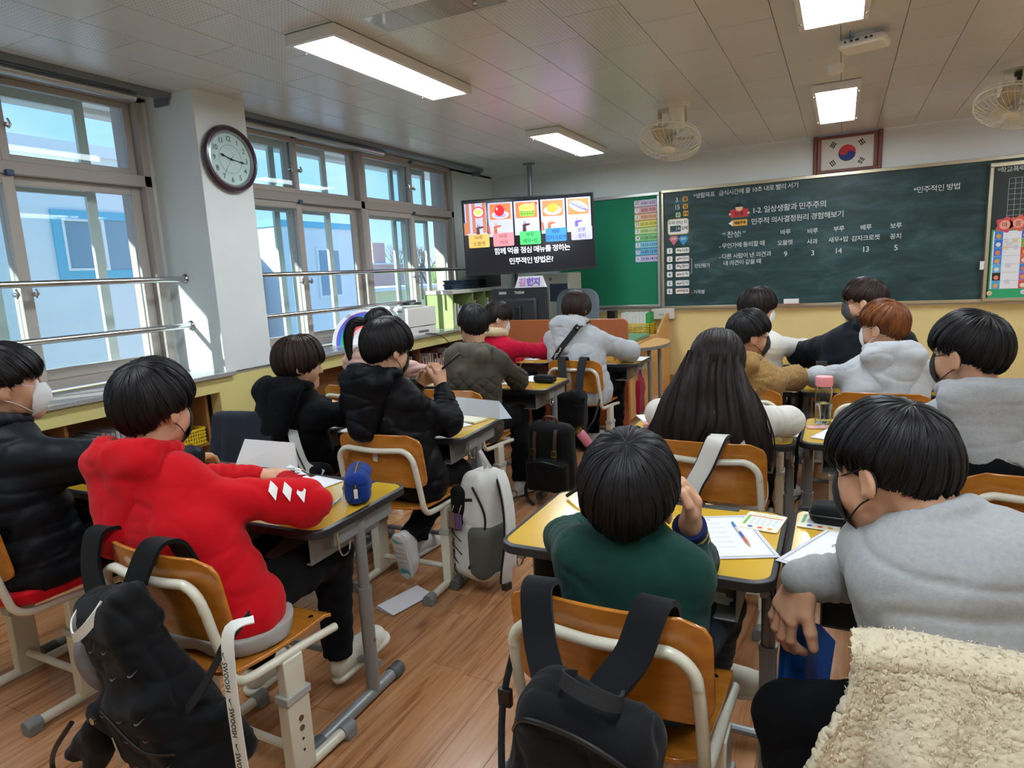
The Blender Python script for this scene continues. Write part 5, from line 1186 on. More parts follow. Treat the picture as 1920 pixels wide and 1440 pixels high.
def make_hair(name, C0, RM, sty, m, parent, n=1200, seed=1, s=1.0, wd=0.0045, long=None, tail=None):
    S_ = STY[sty]; rg = np.random.default_rng(seed); c = np.array(C0); RM = np.asarray(RM)
    rad = np.array([0.0745, 0.0925, 0.0930])*s; off = np.array([0,-0.008,0.022])*s
    el = np.radians(S_['line']); ze = lambda a: np.interp(np.abs((a+np.pi)%(2*np.pi)-np.pi), AZ, el)
    jag = lambda a: np.radians(2.5)*np.sin(a*9+seed)+np.radians(2.0)*np.sin(a*23+2*seed)+np.radians(1.5)*np.sin(a*57+seed)
    def surf(a, t, th, endtaper=True):
        d = hair_dirs(a, t, S_['whorl'], ze(a)+jag(a)); T = th
        if endtaper: T = th*np.sqrt(np.clip(1-((np.clip(t,0,1)-0.84)/0.19).clip(0,1)**2, 0, 1)) - 0.004*(t > 1.0)
        T = T*(0.55+0.45*np.clip(t/0.35, 0, 1)) + 0.0
        # flatten the lower back towards the nape
        P = d*(rad+T[...,None]) if np.ndim(T) else d*(rad+T)
        return off+P
    parts = []; Na, Nt = 88, 26
    A, Tt = np.meshgrid(np.linspace(0, 2*np.pi, Na, endpoint=False), np.linspace(0, 1.0, Nt), indexing='ij')
    bumps = 1+0.10*np.sin(A*17+seed)*Tt+0.07*np.sin(A*31+seed*2)*Tt
    P = surf(A, Tt, S_['th']*s*bumps); V = P.reshape(-1,3)
    I = (np.arange(Na)[:,None]*Nt+np.arange(Nt)[None,:]); F = np.stack([I[:,:-1], np.roll(I,-1,0)[:,:-1], np.roll(I,-1,0)[:,1:], I[:,1:]], -1).reshape(-1,4)
    parts.append((V, F[:, ::-1]))
    def ribbons(paths, w, nrmv):
        """paths (N,K,3), w (K,), nrmv (N,K,3)"""
        N, K, _ = paths.shape; tg = np.gradient(paths, axis=1); sd = np.cross(tg, nrmv); sd /= np.maximum(1e-9, np.linalg.norm(sd, axis=-1, keepdims=True))
        w = np.broadcast_to(w, (N, K))[...,None]; a = paths-sd*w/2; b_ = paths+nrmv*w*0.28; c_ = paths+sd*w/2
        V = np.stack([a, b_, c_], 2).reshape(-1, 3); base = (np.arange(N)*K*3)[:,None,None]; kk = (np.arange(K-1)*3)[None,:,None]; f = []
        for (p, q) in ((0,1),(1,2)): f.append(np.stack(np.broadcast_arrays(base+kk+p, base+kk+q, base+kk+3+q, base+kk+3+p), -1).reshape(-1,4))
        return V, np.concatenate(f)
    K = 9; al = rg.uniform(0, 2*np.pi, n); cl = np.round(al*14/np.pi)/14*np.pi; al = al*0.75+cl*0.25
    t0 = rg.uniform(0.0, 0.62, n)**1.1; t1 = np.minimum(1.03, t0+rg.uniform(0.28, 0.75, n)); t1 = np.where(rg.random(n) < 0.6, rg.uniform(0.90, 1.09, n), t1)
    tt = t0[:,None]+(t1-t0)[:,None]*np.linspace(0,1,K)[None,:]; aa = al[:,None]+rg.normal(0, 0.05, n)[:,None]*np.linspace(0,1,K)[None,:]
    lift = (rg.random(n)*0.0045*s)[:,None]*np.sin(np.linspace(0.15,1,K)*np.pi*0.75)[None,:]
    P = surf(aa, tt, S_['th']*s*(1.0+0.10*np.sin(aa*17+seed)*tt+0.07*np.sin(aa*31+seed*2)*tt)+lift+0.0006); N_ = P-off; N_ += rg.normal(0,0.035,(n,1,3)); N_ /= np.linalg.norm(N_, axis=-1, keepdims=True)
    ww = wd*s*np.array([0.5,.85,1,1,1,.95,.8,.55,.12]); parts.append(ribbons(P, ww, N_))
    if S_.get('nape'):     # short clipped layer below the volume
        A2 = np.linspace(R(62), R(298), 60); T2 = np.linspace(0,1,8)
        def low(a, t): e1 = ze(a)+0.12; e2 = np.interp(np.abs((a+np.pi)%(2*np.pi)-np.pi), AZ, np.radians([-4,-6,-14,-34,-72,-80])); e = e1+(e2-e1)*t; return e
        AA, TT = np.meshgrid(A2, T2, indexing='ij'); e = low(AA, TT); d = np.stack([np.sin(AA)*np.cos(e), np.cos(AA)*np.cos(e), np.sin(e)], -1)
        V = off+d*(rad+(0.006*s*(1-TT*0.8))[...,None]); I = np.arange(60)[:,None]*8+np.arange(8)[None,:]
        F = np.stack([I[:-1,:-1], I[1:,:-1], I[1:,1:], I[:-1,1:]], -1).reshape(-1,4); parts.append((V.reshape(-1,3), F[:, ::-1]))
        n2 = n//3; a2 = rg.uniform(R(64), R(296), n2)[:,None]+np.zeros((1,5)); t2 = rg.uniform(0,0.75,n2)[:,None]+np.linspace(0,0.27,5)[None,:]; e = low(a2,t2)
        d = np.stack([np.sin(a2)*np.cos(e), np.cos(a2)*np.cos(e), np.sin(e)], -1); P = off+d*(rad+(0.0075*s*(1-t2*0.8))[...,None]); parts.append(ribbons(P, wd*0.7*s*np.array([.4,1,1,.8,.1]), d))
    V, F = join([(v, f) for v, f in parts]); V = c + V @ RM.T
    if tail:       # ponytail: list of world points, radius
        pts = [np.array(p) for p in tail['pts']]; n3 = 260; sp_ = np.array([list(p) for p in smoothpath(tail['pts'], 5)]); K3 = len(sp_)
        ph = rg.uniform(0, 2*np.pi, n3); rr_ = np.sqrt(rg.random(n3))*tail['r']; prof = np.interp(np.linspace(0,1,K3), [0,.12,.5,1], [.45,.9,1,.25])
        tg = np.gradient(sp_, axis=0); tg /= np.linalg.norm(tg, axis=1, keepdims=True); u = np.cross(tg, [0.3,1,0.1]); u /= np.linalg.norm(u, axis=1, keepdims=True); v_ = np.cross(tg, u)
        o_ = (np.cos(ph)*rr_)[:,None,None]*u[None]*prof[None,:,None]+(np.sin(ph)*rr_)[:,None,None]*v_[None]*prof[None,:,None]; Pp = sp_[None]+o_
        nn = o_/np.maximum(1e-6, np.linalg.norm(o_, axis=-1, keepdims=True)); rb_ = ribbons(Pp, 0.006*np.ones(K3), nn); V, F = join([(V, F), rb_])
    if long:       # long hair flowing from the head: guide rows of world points, columns across
        G = np.array(long['guides'], float); gc, gk, _ = G.shape       # (columns, points along, 3)
        K4 = 16; tq = np.linspace(0, gk-1, K4); n4 = long.get('n', 900)
        def samp(u, jit):
            cu = u*(gc-1); i0 = np.clip(np.floor(cu).astype(int), 0, gc-2); f = cu-i0; f = f*f*(3-2*f); g0 = G[i0]*(1-f)[:,None,None]+G[i0+1]*f[:,None,None]
            k0 = np.clip(np.floor(tq).astype(int), 0, gk-2); fk = (tq-k0)[None,:,None]
            a_, b2, c2, d2 = g0[:,np.clip(k0-1,0,gk-1)], g0[:,k0], g0[:,k0+1], g0[:,np.clip(k0+2,0,gk-1)]
            return 0.5*((2*b2)+(-a_+c2)*fk+(2*a_-5*b2+4*c2-d2)*fk**2+(-a_+3*b2-3*c2+d2)*fk**3)
        cen = G.mean((0,)); 
        us = np.linspace(0,1,40); Sh = samp(us, 0); nor = np.cross(np.gradient(Sh,axis=0), np.gradient(Sh,axis=1)); nor /= np.maximum(1e-9,np.linalg.norm(nor,axis=-1,keepdims=True))
        if long.get('flip'): nor = -nor
        Sh = Sh+nor*(0.009*np.sin(us*38+1+2*np.sin(us*9))[:,None,None]); th_ = np.interp(np.linspace(0,1,K4),[0,.15,1],[0.004,0.016,0.006])[None,:,None]
        for sgn in (1,-1):
            Vs = (Sh+sgn*nor*th_*0.5).reshape(-1,3); I = np.arange(40)[:,None]*K4+np.arange(K4)[None,:]; Fs = np.stack([I[:-1,:-1], I[1:,:-1], I[1:,1:], I[:-1,1:]], -1).reshape(-1,4); V, F = join([(V,F),(Vs,Fs)])
        u = rg.random(n4); P4 = samp(u, 0); iu = np.clip((u*39).astype(int),0,38); nb = nor[iu]; lat = np.gradient(Sh,axis=0)[iu]; lat /= np.maximum(1e-9,np.linalg.norm(lat,axis=-1,keepdims=True))
        wv = (rg.normal(0,0.010,n4)[:,None]*np.sin(np.linspace(0,3.0,K4)[None,:]+rg.uniform(0,3,n4)[:,None]))[...,None]
        P4 = P4+nb*(th_*0.5+rg.uniform(0.0,0.012,n4)[:,None,None]+0.009*np.sin(u*38+1+2*np.sin(u*9))[:,None,None])+lat*wv
        cut = rg.uniform(0.9,1.05,n4)[:,None,None]; P4 = P4[:,:1]+(P4-P4[:,:1])*cut
        rb_ = ribbons(P4, 0.0055*np.interp(np.linspace(0,1,K4),[0,.1,.8,1],[.4,1,1,.15]), nb); V, F = join([(V,F), rb_])
    me = np_mesh('hair', V, F); return link('hair', me, m, parent)

def hair_mat(name, col, col2, rough=0.45):
    m = mat(name, col, rough, spec=0.25, noise=(90, 0.3, (1, 1, 0.15)), col2=col2); return m
h_blk = hair_mat('hair_black', '#1d1b1e', '#0d0c0e'); h_brn = hair_mat('hair_dark_brown', '#3c2a26', '#1d1413'); h_cop = hair_mat('hair_copper', '#8a4e25', '#4e2a17', 0.38); h_bb = hair_mat('hair_brown_black', '#2d211f', '#141011')

def fabric(name, col, scale=300, b=0.25, rough=0.9, sheen=0.08, cvar=0.05, col2=None, ns=40):
    m = mat(name, col, rough, noise=(ns, cvar) , bump=(scale, b, 0.0015), sheen=sheen, spec=0.15, col2=col2)
    return m

def person(label, hip, yaw, head, hyaw=0, hpitch=0, hroll=0, s=1.0, top=None, pants=None, hair=('bowl', h_blk), skin=m_skin, vox=0.009, hood=None,
           elbows=None, wrists=None, hands=None, mask=None, knees=None, ankles=None, shoes=None, shoe_m=None, bulk=1.0, collar=0.0, n_hair=1200, hair_w=0.0045,
           vis_skin=True, feat=None, seed=1, glasses=False, long=None, tail=None, shw=0.150, seatz=0.425, nbo=None, sho=None, hsz=1.07, under=None, hem=0.0, post=None, ears=True, stoop=0.0):
    """hip (x,y) on the seat; head = centre of the skull in the room; yaw of the pelvis; everything in metres of the room"""
    hipz = seatz+0.095*s; H = np.array([hip[0], hip[1], hipz]); B = rot(yaw); hd = np.array(head, float)-np.array([0,0,0.016]); sH = s*hsz; HM = rot(hyaw, hpitch, hroll)
    root = None
    neck_top = hd + HM @ np.array([0,-0.028,-0.050])*s
    nb = neck_top + np.array([0,0,-0.088*s]) - (HM@np.array([0,0.02,0]))*s*0.5
    if nbo is not None: nb = np.array(nbo, float); neck_top = neck_top*0.6+nb*0.4+np.array([0,0,0.02])
    v = nb-H; L = np.linalg.norm(v); sp = H+v*0.5 + (B@np.array([0,-0.035-stoop,0]))
    chest = H+v*0.80 + (B@np.array([0,-0.02-stoop*0.6,0]))
    cy = rot(yaw*0.5+hyaw*0.12); rx = cy[:,0]
    sh = {k: nb + np.array([0,0,-0.108*s]) + rx*k*shw*s*0.95 + (cy[:,1]*0.0) for k in (-1,1)}
    if sho: sh.update({k: np.array(q, float) for k, q in sho.items()})
    el = {}; wr = {}
    for k in (-1,1):
        el[k] = np.array(elbows[k]) if elbows and k in elbows else sh[k]+B@np.array([k*0.045,0.13,-0.235])*s
        wr[k] = np.array(wrists[k]) if wrists and k in wrists else np.array([*(H[:2]+(B@np.array([k*0.10,0.40,0]))[:2]), 0.715])
    kn = {k: (np.array(knees[k]) if knees and k in knees else H+B@np.array([k*0.105,0.37*s,-0.01])) for k in (-1,1)}
    an = {k: (np.array(ankles[k]) if ankles and k in ankles else np.array([kn[k][0],kn[k][1]-0.03,0.09])) for k in (-1,1)}
    # ---------------- body (skin), one continuous surface
    parts = []
    lo = hd-0.165*sH; hi = hd+0.165*sH; lo[2] = min(lo[2], nb[2]-0.09)
    f = Field(lo, hi, 0.0042 if vox <= 0.0085 else 0.0055); hh = lambda x,y,z: hd+HM@(np.array([x,y,z])*sH)
    f.ell(hh(0,-0.010,0.024), np.array([0.073,0.090,0.088])*sH, 0.02, R_=HM); f.ell(hh(0,0.030,-0.030), np.array([0.058,0.058,0.072])*sH, 0.03, R_=HM)
    f.cap(hh(-0.034,0.018,-0.070), hh(0,0.066,-0.092), 0.024*sH, 0.022*sH, 0.03); f.cap(hh(0.034,0.018,-0.070), hh(0,0.066,-0.092), 0.024*sH, 0.022*sH, 0.03)
    for k in (-1,1): f.ell(hh(k*0.038,0.048,-0.040), np.array([0.026,0.030,0.030])*sH, 0.02, R_=HM)
    f.cap(hh(0,0.083,0.006), hh(0,0.101,-0.030), 0.007*sH, 0.0105*sH, 0.012); 
    for k in (-1,1): f.ell(hh(k*0.010,0.092,-0.034), np.array([0.008,0.009,0.007])*sH, 0.006, R_=HM); f.ell(hh(k*0.030,0.084,0.002), np.array([0.017,0.012,0.011])*sH, 0.01, 'sub', R_=HM)
    f.ell(hh(0,0.084,-0.062), np.array([0.022,0.011,0.007])*sH, 0.008, R_=HM); f.ell(hh(0,0.095,-0.063), np.array([0.020,0.006,0.0012])*sH, 0.003, 'sub', R_=HM)
    for k in (-1,1):
        E_ = HM@np.array(Matrix.Rotation(R(k*18),3,'Z')@Matrix.Rotation(R(-12),3,'X'))
        f.ell(hh(k*0.081,-0.014,-0.014), np.array([0.0075,0.020,0.031])*sH, 0.006, R_=E_); f.ell(hh(k*0.090,-0.010,-0.012), np.array([0.005,0.012,0.021])*sH, 0.004, 'sub', R_=E_)
        f.ell(hh(k*0.077,-0.004,-0.036), np.array([0.006,0.009,0.010])*sH, 0.005, R_=HM)
    f.cap(hh(0,-0.030,-0.030), neck_top, 0.052*sH, 0.047*sH, 0.03); f.cap(neck_top, nb+[0,0,-0.03], 0.047*sH, 0.056*sH, 0.02)
    if vox <= 0.0075: f.noise(0.0005, 0.02, 3)
    parts.append(f.mesh())
    # torso and limbs, coarse under the clothes
    allp = np.array([H, nb, *sh.values(), *el.values(), *wr.values(), *kn.values(), *an.values()]); f = Field(allp.min(0)-0.14, allp.max(0)+0.12, 0.016)
    f.cap(nb+[0,0,0.0], chest, 0.046*s, 0.055*s, 0.03); f.cap(chest, sp, 0.058*s, 0.058*s, 0.03); f.cap(sp, H, 0.058*s, 0.06*s, 0.03)
    for k in (-1,1):
        f.cap(nb+[0,0,-0.03], sh[k], 0.034*s, 0.034*s, 0.02); f.cap(sh[k], el[k], 0.032*s, 0.030*s, 0.02); f.cap(el[k], wr[k], 0.032*s, 0.024*s, 0.02)
        f.cap(H+B@np.array([k*0.06,0.03,0]), kn[k], 0.062*s, 0.048*s, 0.03); f.cap(kn[k], an[k], 0.045*s, 0.034*s, 0.02)
    parts.append(f.mesh()); G = {}
    for k in (-1,1):
        h = (hands or {}).get(k)
        fw_ = nrm(h['f']) if h else nrm(wr[k]-el[k]+np.array([0,0.05,-0.02])); pn = np.array(h['n'],float) if h else np.array([0,0.0,-1.0])
        w0 = wr[k]; f = Field(np.minimum(w0, w0+fw_*0.20)-0.075, np.maximum(w0, w0+fw_*0.20)+0.075, 0.003 if (h and h.get('fine')) else 0.0045)
        G[k] = hand_prims(f, w0, fw_, pn, (h.get('side',k) if h else k), s=s*(h.get('s',1.0) if h else 1.0), **({q: h[q] for q in ('curl','thumb','spread','curls') if q in h} if h else dict(curl=(18,30,20))))
        parts.append(f.mesh())
    V, F = join(parts); root = link('person', np_mesh('person', V, F), skin); tag(root, label, 'person')
    # face details
    for k in (-1,1):
        if feat is not False:
            T4 = Matrix.Translation(Vector(hh(k*0.030,0.0715,0.001))) 
            MB().lathe([(0.012*math.sin(PI*q/8), -0.012*math.cos(PI*q/8)) for q in range(9)],12,T4,cap=False).obj('eye', m_eye, root)
            MB().lathe([(0.006*math.sin(PI*q/6), -0.006*math.cos(PI*q/6)) for q in range(7)],10,Matrix.Translation(Vector(hh(k*0.030,0.0795,0.001))),cap=False).obj('iris', m_iris, root)
            MB().tube([hh(k*0.044,0.078,0.020),hh(k*0.031,0.0865,0.026),hh(k*0.016,0.088,0.023)],[0.002,0.0035,0.0025],6).obj('eyebrow', hair[1], root)
    # ---------------- hair
    make_hair('hair', hd, HM, hair[0], hair[1], root, n=n_hair, seed=seed, s=sH, wd=hair_w, long=long, tail=tail)
    # ---------------- top
    if top:
        tm = top['m']; b = bulk; dl = top.get('puff', 0.0); allp = np.array([H, nb, sp, chest, *sh.values(), *el.values(), *wr.values()])
        lo = allp.min(0)-0.17*b; hi = allp.max(0)+0.17*b; lo[2] = min(lo[2], seatz-0.02); hi[2] = max(nb[2]+0.10, max(wr[1][2], wr[-1][2], el[1][2], el[-1][2])+0.07)
        f = Field(lo, hi, vox); fo = top.get('fold', 0.004); r2_ = lambda k,a: B@np.array([k*a,0,0])
        cs = rot(yaw*0.6+hyaw*0.08); f.cap(nb+[0,0,-0.05], chest, 0.07*s, 0.088*b*s, 0.05); f.cap(chest, sp, 0.088*b*s, 0.090*b*s, 0.05)
        for k in (-1,1):
            f.cap(chest+cs@np.array([k*0.070,0,-0.01]), sp+r2_(k,0.070), 0.088*b*s, 0.092*b*s, 0.05); f.cap(sp+r2_(k,0.072), H+r2_(k,0.080)+[0,0,-0.01], 0.098*b*s, 0.108*b*s, 0.06, fold=(fo*1.2,3,seed+k))
            f.cap(nb+[0,0,-0.030], sh[k]+[0,0,-0.002], 0.046*s, 0.050*b*s, 0.06)
            f.cap(sh[k], el[k], 0.054*b*s, 0.052*b*s, 0.045, fold=(fo*0.8,4,seed*1.3+k)); f.cap(el[k], wr[k]-nrm(wr[k]-el[k])*0.034, 0.052*b*s, 0.037*b*s, 0.03, fold=(fo*1.3,7,seed+2*k))
            if top.get('cuff', True): 
                d = nrm(wr[k]-el[k]); f.cap(wr[k]-d*0.040, wr[k]-d*0.004+d*top.get('cuffx',0), top.get('cuffr',0.036)*s, (top.get('cuffr',0.036)-0.002)*s, 0.010)
        if collar: f.cap(nb+[0,0,-0.02], neck_top+[0,0,collar], 0.062*s, 0.060*s, 0.02)
        hf = None
        if hood:
            hs = hood.get('s',1.0); bk = nrm(B@np.array([0,-1,0])*0.6+cy@np.array([0,-1,0])*0.4); rg_ = nrm(np.cross(bk, [0,0,1.0])); cN = nb+[0,0,hood.get('z',0.012)]; dr = hood.get('drop',0.15)
            hf = Field(cN-[.24*hs,.24*hs,.10+dr+.06], cN+[.24*hs,.24*hs,.10], vox); ring = []
            for q in range(16):
                a = 2*PI*q/16; bkw = (1+math.cos(a))/2; ring.append(cN + bk*(0.022+0.082*math.cos(a))*hs + rg_*0.090*math.sin(a)*hs + np.array([0,0,0.018-0.045*(1-bkw)**1.5-0.012*bkw]))
            rr_ = lambda q: (0.019+0.014*max(0,math.cos(2*PI*q/16)))*hs
            for q in range(16): hf.cap(ring[q], ring[(q+1)%16], rr_(q), rr_(q+1), 0.014, fold=(0.0025,3,q))
            base = cN+bk*0.100*hs+[0,0,-0.030]; tip = nb+bk*(0.125*hs)+np.array([0,0,-dr-0.02])
            for k in (-1,1):
                hf.cap(base+rg_*k*0.092*hs-bk*0.02, tip+rg_*k*0.030*hs, 0.033*hs, 0.030*hs, 0.03, fold=(0.003,2,k+seed)); hf.cap(base+rg_*k*0.050*hs, tip+rg_*k*0.015*hs+[0,0,0.02], 0.036*hs, 0.036*hs, 0.03)
            hf.cap(base, tip, 0.036*hs, 0.034*hs, 0.03); hf.cap(base+rg_*0.08*hs, base-rg_*0.08*hs, 0.034*hs, 0.034*hs, 0.03)
            hf.ell(cN+bk*0.012+[0,0,0.040], np.array([0.068,0.066,0.060])*hs, 0.010, 'sub')
            # centre seam
            hf.fn(lambda X,Y,Z: 0.0025*np.exp(-((((X-cN[0])*rg_[0]+(Y-cN[1])*rg_[1])/0.0045)**2))*(((X-cN[0])*bk[0]+(Y-cN[1])*bk[1]) > 0.09*hs)+0*Z)
            hf.noise(fo*0.5, 0.05, seed+21); hf.crease(fo*0.8, 0.09, seed+22, (0.8,0.8,1.5))
            V, F = hf.mesh(); link('hood', np_mesh('hood', V, F), hood.get('m', tm), root)
        # neck opening and hem
        if not collar:
            if not hood:
                ax_ = nrm(neck_top-nb); u_ = nrm(np.cross(ax_, [1,0,0.1])); v2_ = np.cross(ax_, u_)
                rg2 = [nb+ax_*0.012+(u_*math.cos(q)+v2_*math.sin(q))*0.057*s for q in [2*PI*k/12 for k in range(12)]]
                for q in range(12): f.cap(rg2[q], rg2[(q+1)%12], 0.013*s, 0.013*s, 0.012)
            f.cap(neck_top+(neck_top-nb)*0.5, nb+(neck_top-nb)*0.30, 0.049*s, 0.049*s, 0.004, 'sub')
        f.noise(fo*0.8, 0.10, seed, (1,1,0.8)); f.crease(fo*0.9, 0.15, seed+5, (0.7,0.7,1.9)); f.crease(fo*0.35, 0.06, seed+6, (0.7,0.7,1.6))
        if top.get('fluff'): f.noise(top['fluff'], 0.012, seed+9)
        if top.get('quilt'): 
            am, per = top['quilt']; f.fn(lambda X,Y,Z: am*(1-np.abs(np.sin(math.pi*(Z+0.12*np.sin(X*9)*0.1)/per))**0.6)+0*X+0*Y)
        if top.get('dia'):
            f.fn(lambda X,Y,Z: top['dia']*(np.exp(-(np.sin(math.pi*(X*0.9+Y*0.3+Z)/0.075)/0.22)**2)+np.exp(-(np.sin(math.pi*(X*0.9+Y*0.3-Z)/0.075)/0.22)**2))*(Z < nb[2]-0.16)*(Z > 0.50))
        zh = seatz-0.012+hem; f.plane((0,0,zh), (0,0,-1)); 
        if post: post(f, locals())
        if top.get('split'):
            sm, pl, pn_ = top['split']; D0 = f.D.copy(); f.plane(pl, -np.array(pn_, float)); V, F = f.mesh(); o = link(top.get('name','hoodie'), np_mesh('top', V, F), tm, root)
            f.D = D0-0.003; f.plane(pl, pn_); V, F = f.mesh(); link('lower_layer', np_mesh('lower_layer', V, F), sm, root)
        else: V, F = f.mesh(); o = link(top.get('name','hoodie'), np_mesh('top', V, F), tm, root)
        if top.get('label'): o['label'] = top['label']
        if top.get('cuff_m'):
            for k in (-1,1):
                d = nrm(wr[k]-el[k]); nseg = top.get('stripes'); z0 = -0.060
                if nseg:
                    for (a_, b_, mm) in nseg: MB().tube([wr[k]+d*a_, wr[k]+d*b_], 0.041*s, 20).obj('cuff', mm, root)
                else: MB().tube([wr[k]+d*-0.04, wr[k]+d*0.016], 0.0365*s, 20).obj('cuff', top['cuff_m'], root)
    if under:      # shirt hem showing below the top
        f = Field(H-[.2,.2,.12], H+[.2,.2,.12], vox)
        for k in (-1,1): f.cap(H+B@np.array([k*0.080*s,0,-0.03]), H+B@np.array([k*0.074*s,0,0.03]), under[1]*s, (under[1]-0.006)*s, 0.05)
        f.noise(0.004, 0.06, seed+31); f.plane((0,0,seatz+0.001), (0,0,-1)); f.plane((0,0,seatz+under[2]), (0,0.0,1)); V, F = f.mesh(); link('shirt_hem', np_mesh('shirt_hem', V, F), under[0], root)
    # ---------------- trousers and shoes
    pm_ = pants or m_pblack; allp = np.array([H, *kn.values(), *an.values()]); f = Field(allp.min(0)-[.14,.14,.05], allp.max(0)+0.13, max(vox,0.009)); pr = 1.0
    for k in (-1,1):
        f.cap(H+B@np.array([k*0.055,-0.03,-0.005]), kn[k], 0.084*s, 0.067*s, 0.03, fold=(0.003,5,k+seed)); f.cap(kn[k], an[k]+[0,0,0.01], 0.066*s, 0.052*s, 0.02, fold=(0.005,6,k+seed))
    f.cap(H+B@np.array([-0.05,-0.02,0]), H+B@np.array([0.05,-0.02,0]), 0.088*s, 0.088*s, 0.03); f.noise(0.003, 0.05, seed+2)
    for k in (-1,1): f.cap(an[k]-(nrm(an[k]-kn[k]))*-0.055, an[k]+nrm(an[k]-kn[k])*0.06, 0.07, 0.07, 0.004, 'sub')
    V, F = f.mesh(); V[:,2] = np.where((V[:,2] < seatz) & (V[:,2] > seatz-0.075) & (np.hypot(V[:,0]-H[0], V[:,1]-H[1]) < 0.17), seatz, V[:,2]); link('trousers', np_mesh('trousers', V, F), pm_, root)
    for k in (-1,1):
        sd_ = (shoes or {}).get(k, B[:,1]*0.98+np.array([0,0,0.0])); shoe(an[k], sd_, shoe_m or m_shoe_w, root, s, an[k]-kn[k], croc=(shoe_m is m_croc))
    # ---------------- mask and glasses
    if mask: add_mask(root, hh, mask, s)
    if glasses:
        for k in (-1,1):
            MB().tube([hh(k*0.031+0.021*math.cos(2*PI*q/20),0.098,0.0+0.018*math.sin(2*PI*q/20)) for q in range(20)],0.0016,6,closed=True).obj('glasses_rim', m_black, root)
            MB().tube([hh(k*0.052,0.097,0.005),hh(k*0.074,0.06,0.004),hh(k*0.082,-0.005,0.004)],0.0014,6).obj('glasses_temple', m_black, root)
        MB().tube([hh(-0.010,0.099,0.003),hh(0.010,0.099,0.003)],0.0014,6).obj('glasses_bridge', m_black, root)
    return root, dict(nb=nb, wr=wr, el=el, G=G, hh=hh, H=H, chest=chest, sp=sp, sh=sh, kn=kn, an=an, B=B)

def add_mask(root, hh, m, s):
    V = []; F = []; NU, NV = 20, 12
    for j in range(NV+1):
        v = j/NV; z = 0.000-0.106*v
        ry = np.interp(v, [0,.25,.55,.85,1], [0.096,0.103,0.103,0.089,0.068]); rx_ = np.interp(v, [0,.3,.7,1], [0.056,0.073,0.071,0.050]); y0 = 0.0
        span = R(np.interp(v, [0,.3,.7,1], [48,62,62,50]))
        for i in range(NU+1):
            a = -span+2*span*i/NU; rdg = 0.010*math.exp(-(a/0.25)**2)*math.sin(PI*min(1,v*1.1))
            V.append(hh(rx_*math.sin(a)*1.02, (ry+rdg)*math.cos(a)**0.8+0.002, z))
    for j in range(NV):
        for i in range(NU): a = j*(NU+1)+i; F.append((a,a+1,a+NU+2,a+NU+1))
    o = MB().add(V,F).obj('mask', m, root); md = o.modifiers.new('t','SOLIDIFY'); md.thickness = 0.0015; md.offset = 1
    for k in (-1,1):
        up_ = V[1*(NU+1)+(NU if k>0 else 0)]; dn = V[(NV-2)*(NU+1)+(NU if k>0 else 0)]
        MB().tube(smoothpath([up_, hh(k*0.079,0.012,0.004), hh(k*0.084,-0.020,0.010), hh(k*0.085,-0.034,-0.010), hh(k*0.083,-0.026,-0.036), hh(k*0.073,0.012,-0.055), dn],4), 0.0016, 6).obj('ear_loop', m, root)
m_maskw = mat('mask_white','#eceef0',0.7); m_maskb = mat('mask_black','#1a1b1e',0.75); m_maskg = mat('mask_grey','#4a4d52',0.75)
m_pblack = fabric('trousers_black','#0e0f11',250,0.2,sheen=0.02); m_jean = fabric('denim','#2c3a4a',400,0.3,ns=60); m_shoe_w = mat('shoe_white','#d9d9dc',0.6); m_shoe_k = mat('shoe_black','#202124',0.6); m_croc = mat('clog_cream','#d8d4c6',0.55); m_sole=mat('sole_white','#c9c8c2',0.6)
m_sock = fabric('sock_grey','#3c3d40',300,0.3)
def shoe(ank, fwd, m, root, s, shin, croc=False):
    fwd = nrm(fwd); sh_ = nrm(-np.array(shin)); upv = nrm(sh_-fwd*np.dot(sh_,fwd)*0.9) if abs(fwd[2])<0.25 and False else nrm(np.array([0,0,1.0])-fwd*fwd[2]); lat = np.cross(fwd, upv)
    g = lambda a,b_,c: ank+(fwd*a+lat*b_+upv*c)*s
    lo = np.minimum(g(-.09,0,-.09), g(.2,0,.06))-0.07; hi = np.maximum(g(-.09,0,-.09), g(.2,0,.06))+0.07
    f = Field(lo, hi, 0.0055)
    f.cap(g(-0.022,0,-0.042), g(0.13,0,-0.050), 0.036*s, 0.034*s, 0.02); f.cap(g(0.09,0.008,-0.048), g(0.13,-0.008,-0.050), 0.040*s, 0.036*s, 0.02); f.cap(g(0.0,0,-0.01), g(0.09,0,-0.034), 0.038*s, 0.033*s, 0.025)
    f.cap(g(0,0,0.09), g(0,0,0.0), 0.034*s, 0.031*s, 0.004, 'sub')
    f.plane(g(0,0,-0.070), -upv)
    V, F = f.mesh(); link('shoe', np_mesh('shoe', V, F), m, root)
    f = Field(lo, hi, 0.006); f.cap(g(-0.028,0,-0.07), g(0.135,0,-0.072), 0.040*s, 0.041*s, 0.02); f.plane(g(0,0,-0.066), upv); f.plane(g(0,0,-0.086), -upv); V, F = f.mesh(); link('sole', np_mesh('sole', V, F), m_sole if not croc else m, root)
    MB().tube([g(0,0,0.07), g(0,0,0.0), g(0.02,0,-0.02)], 0.031*s, 14).obj('sock', m_sock, root)
    if croc:
        for (a,b_) in ((0.085,0.0),(0.085,0.018),(0.085,-0.018),(0.108,0.009),(0.108,-0.009),(0.128,0.016),(0.128,0.0),(0.128,-0.016),(0.064,0.01),(0.064,-0.01)):
            c0 = 0.002-abs(b_)*0.35-(a-0.06)*0.34
            MB().lathe([(0.0038,-0.004),(0.0038,0.0015)],8,Matrix.Translation(Vector(g(a,b_,c0)))).obj('vent_hole', m_black, root)
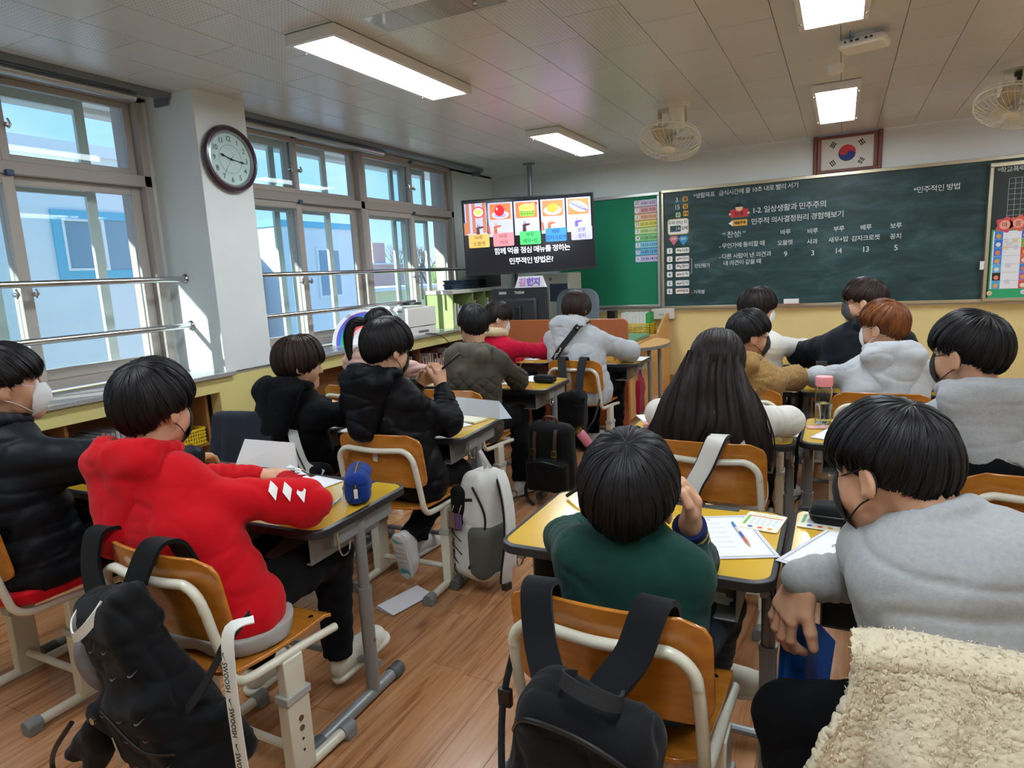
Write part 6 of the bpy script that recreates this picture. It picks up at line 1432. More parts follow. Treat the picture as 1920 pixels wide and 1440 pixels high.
# ---------------- fabrics
f_red = fabric('fleece_red','#cc0f1d',220,0.22,cvar=0.05); f_coat = fabric('nylon_black','#12151b',60,0.15,rough=0.5,sheen=0.0); f_bhood = fabric('cotton_black','#0d0f13',300,0.25,sheen=0.03)
f_wind = fabric('windbreaker_black','#0c0d11',50,0.15,rough=0.5,sheen=0.0); f_pink = fabric('nylon_pink','#d9b0a4',60,0.12,rough=0.55,sheen=0.1); f_khaki = fabric('nylon_khaki','#3f3a30',80,0.15,rough=0.6,sheen=0.05)
f_khakih = fabric('nylon_khaki_hood','#575247',80,0.15,rough=0.6); f_crim = fabric('fleece_crimson','#c01236',160,0.8); f_sherpa = fabric('sherpa_cream','#d8c3a0',110,1.0,cvar=0.2,ns=80)
f_grey = fabric('melange_grey','#a9abad',260,0.3,cvar=0.14,ns=120); f_grey2 = fabric('melange_light_grey','#b9bdc2',260,0.3,cvar=0.10,ns=120); f_cream = fabric('knit_cream','#d9d5cb',240,0.35); f_white = fabric('knit_white','#e0ded8',240,0.35)
f_teddy = fabric('teddy_brown','#a5814f',120,1.0,cvar=0.35,ns=90); f_navy = fabric('nylon_navy','#0f1420',60,0.12,rough=0.6,sheen=0.05); f_green = fabric('sweater_green','#133a32',240,0.3,cvar=0.1)
f_stripe = mat('stripe_yellow','#d6cf72',0.8); f_nv = fabric('rib_navy','#1b2a5c',200,0.4)
V3 = lambda *a: np.array(a, float)

# front left: red hoodie
P_red, I_red = person('child in a bright red hoodie with white sleeve print, at the front left desk', (-1.56,1.185), 6, (-1.778,1.215,1.090), hyaw=10, hpitch=-8, hroll=0, s=1.0,
  top=dict(m=f_red,name='hoodie',fold=0.0055), pants=m_pblack, hair=('bowl',h_blk), vox=0.0065, hood=dict(s=1.04,drop=0.20,z=0.032), bulk=1.08, seed=3, sho={-1:(-1.855,1.14,0.830)}, under=(mat('shirt_grey','#a8a5a0',0.9),0.128,0.055),
  elbows={1:(-1.385,1.385,0.765),-1:(-1.93,1.36,0.80)}, wrists={1:(-1.70,1.60,0.735),-1:(-1.86,1.62,0.735)},
  hands={1:dict(f=(-0.8,0.55,0.0),n=(0,0,-1),curl=(15,35,25)),-1:dict(f=(0.6,0.8,0.0),n=(0,0,-1),curl=(15,25,20))},
  mask=m_maskb, knees={1:(-1.52,1.60,0.50),-1:(-1.74,1.58,0.50)}, ankles={1:(-1.535,1.60,0.125),-1:(-1.80,1.48,0.095)}, shoes={1:V3(0.42,0.85,0.42),-1:V3(-0.1,0.9,0)}, shoe_m=m_croc, n_hair=2200, hair_w=0.0040, shw=0.158, hem=0.015)
# white sleeve lettering: raised patches lying on the right sleeve
b = MB(); e_, w_ = I_red['el'][1], I_red['wr'][1]; s_ = I_red['sh'][1]
def on_sleeve(a, c, r_, lift, ang):
    a = Vector(a); c = Vector(c); d = (c-a); return d
def sleeve_patch(t, dt, ang, dang, r_, mb, A, B_):
    A = Vector(A); B_ = Vector(B_); d = (B_-A).normalized(); u = (Vector((0,0,1))-d*d.z).normalized(); v = d.cross(u)
    P = []
    for k in range(7):
        for j in range(2):
            tt = t+(dt*k/6); aa = ang+(dang if j else -dang)+0.35*(k/6-0.5); P.append(A+(B_-A)*tt+(u*math.cos(aa)+v*math.sin(aa))*r_)
    mb.add(P, [(2*k,2*k+1,2*k+3,2*k+2) for k in range(6)])
for k in range(6):
    b = MB(); sleeve_patch(0.08+0.135*k, 0.095, 0.50+0.12*math.sin(k*2.3), 0.22+0.14*(k%2), 0.0655, b, e_, w_); b.obj('sleeve_print', mat('print_white','#ecebe8',0.7), P_red)
for k in range(3):
    b = MB(); sleeve_patch(0.64+0.12*k, 0.075, 0.80, 0.26, 0.0735, b, s_, e_); b.obj('sleeve_print', mat('print_white','#ecebe8',0.7), P_red)

# far left: black padded coat
person('child in a black padded coat and white mask, at the far left edge', (-2.50,1.17), 0, (-2.515,1.205,1.137), hyaw=-24, hpitch=-4, s=1.0, top=dict(m=f_coat,name='padded_coat',fold=0.006,quilt=(0.010,0.105)), pants=m_pblack,
  hair=('short',h_blk), vox=0.0075, hood=dict(s=1.15,drop=0.10,z=0.03), bulk=1.42, seed=5, under=(f_red,0.165,0.05), mask=m_maskw, elbows={1:(-2.14,1.42,0.80),-1:(-2.85,1.40,0.78)}, wrists={1:(-2.30,1.72,0.74),-1:(-2.66,1.68,0.735)}, n_hair=1800, hair_w=0.0042, shw=0.165, hem=0.045)
# girl in black hoodie, short brown hair
person('short haired girl in an oversized black hoodie by the window pillar, facing right', (-2.46,2.42), 0, (-2.299,2.33,1.048), hyaw=-34, hpitch=-10, s=0.97, top=dict(m=f_bhood,name='hoodie',fold=0.006), hair=('bob',h_brn), vox=0.008,
  hood=dict(s=1.1,drop=0.15,z=0.04), bulk=1.22, seed=8, elbows={1:(-2.04,2.52,0.76),-1:(-2.72,2.55,0.78)}, wrists={1:(-2.02,2.72,0.735),-1:(-2.55,2.78,0.735)}, n_hair=1600, hair_w=0.0042, shw=0.150)
# black windbreaker, holding a pen
P_pen, I_pen = person('child in a black windbreaker with a black mask, hands raised holding a pen', (-1.755,2.375), -4, (-1.790,2.345,1.119), hyaw=-14, hpitch=-16, s=1.0, top=dict(m=f_wind,name='windbreaker',fold=0.007), hair=('bowl',h_blk), vox=0.007,
  hood=dict(s=1.10,drop=0.19,z=0.035), bulk=1.18, seed=11, mask=m_maskb, elbows={1:(-1.565,2.45,0.76),-1:(-1.99,2.55,0.77)}, wrists={1:(-1.632,2.52,0.905),-1:(-1.826,2.63,0.900)},
  hands={1:dict(f=(-0.12,0.10,1.0),n=(-1,0.2,0),curl=(35,50,35),fine=True,thumb=(20,35)),-1:dict(f=(0.85,-0.05,0.42),n=(0.3,-0.9,-0.3),curl=(25,35,25),fine=True,thumb=(25,30))}, n_hair=2000, hair_w=0.0042, shw=0.160, hem=0.0, glasses=True,
  knees={1:(-1.66,2.66,0.46)}, ankles={1:(-1.735,2.335,0.235),-1:(-1.90,2.62,0.095)}, shoes={1:V3(0.02,0.22,-0.97)})
# pink padded jacket, ponytail
person('girl in a pale pink padded jacket with a ponytail by the window', (-2.74,3.36), -10, (-2.569,3.30,1.126), hyaw=-8, hpitch=-34, s=0.95, top=dict(m=f_pink,name='padded_jacket',fold=0.004,quilt=(0.009,0.045)), hair=('up',h_blk), vox=0.008,
  collar=0.01, bulk=1.15, seed=13, mask=m_maskw, n_hair=1200, tail=dict(pts=[(-2.60,3.225,1.16),(-2.66,3.17,1.15),(-2.69,3.15,1.07),(-2.70,3.16,0.96),(-2.69,3.19,0.86)], r=0.032), elbows={1:(-2.42,3.56,0.78),-1:(-2.90,3.42,0.80)}, sho={-1:(-2.74,3.24,0.90)})
# khaki quilted parka
def quilt_post(f, L_):
    pass
person('child in a dark khaki quilted parka with its grey green hood down', (-1.99,3.375), -4, (-2.016,3.52,1.113), hyaw=38, hpitch=-14, s=0.97, top=dict(m=f_khaki,name='parka',fold=0.005,dia=0.010), hair=('short',h_blk), vox=0.0085,
  hood=dict(s=1.25,drop=0.15,z=-0.01,m=f_khakih), bulk=1.25, seed=17, mask=m_maskw, elbows={1:(-1.80,3.66,0.745),-1:(-2.25,3.66,0.77)}, wrists={1:(-1.92,3.88,0.735),-1:(-2.10,3.86,0.735)}, n_hair=1500, shw=0.16, hem=-0.0,
  knees={1:(-1.84,3.74,0.50)}, ankles={1:(-1.80,3.62,0.095)}, shoes={1:V3(0.3,0.95,0)})
# crimson fleece with sherpa collar
P_cr, I_cr = person('child in a crimson fleece with a cream sherpa collar, white mask, writing', (-2.40,4.56), -14, (-2.32,4.42,1.085), hyaw=-42, hpitch=-22, s=0.95, top=dict(m=f_crim,name='fleece',fold=0.004,fluff=0.002), hair=('short',h_bb), vox=0.0085, bulk=1.15, seed=19, mask=m_maskw,
  elbows={1:(-2.03,4.62,0.80)}, wrists={1:(-2.10,4.80,0.86)}, hands={1:dict(f=(-0.2,0.5,-0.5),n=(-0.6,0,-0.8),curl=(35,45,30))})
cc_ = I_cr['nb']; MB().tube([cc_+V3(0.088*math.cos(q)*1.05,0.088*math.sin(q),0.012+0.018*-math.sin(q)) for q in [2*PI*k/18 for k in range(18)]],0.036,12,closed=True).obj('sherpa_collar', f_sherpa, P_cr)
# grey hoodie with black logo strap
P_gs, I_gs = person('girl in a loose light grey hoodie with a black lettered strap across it', (-1.735,4.62), -8, (-1.793,4.70,1.125), hyaw=-2, hpitch=-30, s=1.02, top=dict(m=f_grey2,name='hoodie',fold=0.006), hair=('long',h_brn), vox=0.0085,
  hood=dict(s=1.18,drop=0.15,z=0.04), bulk=1.40, seed=23, elbows={1:(-1.44,4.90,0.765),-1:(-1.98,4.88,0.78)}, wrists={1:(-1.55,5.08,0.735),-1:(-1.80,5.06,0.735)}, n_hair=1500, shw=0.17, hem=-0.0)
# very long black hair, cream knit
gd = []
for a_ in range(11):
    u = a_/10; x0 = -0.435+0.085*math.sin((u-0.5)*PI*1.15); y0 = 2.60-0.085*math.cos((u-0.5)*PI*1.05); x1 = -0.44+0.155*(u-0.5)*2; y1 = 2.515-0.02*math.cos((u-0.5)*PI); x2 = -0.445+0.20*(u-0.5)*2+0.01; y2 = 2.455+0.05*abs(u-0.5); x3 = -0.445+0.215*(u-0.5)*2+0.02*math.sin(u*9)
    gd.append([(x0,y0+0.015,1.07),(x0*0.35+x1*0.65-0.0,y0*0.5+y1*0.5-0.012,0.985),(x1*0.5+x2*0.5,y1-0.02,0.90),(x2,y2-0.01,0.82),(x3,y2-0.015,0.755),(x3+0.01*math.sin(u*14),y2-0.012,0.715-0.05*abs(math.sin(u*5)))])
person('girl with very long straight black hair over a cream sweater, bent over the desk', (-0.43,2.62), -4, (-0.426,2.64,1.030), hyaw=4, hpitch=-30, s=0.97, top=dict(m=f_cream,name='sweater',fold=0.004), hair=('long',h_bb), vox=0.008, collar=0.0, bulk=1.15, seed=29,
  elbows={1:(-0.18,2.84,0.755),-1:(-0.70,2.82,0.76)}, wrists={1:(-0.33,3.02,0.735),-1:(-0.55,3.02,0.735)}, n_hair=2000, long=dict(guides=gd,n=2600), hair_w=0.0042)
# brown teddy fleece
person('child in a curly brown fleece and black mask beyond the long haired girl', (-0.45,3.70), -16, (-0.423,3.62,1.042), hyaw=-58, hpitch=-6, s=0.97, top=dict(m=f_teddy,name='teddy_fleece',fold=0.005,fluff=0.003), hair=('short',h_blk), vox=0.0085, hood=dict(s=1.0,drop=0.08,z=0.02), bulk=1.22, seed=31, mask=m_maskb, skin=m_skin2,
  elbows={1:(-0.21,3.84,0.77)}, wrists={1:(-0.32,4.0,0.735)}, n_hair=1500)
# cream sweater at the front row
person('child in a cream sweater and white mask in the front row, facing right', (-0.50,4.72), -20, (-0.481,4.55,1.118), hyaw=-62, hpitch=-8, s=0.97, top=dict(m=f_white,name='sweater',fold=0.004), hair=('bob',h_bb), vox=0.009, bulk=1.2, seed=37, mask=m_maskw,
  elbows={1:(-0.22,4.88,0.80)}, n_hair=1200)
# navy jacket with glasses
person('child in a black navy jacket, round glasses and grey mask in the front row', (0.07,4.60), 12, (0.125,4.56,1.145), hyaw=78, hpitch=-4, s=1.03, top=dict(m=f_navy,name='jacket',fold=0.005), hair=('twoblock',h_brn), vox=0.009, hood=dict(s=1.0,drop=0.05,z=0.03), bulk=1.42, seed=41, mask=m_maskg, glasses=True,
  elbows={-1:(-0.23,4.72,0.78),1:(0.40,4.80,0.78)}, n_hair=1400, shw=0.17)
# copper hair, light grey hoodie
person('child with copper brown bowl cut hair, light grey hoodie and white mask, looking left', (0.19,3.71), 6, (0.191,3.77,1.063), hyaw=56, hpitch=-4, s=0.98, top=dict(m=f_grey2,name='hoodie',fold=0.005), hair=('twoblock',h_cop), vox=0.008, hood=dict(s=1.15,drop=0.18,z=0.03), bulk=1.18, seed=43, mask=m_maskw,
  elbows={-1:(-0.10,3.92,0.76),1:(0.44,3.90,0.77)}, n_hair=1700, shw=0.165)
# grey hoodie over black at the right edge
P_rt, I_rt = person('child in a grey hood over a black jacket, at the far right edge', (0.56,2.47), 10, (0.37,2.53,1.095), hyaw=50, hpitch=-4, hroll=0, s=0.98, top=dict(m=f_grey,name='hoodie',fold=0.005,split=(f_bhood,(0.42,2.45,0.80),(0.45,0.0,0.9))), hair=('twoblock',h_blk), vox=0.0075, hood=dict(s=1.15,drop=0.20,z=0.03), bulk=1.2, seed=47, mask=m_maskb,
  elbows={-1:(0.20,2.66,0.77),1:(0.76,2.62,0.74)}, wrists={1:(0.62,2.84,0.735)}, n_hair=1900, hair_w=0.004, pants=m_jean, knees={-1:(0.30,2.55,0.50)}, ankles={-1:(0.14,2.35,0.10)})
# green sweater in front
P_gr, I_gr = person('child in a dark green sweater with striped navy cuffs, fist by the cheek', (-0.40,1.325), -3, (-0.387,1.285,0.950), hyaw=6, hpitch=-6, hroll=2, s=0.93, top=dict(m=f_green,name='sweater',fold=0.004,cuff=False,cuff_m=f_nv,stripes=((-0.075,-0.045,f_nv),(-0.045,-0.036,f_stripe),(-0.036,-0.020,f_nv),(-0.020,-0.011,f_stripe),(-0.011,0.010,f_nv))),
  hair=('bowl',h_blk), vox=0.006, bulk=0.95, seed=53, nbo=(-0.375,1.275,0.855), sho={-1:(-0.485,1.25,0.800),1:(-0.272,1.28,0.768)}, hsz=1.13, elbows={1:(-0.285,1.50,0.715),-1:(-0.62,1.48,0.73)}, wrists={1:(-0.288,1.42,0.822),-1:(-0.55,1.70,0.73)},
  hands={1:dict(f=(0.12,-0.05,1.0),n=(-0.9,-0.45,0),curl=(42,62,45),fine=True,thumb=(15,45),s=1.15)}, n_hair=3000, hair_w=0.0036, shw=0.148, hem=0.0, pants=m_jean,
  knees={1:(-0.27,1.72,0.49)}, ankles={1:(-0.31,1.90,0.19),-1:(-0.48,1.66,0.095)}, shoes={1:V3(0.95,0.22,-0.02)}, shoe_m=m_croc)
# big grey sweatshirt at the front right
P_bg, I_bg = person('child in a large heather grey sweatshirt and black mask, hand drooping over the desk', (0.33,1.40), 12, (0.088,1.345,1.030), hyaw=53, hpitch=-14, hroll=4, s=1.06, top=dict(m=f_grey,name='sweatshirt',fold=0.005,cuffr=0.041,cuffx=0.006), hair=('twoblock',h_blk), vox=0.0065, bulk=1.22, seed=59, nbo=(0.165,1.285,0.938), sho={-1:(0.085,1.365,0.845),1:(0.355,1.290,0.855)}, mask=m_maskb,
  elbows={-1:(0.135,1.54,0.725),1:(0.62,1.50,0.76)}, wrists={-1:(-0.056,1.458,0.722),1:(0.50,1.72,0.735)},
  hands={-1:dict(side=1,f=(-0.38,-0.05,-0.92),n=(0.72,0.50,-0.30),curls=[(8,30,22),(10,34,24),(14,36,24),(20,34,22)],fine=True,thumb=(26,10),s=1.18)}, n_hair=3200, hair_w=0.0036, shw=0.178, hsz=0.95, hem=-0.0, stoop=0.03,
  knees={-1:(-0.075,1.40,0.43)}, ankles={-1:(-0.02,1.28,0.10)})
# ================================================================== BAGS, BLANKETS, DESK ITEMS
f_bagk = fabric('bag_black','#0b0c0f',180,0.25,rough=0.75); f_bagn = fabric('bag_charcoal','#121317',140,0.3,rough=0.8); f_bagw = fabric('bag_white','#c9c8c4',120,0.2,rough=0.6); f_mesh = fabric('mesh_grey','#55564f',600,0.6)
m_zip = mat('zip_black','#0c0d0f',0.4); m_web = mat('webbing_black','#16171a',0.8,bump=(400,0.4,0.001)); m_buckle = mat('buckle_black','#0f1012',0.35); m_tape = mat('tape_white','#d9d8d2',0.7); m_brass = mat('brass','#a88a4a',0.3,metal=0.9); m_lea = mat('leather_brown','#3a2a20',0.5)
m_pap = mat('paper_white','#e9eaf0',0.7)
def sdf_obj(name, f, m, parent): V, F = f.mesh(); return link(name, np_mesh(name, V, F), m, parent)
def tick(s_=1.0):
    """curved tick mark outline in XY, about 1 wide"""
    P = [(-0.5,0.02),(-0.46,-0.10),(-0.36,-0.17),(-0.22,-0.16),(0.5,0.16),(-0.20,-0.04),(-0.32,-0.03),(-0.40,0.04),(-0.42,0.12)]
    return [(p[0]*s_, p[1]*s_) for p in P]
def local(t): return lambda *a: Vector(a)

from mathutils.bvhtree import BVHTree
def drop_on(o, p, d=(0,1,0), up_=(0,0,1), off=0.0008, roll=0):
    """frame on the surface of mesh object o (own coordinates) hit from p along d"""
    me = o.data
    if 'bv' not in CACHE or CACHE['bv'][0] != me.name: CACHE['bv'] = (me.name, BVHTree.FromPolygons([v.co for v in me.vertices], [q.vertices[:] for q in me.polygons]))
    h = CACHE['bv'][1].ray_cast(Vector(p), Vector(d).normalized())
    if not h[0]: return None
    z = h[1] if h[1].dot(Vector(d)) < 0 else -h[1]; x = Vector(up_).cross(z).normalized(); y = z.cross(x)
    T = Matrix((x,y,z)).transposed().to_4x4(); T.translation = h[0]+z*off; return T @ Matrix.Rotation(roll,4,'Z')
CACHE = {}
# --- black patterned bag on the red hoodie's chair
t = empty('backpack',(-1.50,0.93,0.565),0,'black backpack patterned with small tick marks, half open, hanging on the red hoodie child\'s chair','bag')
BR = np.array(Matrix.Rotation(R(-4),3,'Z')@Matrix.Rotation(R(-16),3,'Y')@Matrix.Rotation(R(14),3,'X')); hx = lambda x,y,z: BR@np.array([x,y,z],float)
f = Field([-.34,-.30,-.42],[.34,.22,.22],0.006)
f.box(hx(0.01,-0.06,-0.12),[0.138,0.070,0.235],0.05,0.03,R_=BR,taper=0.28); f.box(hx(0.02,-0.125,-0.19),[0.130,0.045,0.135],0.035,0.03,R_=BR)
f.box(hx(0.0,-0.03,0.10),[0.11,0.045,0.06],0.03,0.05,R_=BR); f.cap(hx(0.07,-0.10,-0.335),hx(0.19,-0.04,-0.20),0.035,0.03,0.05)
f.ell(hx(-0.10,-0.12,0.03),[0.045,0.06,0.10],0.02,'sub',R_=BR)
f.cap(hx(-0.14,-0.18,-0.09),hx(0.10,-0.20,-0.20),0.006,0.006,0.012,'sub')
f.noise(0.006,0.09,4); f.crease(0.007,0.13,5,(1,1,1.5)); f.crease(0.004,0.06,9); bodyo = sdf_obj('body', f, f_bagk, t)
f = Field([-.46,-.34,-.42],[.06,.10,.08],0.006)    # flap that hangs open to the left
f.cap(hx(-0.10,-0.16,-0.13),hx(-0.24,-0.20,-0.19),0.035,0.018,0.02); f.cap(hx(-0.10,-0.17,-0.17),hx(-0.20,-0.21,-0.24),0.030,0.018,0.03); f.ell(hx(-0.245,-0.20,-0.185),[0.035,0.05,0.022],0.01,'sub',R_=BR); f.noise(0.004,0.05,7)
sdf_obj('open_flap', f, f_bagk, t)
rimp = smoothpath([hx(-0.12,-0.19,-0.08),hx(-0.20,-0.22,-0.13),hx(-0.275,-0.225,-0.185),hx(-0.25,-0.24,-0.225),hx(-0.16,-0.24,-0.21)],5); MB().tube(rimp,0.006,8).obj('flap_zip', m_zip, t)
lining = Field([-.2,-.24,-.12],[.06,.05,.16],0.006); lining.ell(hx(-0.095,-0.085,0.0),[0.035,0.045,0.085],0.01,R_=BR); sdf_obj('lining', lining, mat('lining_grey','#77757a',0.6,bump=(12,0.5,0.02)), t)
def proj_marks(t, f_, pts, sc, m, name, fr, th=0.0012):
    pass
rb = random.Random(4)
for k in range(24):
    x_, z_ = -0.12+0.075*(k%4)+0.03*((k//4)%2)+rb.uniform(-.01,.01), -0.30+0.072*(k//4)+rb.uniform(-.01,.01)
    T = drop_on(bodyo, hx(x_,-0.5,z_), BR@np.array([0,1,0]), BR[:,2], 0.0012)
    if T: MB().prism(tick(0.028),0,0.0006,T).obj('tick_mark', mat('tick_grey','#70747e',0.6), t)
T = drop_on(bodyo, hx(-0.07,-0.5,-0.20), BR@np.array([0,1,0]), BR[:,2], 0.003, R(30))
MB().prism([(-0.07,-0.012),(0.0,0.0),(0.07,0.03),(0.02,-0.004),(-0.05,-0.022)],0,0.002,T).obj('tick_white', m_tape, t)
MB().tube(smoothpath([hx(0.03,-0.178,-0.05),hx(0.10,-0.18,-0.16),hx(0.155,-0.15,-0.20)],5),0.004,8).obj('zip', m_zip, t); MB().tube(smoothpath([hx(-0.12,-0.19,-0.27),hx(0.0,-0.20,-0.30),hx(0.12,-0.18,-0.27)],5),0.005,8).obj('zip', m_zip, t)
MB().lathe([(0.009,0),(0.009,0.006),(0.0,0.008)],12,Matrix.Translation(Vector(hx(-0.02,-0.182,-0.075)))@Matrix.Rotation(PI/2,4,'X'),cap=False).obj('snap', m_chrome, t)
for k,(x_,z_) in enumerate(((-0.07,-0.30),(0.02,-0.335))): MB().tube([hx(x_,-0.20,z_),hx(x_+0.005,-0.205,z_-0.05)],0.0025,6).obj('zip_pull', m_zip, t)
ct = lambda x,y,z: Vector((x+1.50,y-0.93,z-0.565))     # room point -> bag frame
MB().band(smoothpath([ct(-1.72,1.06,0.70),ct(-1.725,1.035,0.765),ct(-1.735,1.01,0.788),ct(-1.74,0.972,0.782),ct(-1.73,0.945,0.70),ct(-1.655,0.915,0.60),ct(-1.60,0.90,0.555)],5),(1,0.1,0),0.062,0.010).obj('shoulder_strap', f_bagk, t)
MB().band(smoothpath([ct(-1.50,1.07,0.68),ct(-1.50,1.035,0.765),ct(-1.50,1.00,0.790),ct(-1.505,0.962,0.780),ct(-1.53,0.930,0.70),ct(-1.55,0.905,0.62),ct(-1.56,0.895,0.58)],5),(1,0.1,0),0.066,0.010).obj('shoulder_strap', f_bagk, t)
lp = smoothpath([hx(-0.065,-0.06,0.145),hx(-0.06,-0.10,0.125),hx(-0.015,-0.125,0.108),hx(0.035,-0.10,0.128),hx(0.045,-0.06,0.15)],6); MB().band(lp,(0,0,1),0.022,0.004).obj('haul_loop', m_tape, t)
t2 = empty('lettered_strap',(-1.17,0.90,0.62),0,'white lettered strap hanging down beside the front left chair','strap')
MB().band(smoothpath([(0.03,0.04,0.06),(0.0,0.0,0.05),(0.008,-0.02,-0.02),(0.018,-0.03,-0.15),(0.022,-0.03,-0.30),(0.022,-0.03,-0.46)],5),(1,0.25,0),0.030,0.003).obj('tape', m_tape, t2)
for k in range(5):
    z_ = -0.04-0.108*k; T = Matrix.Translation((0.013+0.002*k,-0.0335,z_))@Matrix.Rotation(R(14),4,'Z')@Matrix.Rotation(PI/2,4,'X')@Matrix.Rotation(-PI/2,4,'Z')
    text('print','SWOOSH',0.0165,T,m_ink,t2,ext=0.0003,bold=0.0004); MB().prism(tick(0.020),0,0.0006,T@Matrix.Translation((-0.048,0,0))).obj('tick_mark', m_ink, t2)
MB().band(smoothpath([ct(-1.36,0.86,0.40),ct(-1.26,0.88,0.52),ct(-1.19,0.90,0.63),ct(-1.20,0.98,0.66)],6),(0,0.3,1),0.022,0.003).obj('side_strap', m_web, t)

# --- black backpack on the green sweater child's chair
t = empty('backpack',(-0.375,0.95,0.525),0,'plain black backpack with a front zip pocket hanging on the green sweater child\'s chair','bag')
BR = np.array(Matrix.Rotation(R(-3),3,'Z')@Matrix.Rotation(R(10),3,'Y')@Matrix.Rotation(R(6),3,'X')); f = Field([-.26,-.24,-.34],[.26,.14,.28],0.005); hx = lambda x,y,z: BR@np.array([x,y,z],float)
f.box(hx(0,-0.01,-0.03),[0.135,0.075,0.225],0.06,0.03,R_=BR,taper=0.12); f.box(hx(0.0,-0.075,-0.10),[0.115,0.045,0.135],0.035,0.02,R_=BR,taper=0.10); f.cap(hx(-0.118,-0.082,0.012),hx(0.118,-0.082,0.012),0.004,0.004,0.010,'sub')
f.noise(0.005,0.10,14); f.crease(0.006,0.12,15,(1,1,1.5)); f.crease(0.003,0.05,19); sdf_obj('body', f, f_bagn, t)
MB().tube(smoothpath([hx(-0.120,-0.06,-0.14),hx(-0.115,-0.085,-0.01),hx(-0.09,-0.10,0.028),hx(0.0,-0.108,0.038),hx(0.09,-0.10,0.028),hx(0.115,-0.085,-0.01),hx(0.12,-0.06,-0.14)],5),0.0045,8).obj('pocket_zip', m_zip, t)
MB().tube(smoothpath([hx(-0.125,-0.04,0.08),hx(-0.09,-0.075,0.155),hx(0.0,-0.080,0.175),hx(0.09,-0.075,0.155),hx(0.125,-0.04,0.08)],5),0.0045,8).obj('main_zip', m_zip, t)
MB().box(-0.009,0.009,-0.003,0.003,-0.055,0.0,Matrix.Translation(Vector(hx(0.055,-0.117,0.02)))).obj('zip_pull', m_zip, t, bv=0.002)
ct = lambda x,y,z: Vector((x+0.375,y-0.95,z-0.525))
MB().band(smoothpath([ct(-0.535,1.19,0.68),ct(-0.53,1.165,0.765),ct(-0.525,1.13,0.790),ct(-0.52,1.092,0.782),ct(-0.50,1.055,0.72),ct(-0.47,1.015,0.68),ct(-0.44,0.98,0.655)],5),(1,0.1,0),0.062,0.012).obj('shoulder_strap', f_bagn, t)
MB().band(smoothpath([ct(-0.285,1.19,0.68),ct(-0.288,1.165,0.765),ct(-0.292,1.13,0.790),ct(-0.297,1.090,0.782),ct(-0.315,1.05,0.72),ct(-0.345,1.01,0.68),ct(-0.36,0.98,0.655)],5),(1,-0.1,0),0.066,0.012).obj('shoulder_strap', f_bagn, t)
MB().band(smoothpath([hx(-0.045,0.02,0.19),hx(-0.05,-0.03,0.225),hx(0.0,-0.05,0.235),hx(0.045,-0.03,0.222),hx(0.04,0.02,0.19)],5),(0,0.6,1),0.024,0.006).obj('haul_loop', m_web, t)
MB().tube(smoothpath([ct(-0.60,1.14,0.62),ct(-0.615,1.10,0.50),ct(-0.58,1.02,0.36),ct(-0.52,0.96,0.30)],5),0.008,8,sx=0.4).obj('lower_strap', m_web, t)
MB().box(-0.015,0.015,-0.008,0.008,-0.02,0.02,Matrix.Translation(ct(-0.612,1.11,0.52))).obj('buckle', m_buckle, t, bv=0.003)

# --- white backpack hanging from the desk hook
t = empty('backpack',(-1.40,2.45,0.34),R(-18),'white and black backpack with elastic cords hanging from a desk hook in the aisle','bag')
f = Field([-.24,-.20,-.34],[.24,.20,.30],0.0055); f.box([0,0,-0.03],[0.095,0.115,0.245],0.065,0.03,taper=0.20); f.box([-0.055,-0.01,-0.10],[0.065,0.10,0.16],0.05,0.03)
f.noise(0.003,0.10,21); f.crease(0.003,0.14,22,(1,1,1.5)); sdf_obj('body', f, f_bagw, t)
MB().tube(smoothpath([(0.045,-0.11,0.17),(0.085,-0.085,0.05),(0.085,-0.10,-0.05),(0.02,-0.135,-0.20)],6),0.005,8).obj('black_piping', m_zip, t)
f = Field([-.20,-.22,-.30],[.22,.20,.20],0.0055); f.box([0.055,-0.04,-0.13],[0.055,0.095,0.12],0.04,0.02); sdf_obj('side_mesh_pocket', f, f_mesh, t)
f = Field([-.20,-.22,-.10],[.20,.20,.22],0.0055); f.box([-0.06,-0.085,0.045],[0.045,0.04,0.105],0.03,0.02); sdf_obj('black_panel', f, f_bagk, t)
for z_ in (-0.04,-0.10,-0.16,-0.22): MB().tube(smoothpath([(-0.115,-0.085,z_),(-0.09,-0.125,z_-0.015),(-0.03,-0.128,z_-0.05)],4),0.0025,6).obj('elastic_cord', m_zip, t)
MB().box(-0.035,0.03,-0.003,0.003,-0.007,0.007,Matrix.Translation((0.0,-0.100,0.10))@Matrix.Rotation(R(-12),4,'Y')).obj('dark_patch', m_zip, t)
MB().band(smoothpath([(0.0,0.02,0.20),(0.005,0.0,0.255),(0.0,-0.01,0.30),(0.015,0.01,0.25),(0.02,0.04,0.20)],5),(0.3,1,0),0.016,0.005).obj('haul_loop', f_bagw, t)
for s_,wd_ in ((0.02,0.05),): 
    pth = smoothpath([(0.05,0.05,0.20),(0.10,0.03,0.16),(0.155,0.0,0.05),(0.18,-0.03,-0.08),(0.175,-0.05,-0.19),(0.165,-0.05,-0.25)],6)
    MB().band(pth,(0.2,1,0.1),0.045,0.012).obj('shoulder_strap', f_bagw, t); MB().band([p-Vector((0.010,0,0.002)) for p in pth],(0.2,1,0.1),0.052,0.008).obj('strap_lining', f_bagk, t)
MB().box(-0.014,0.014,-0.02,0.02,-0.035,0.0,Matrix.Translation((0.165,-0.05,-0.25))).obj('buckle', m_buckle, t, bv=0.004)
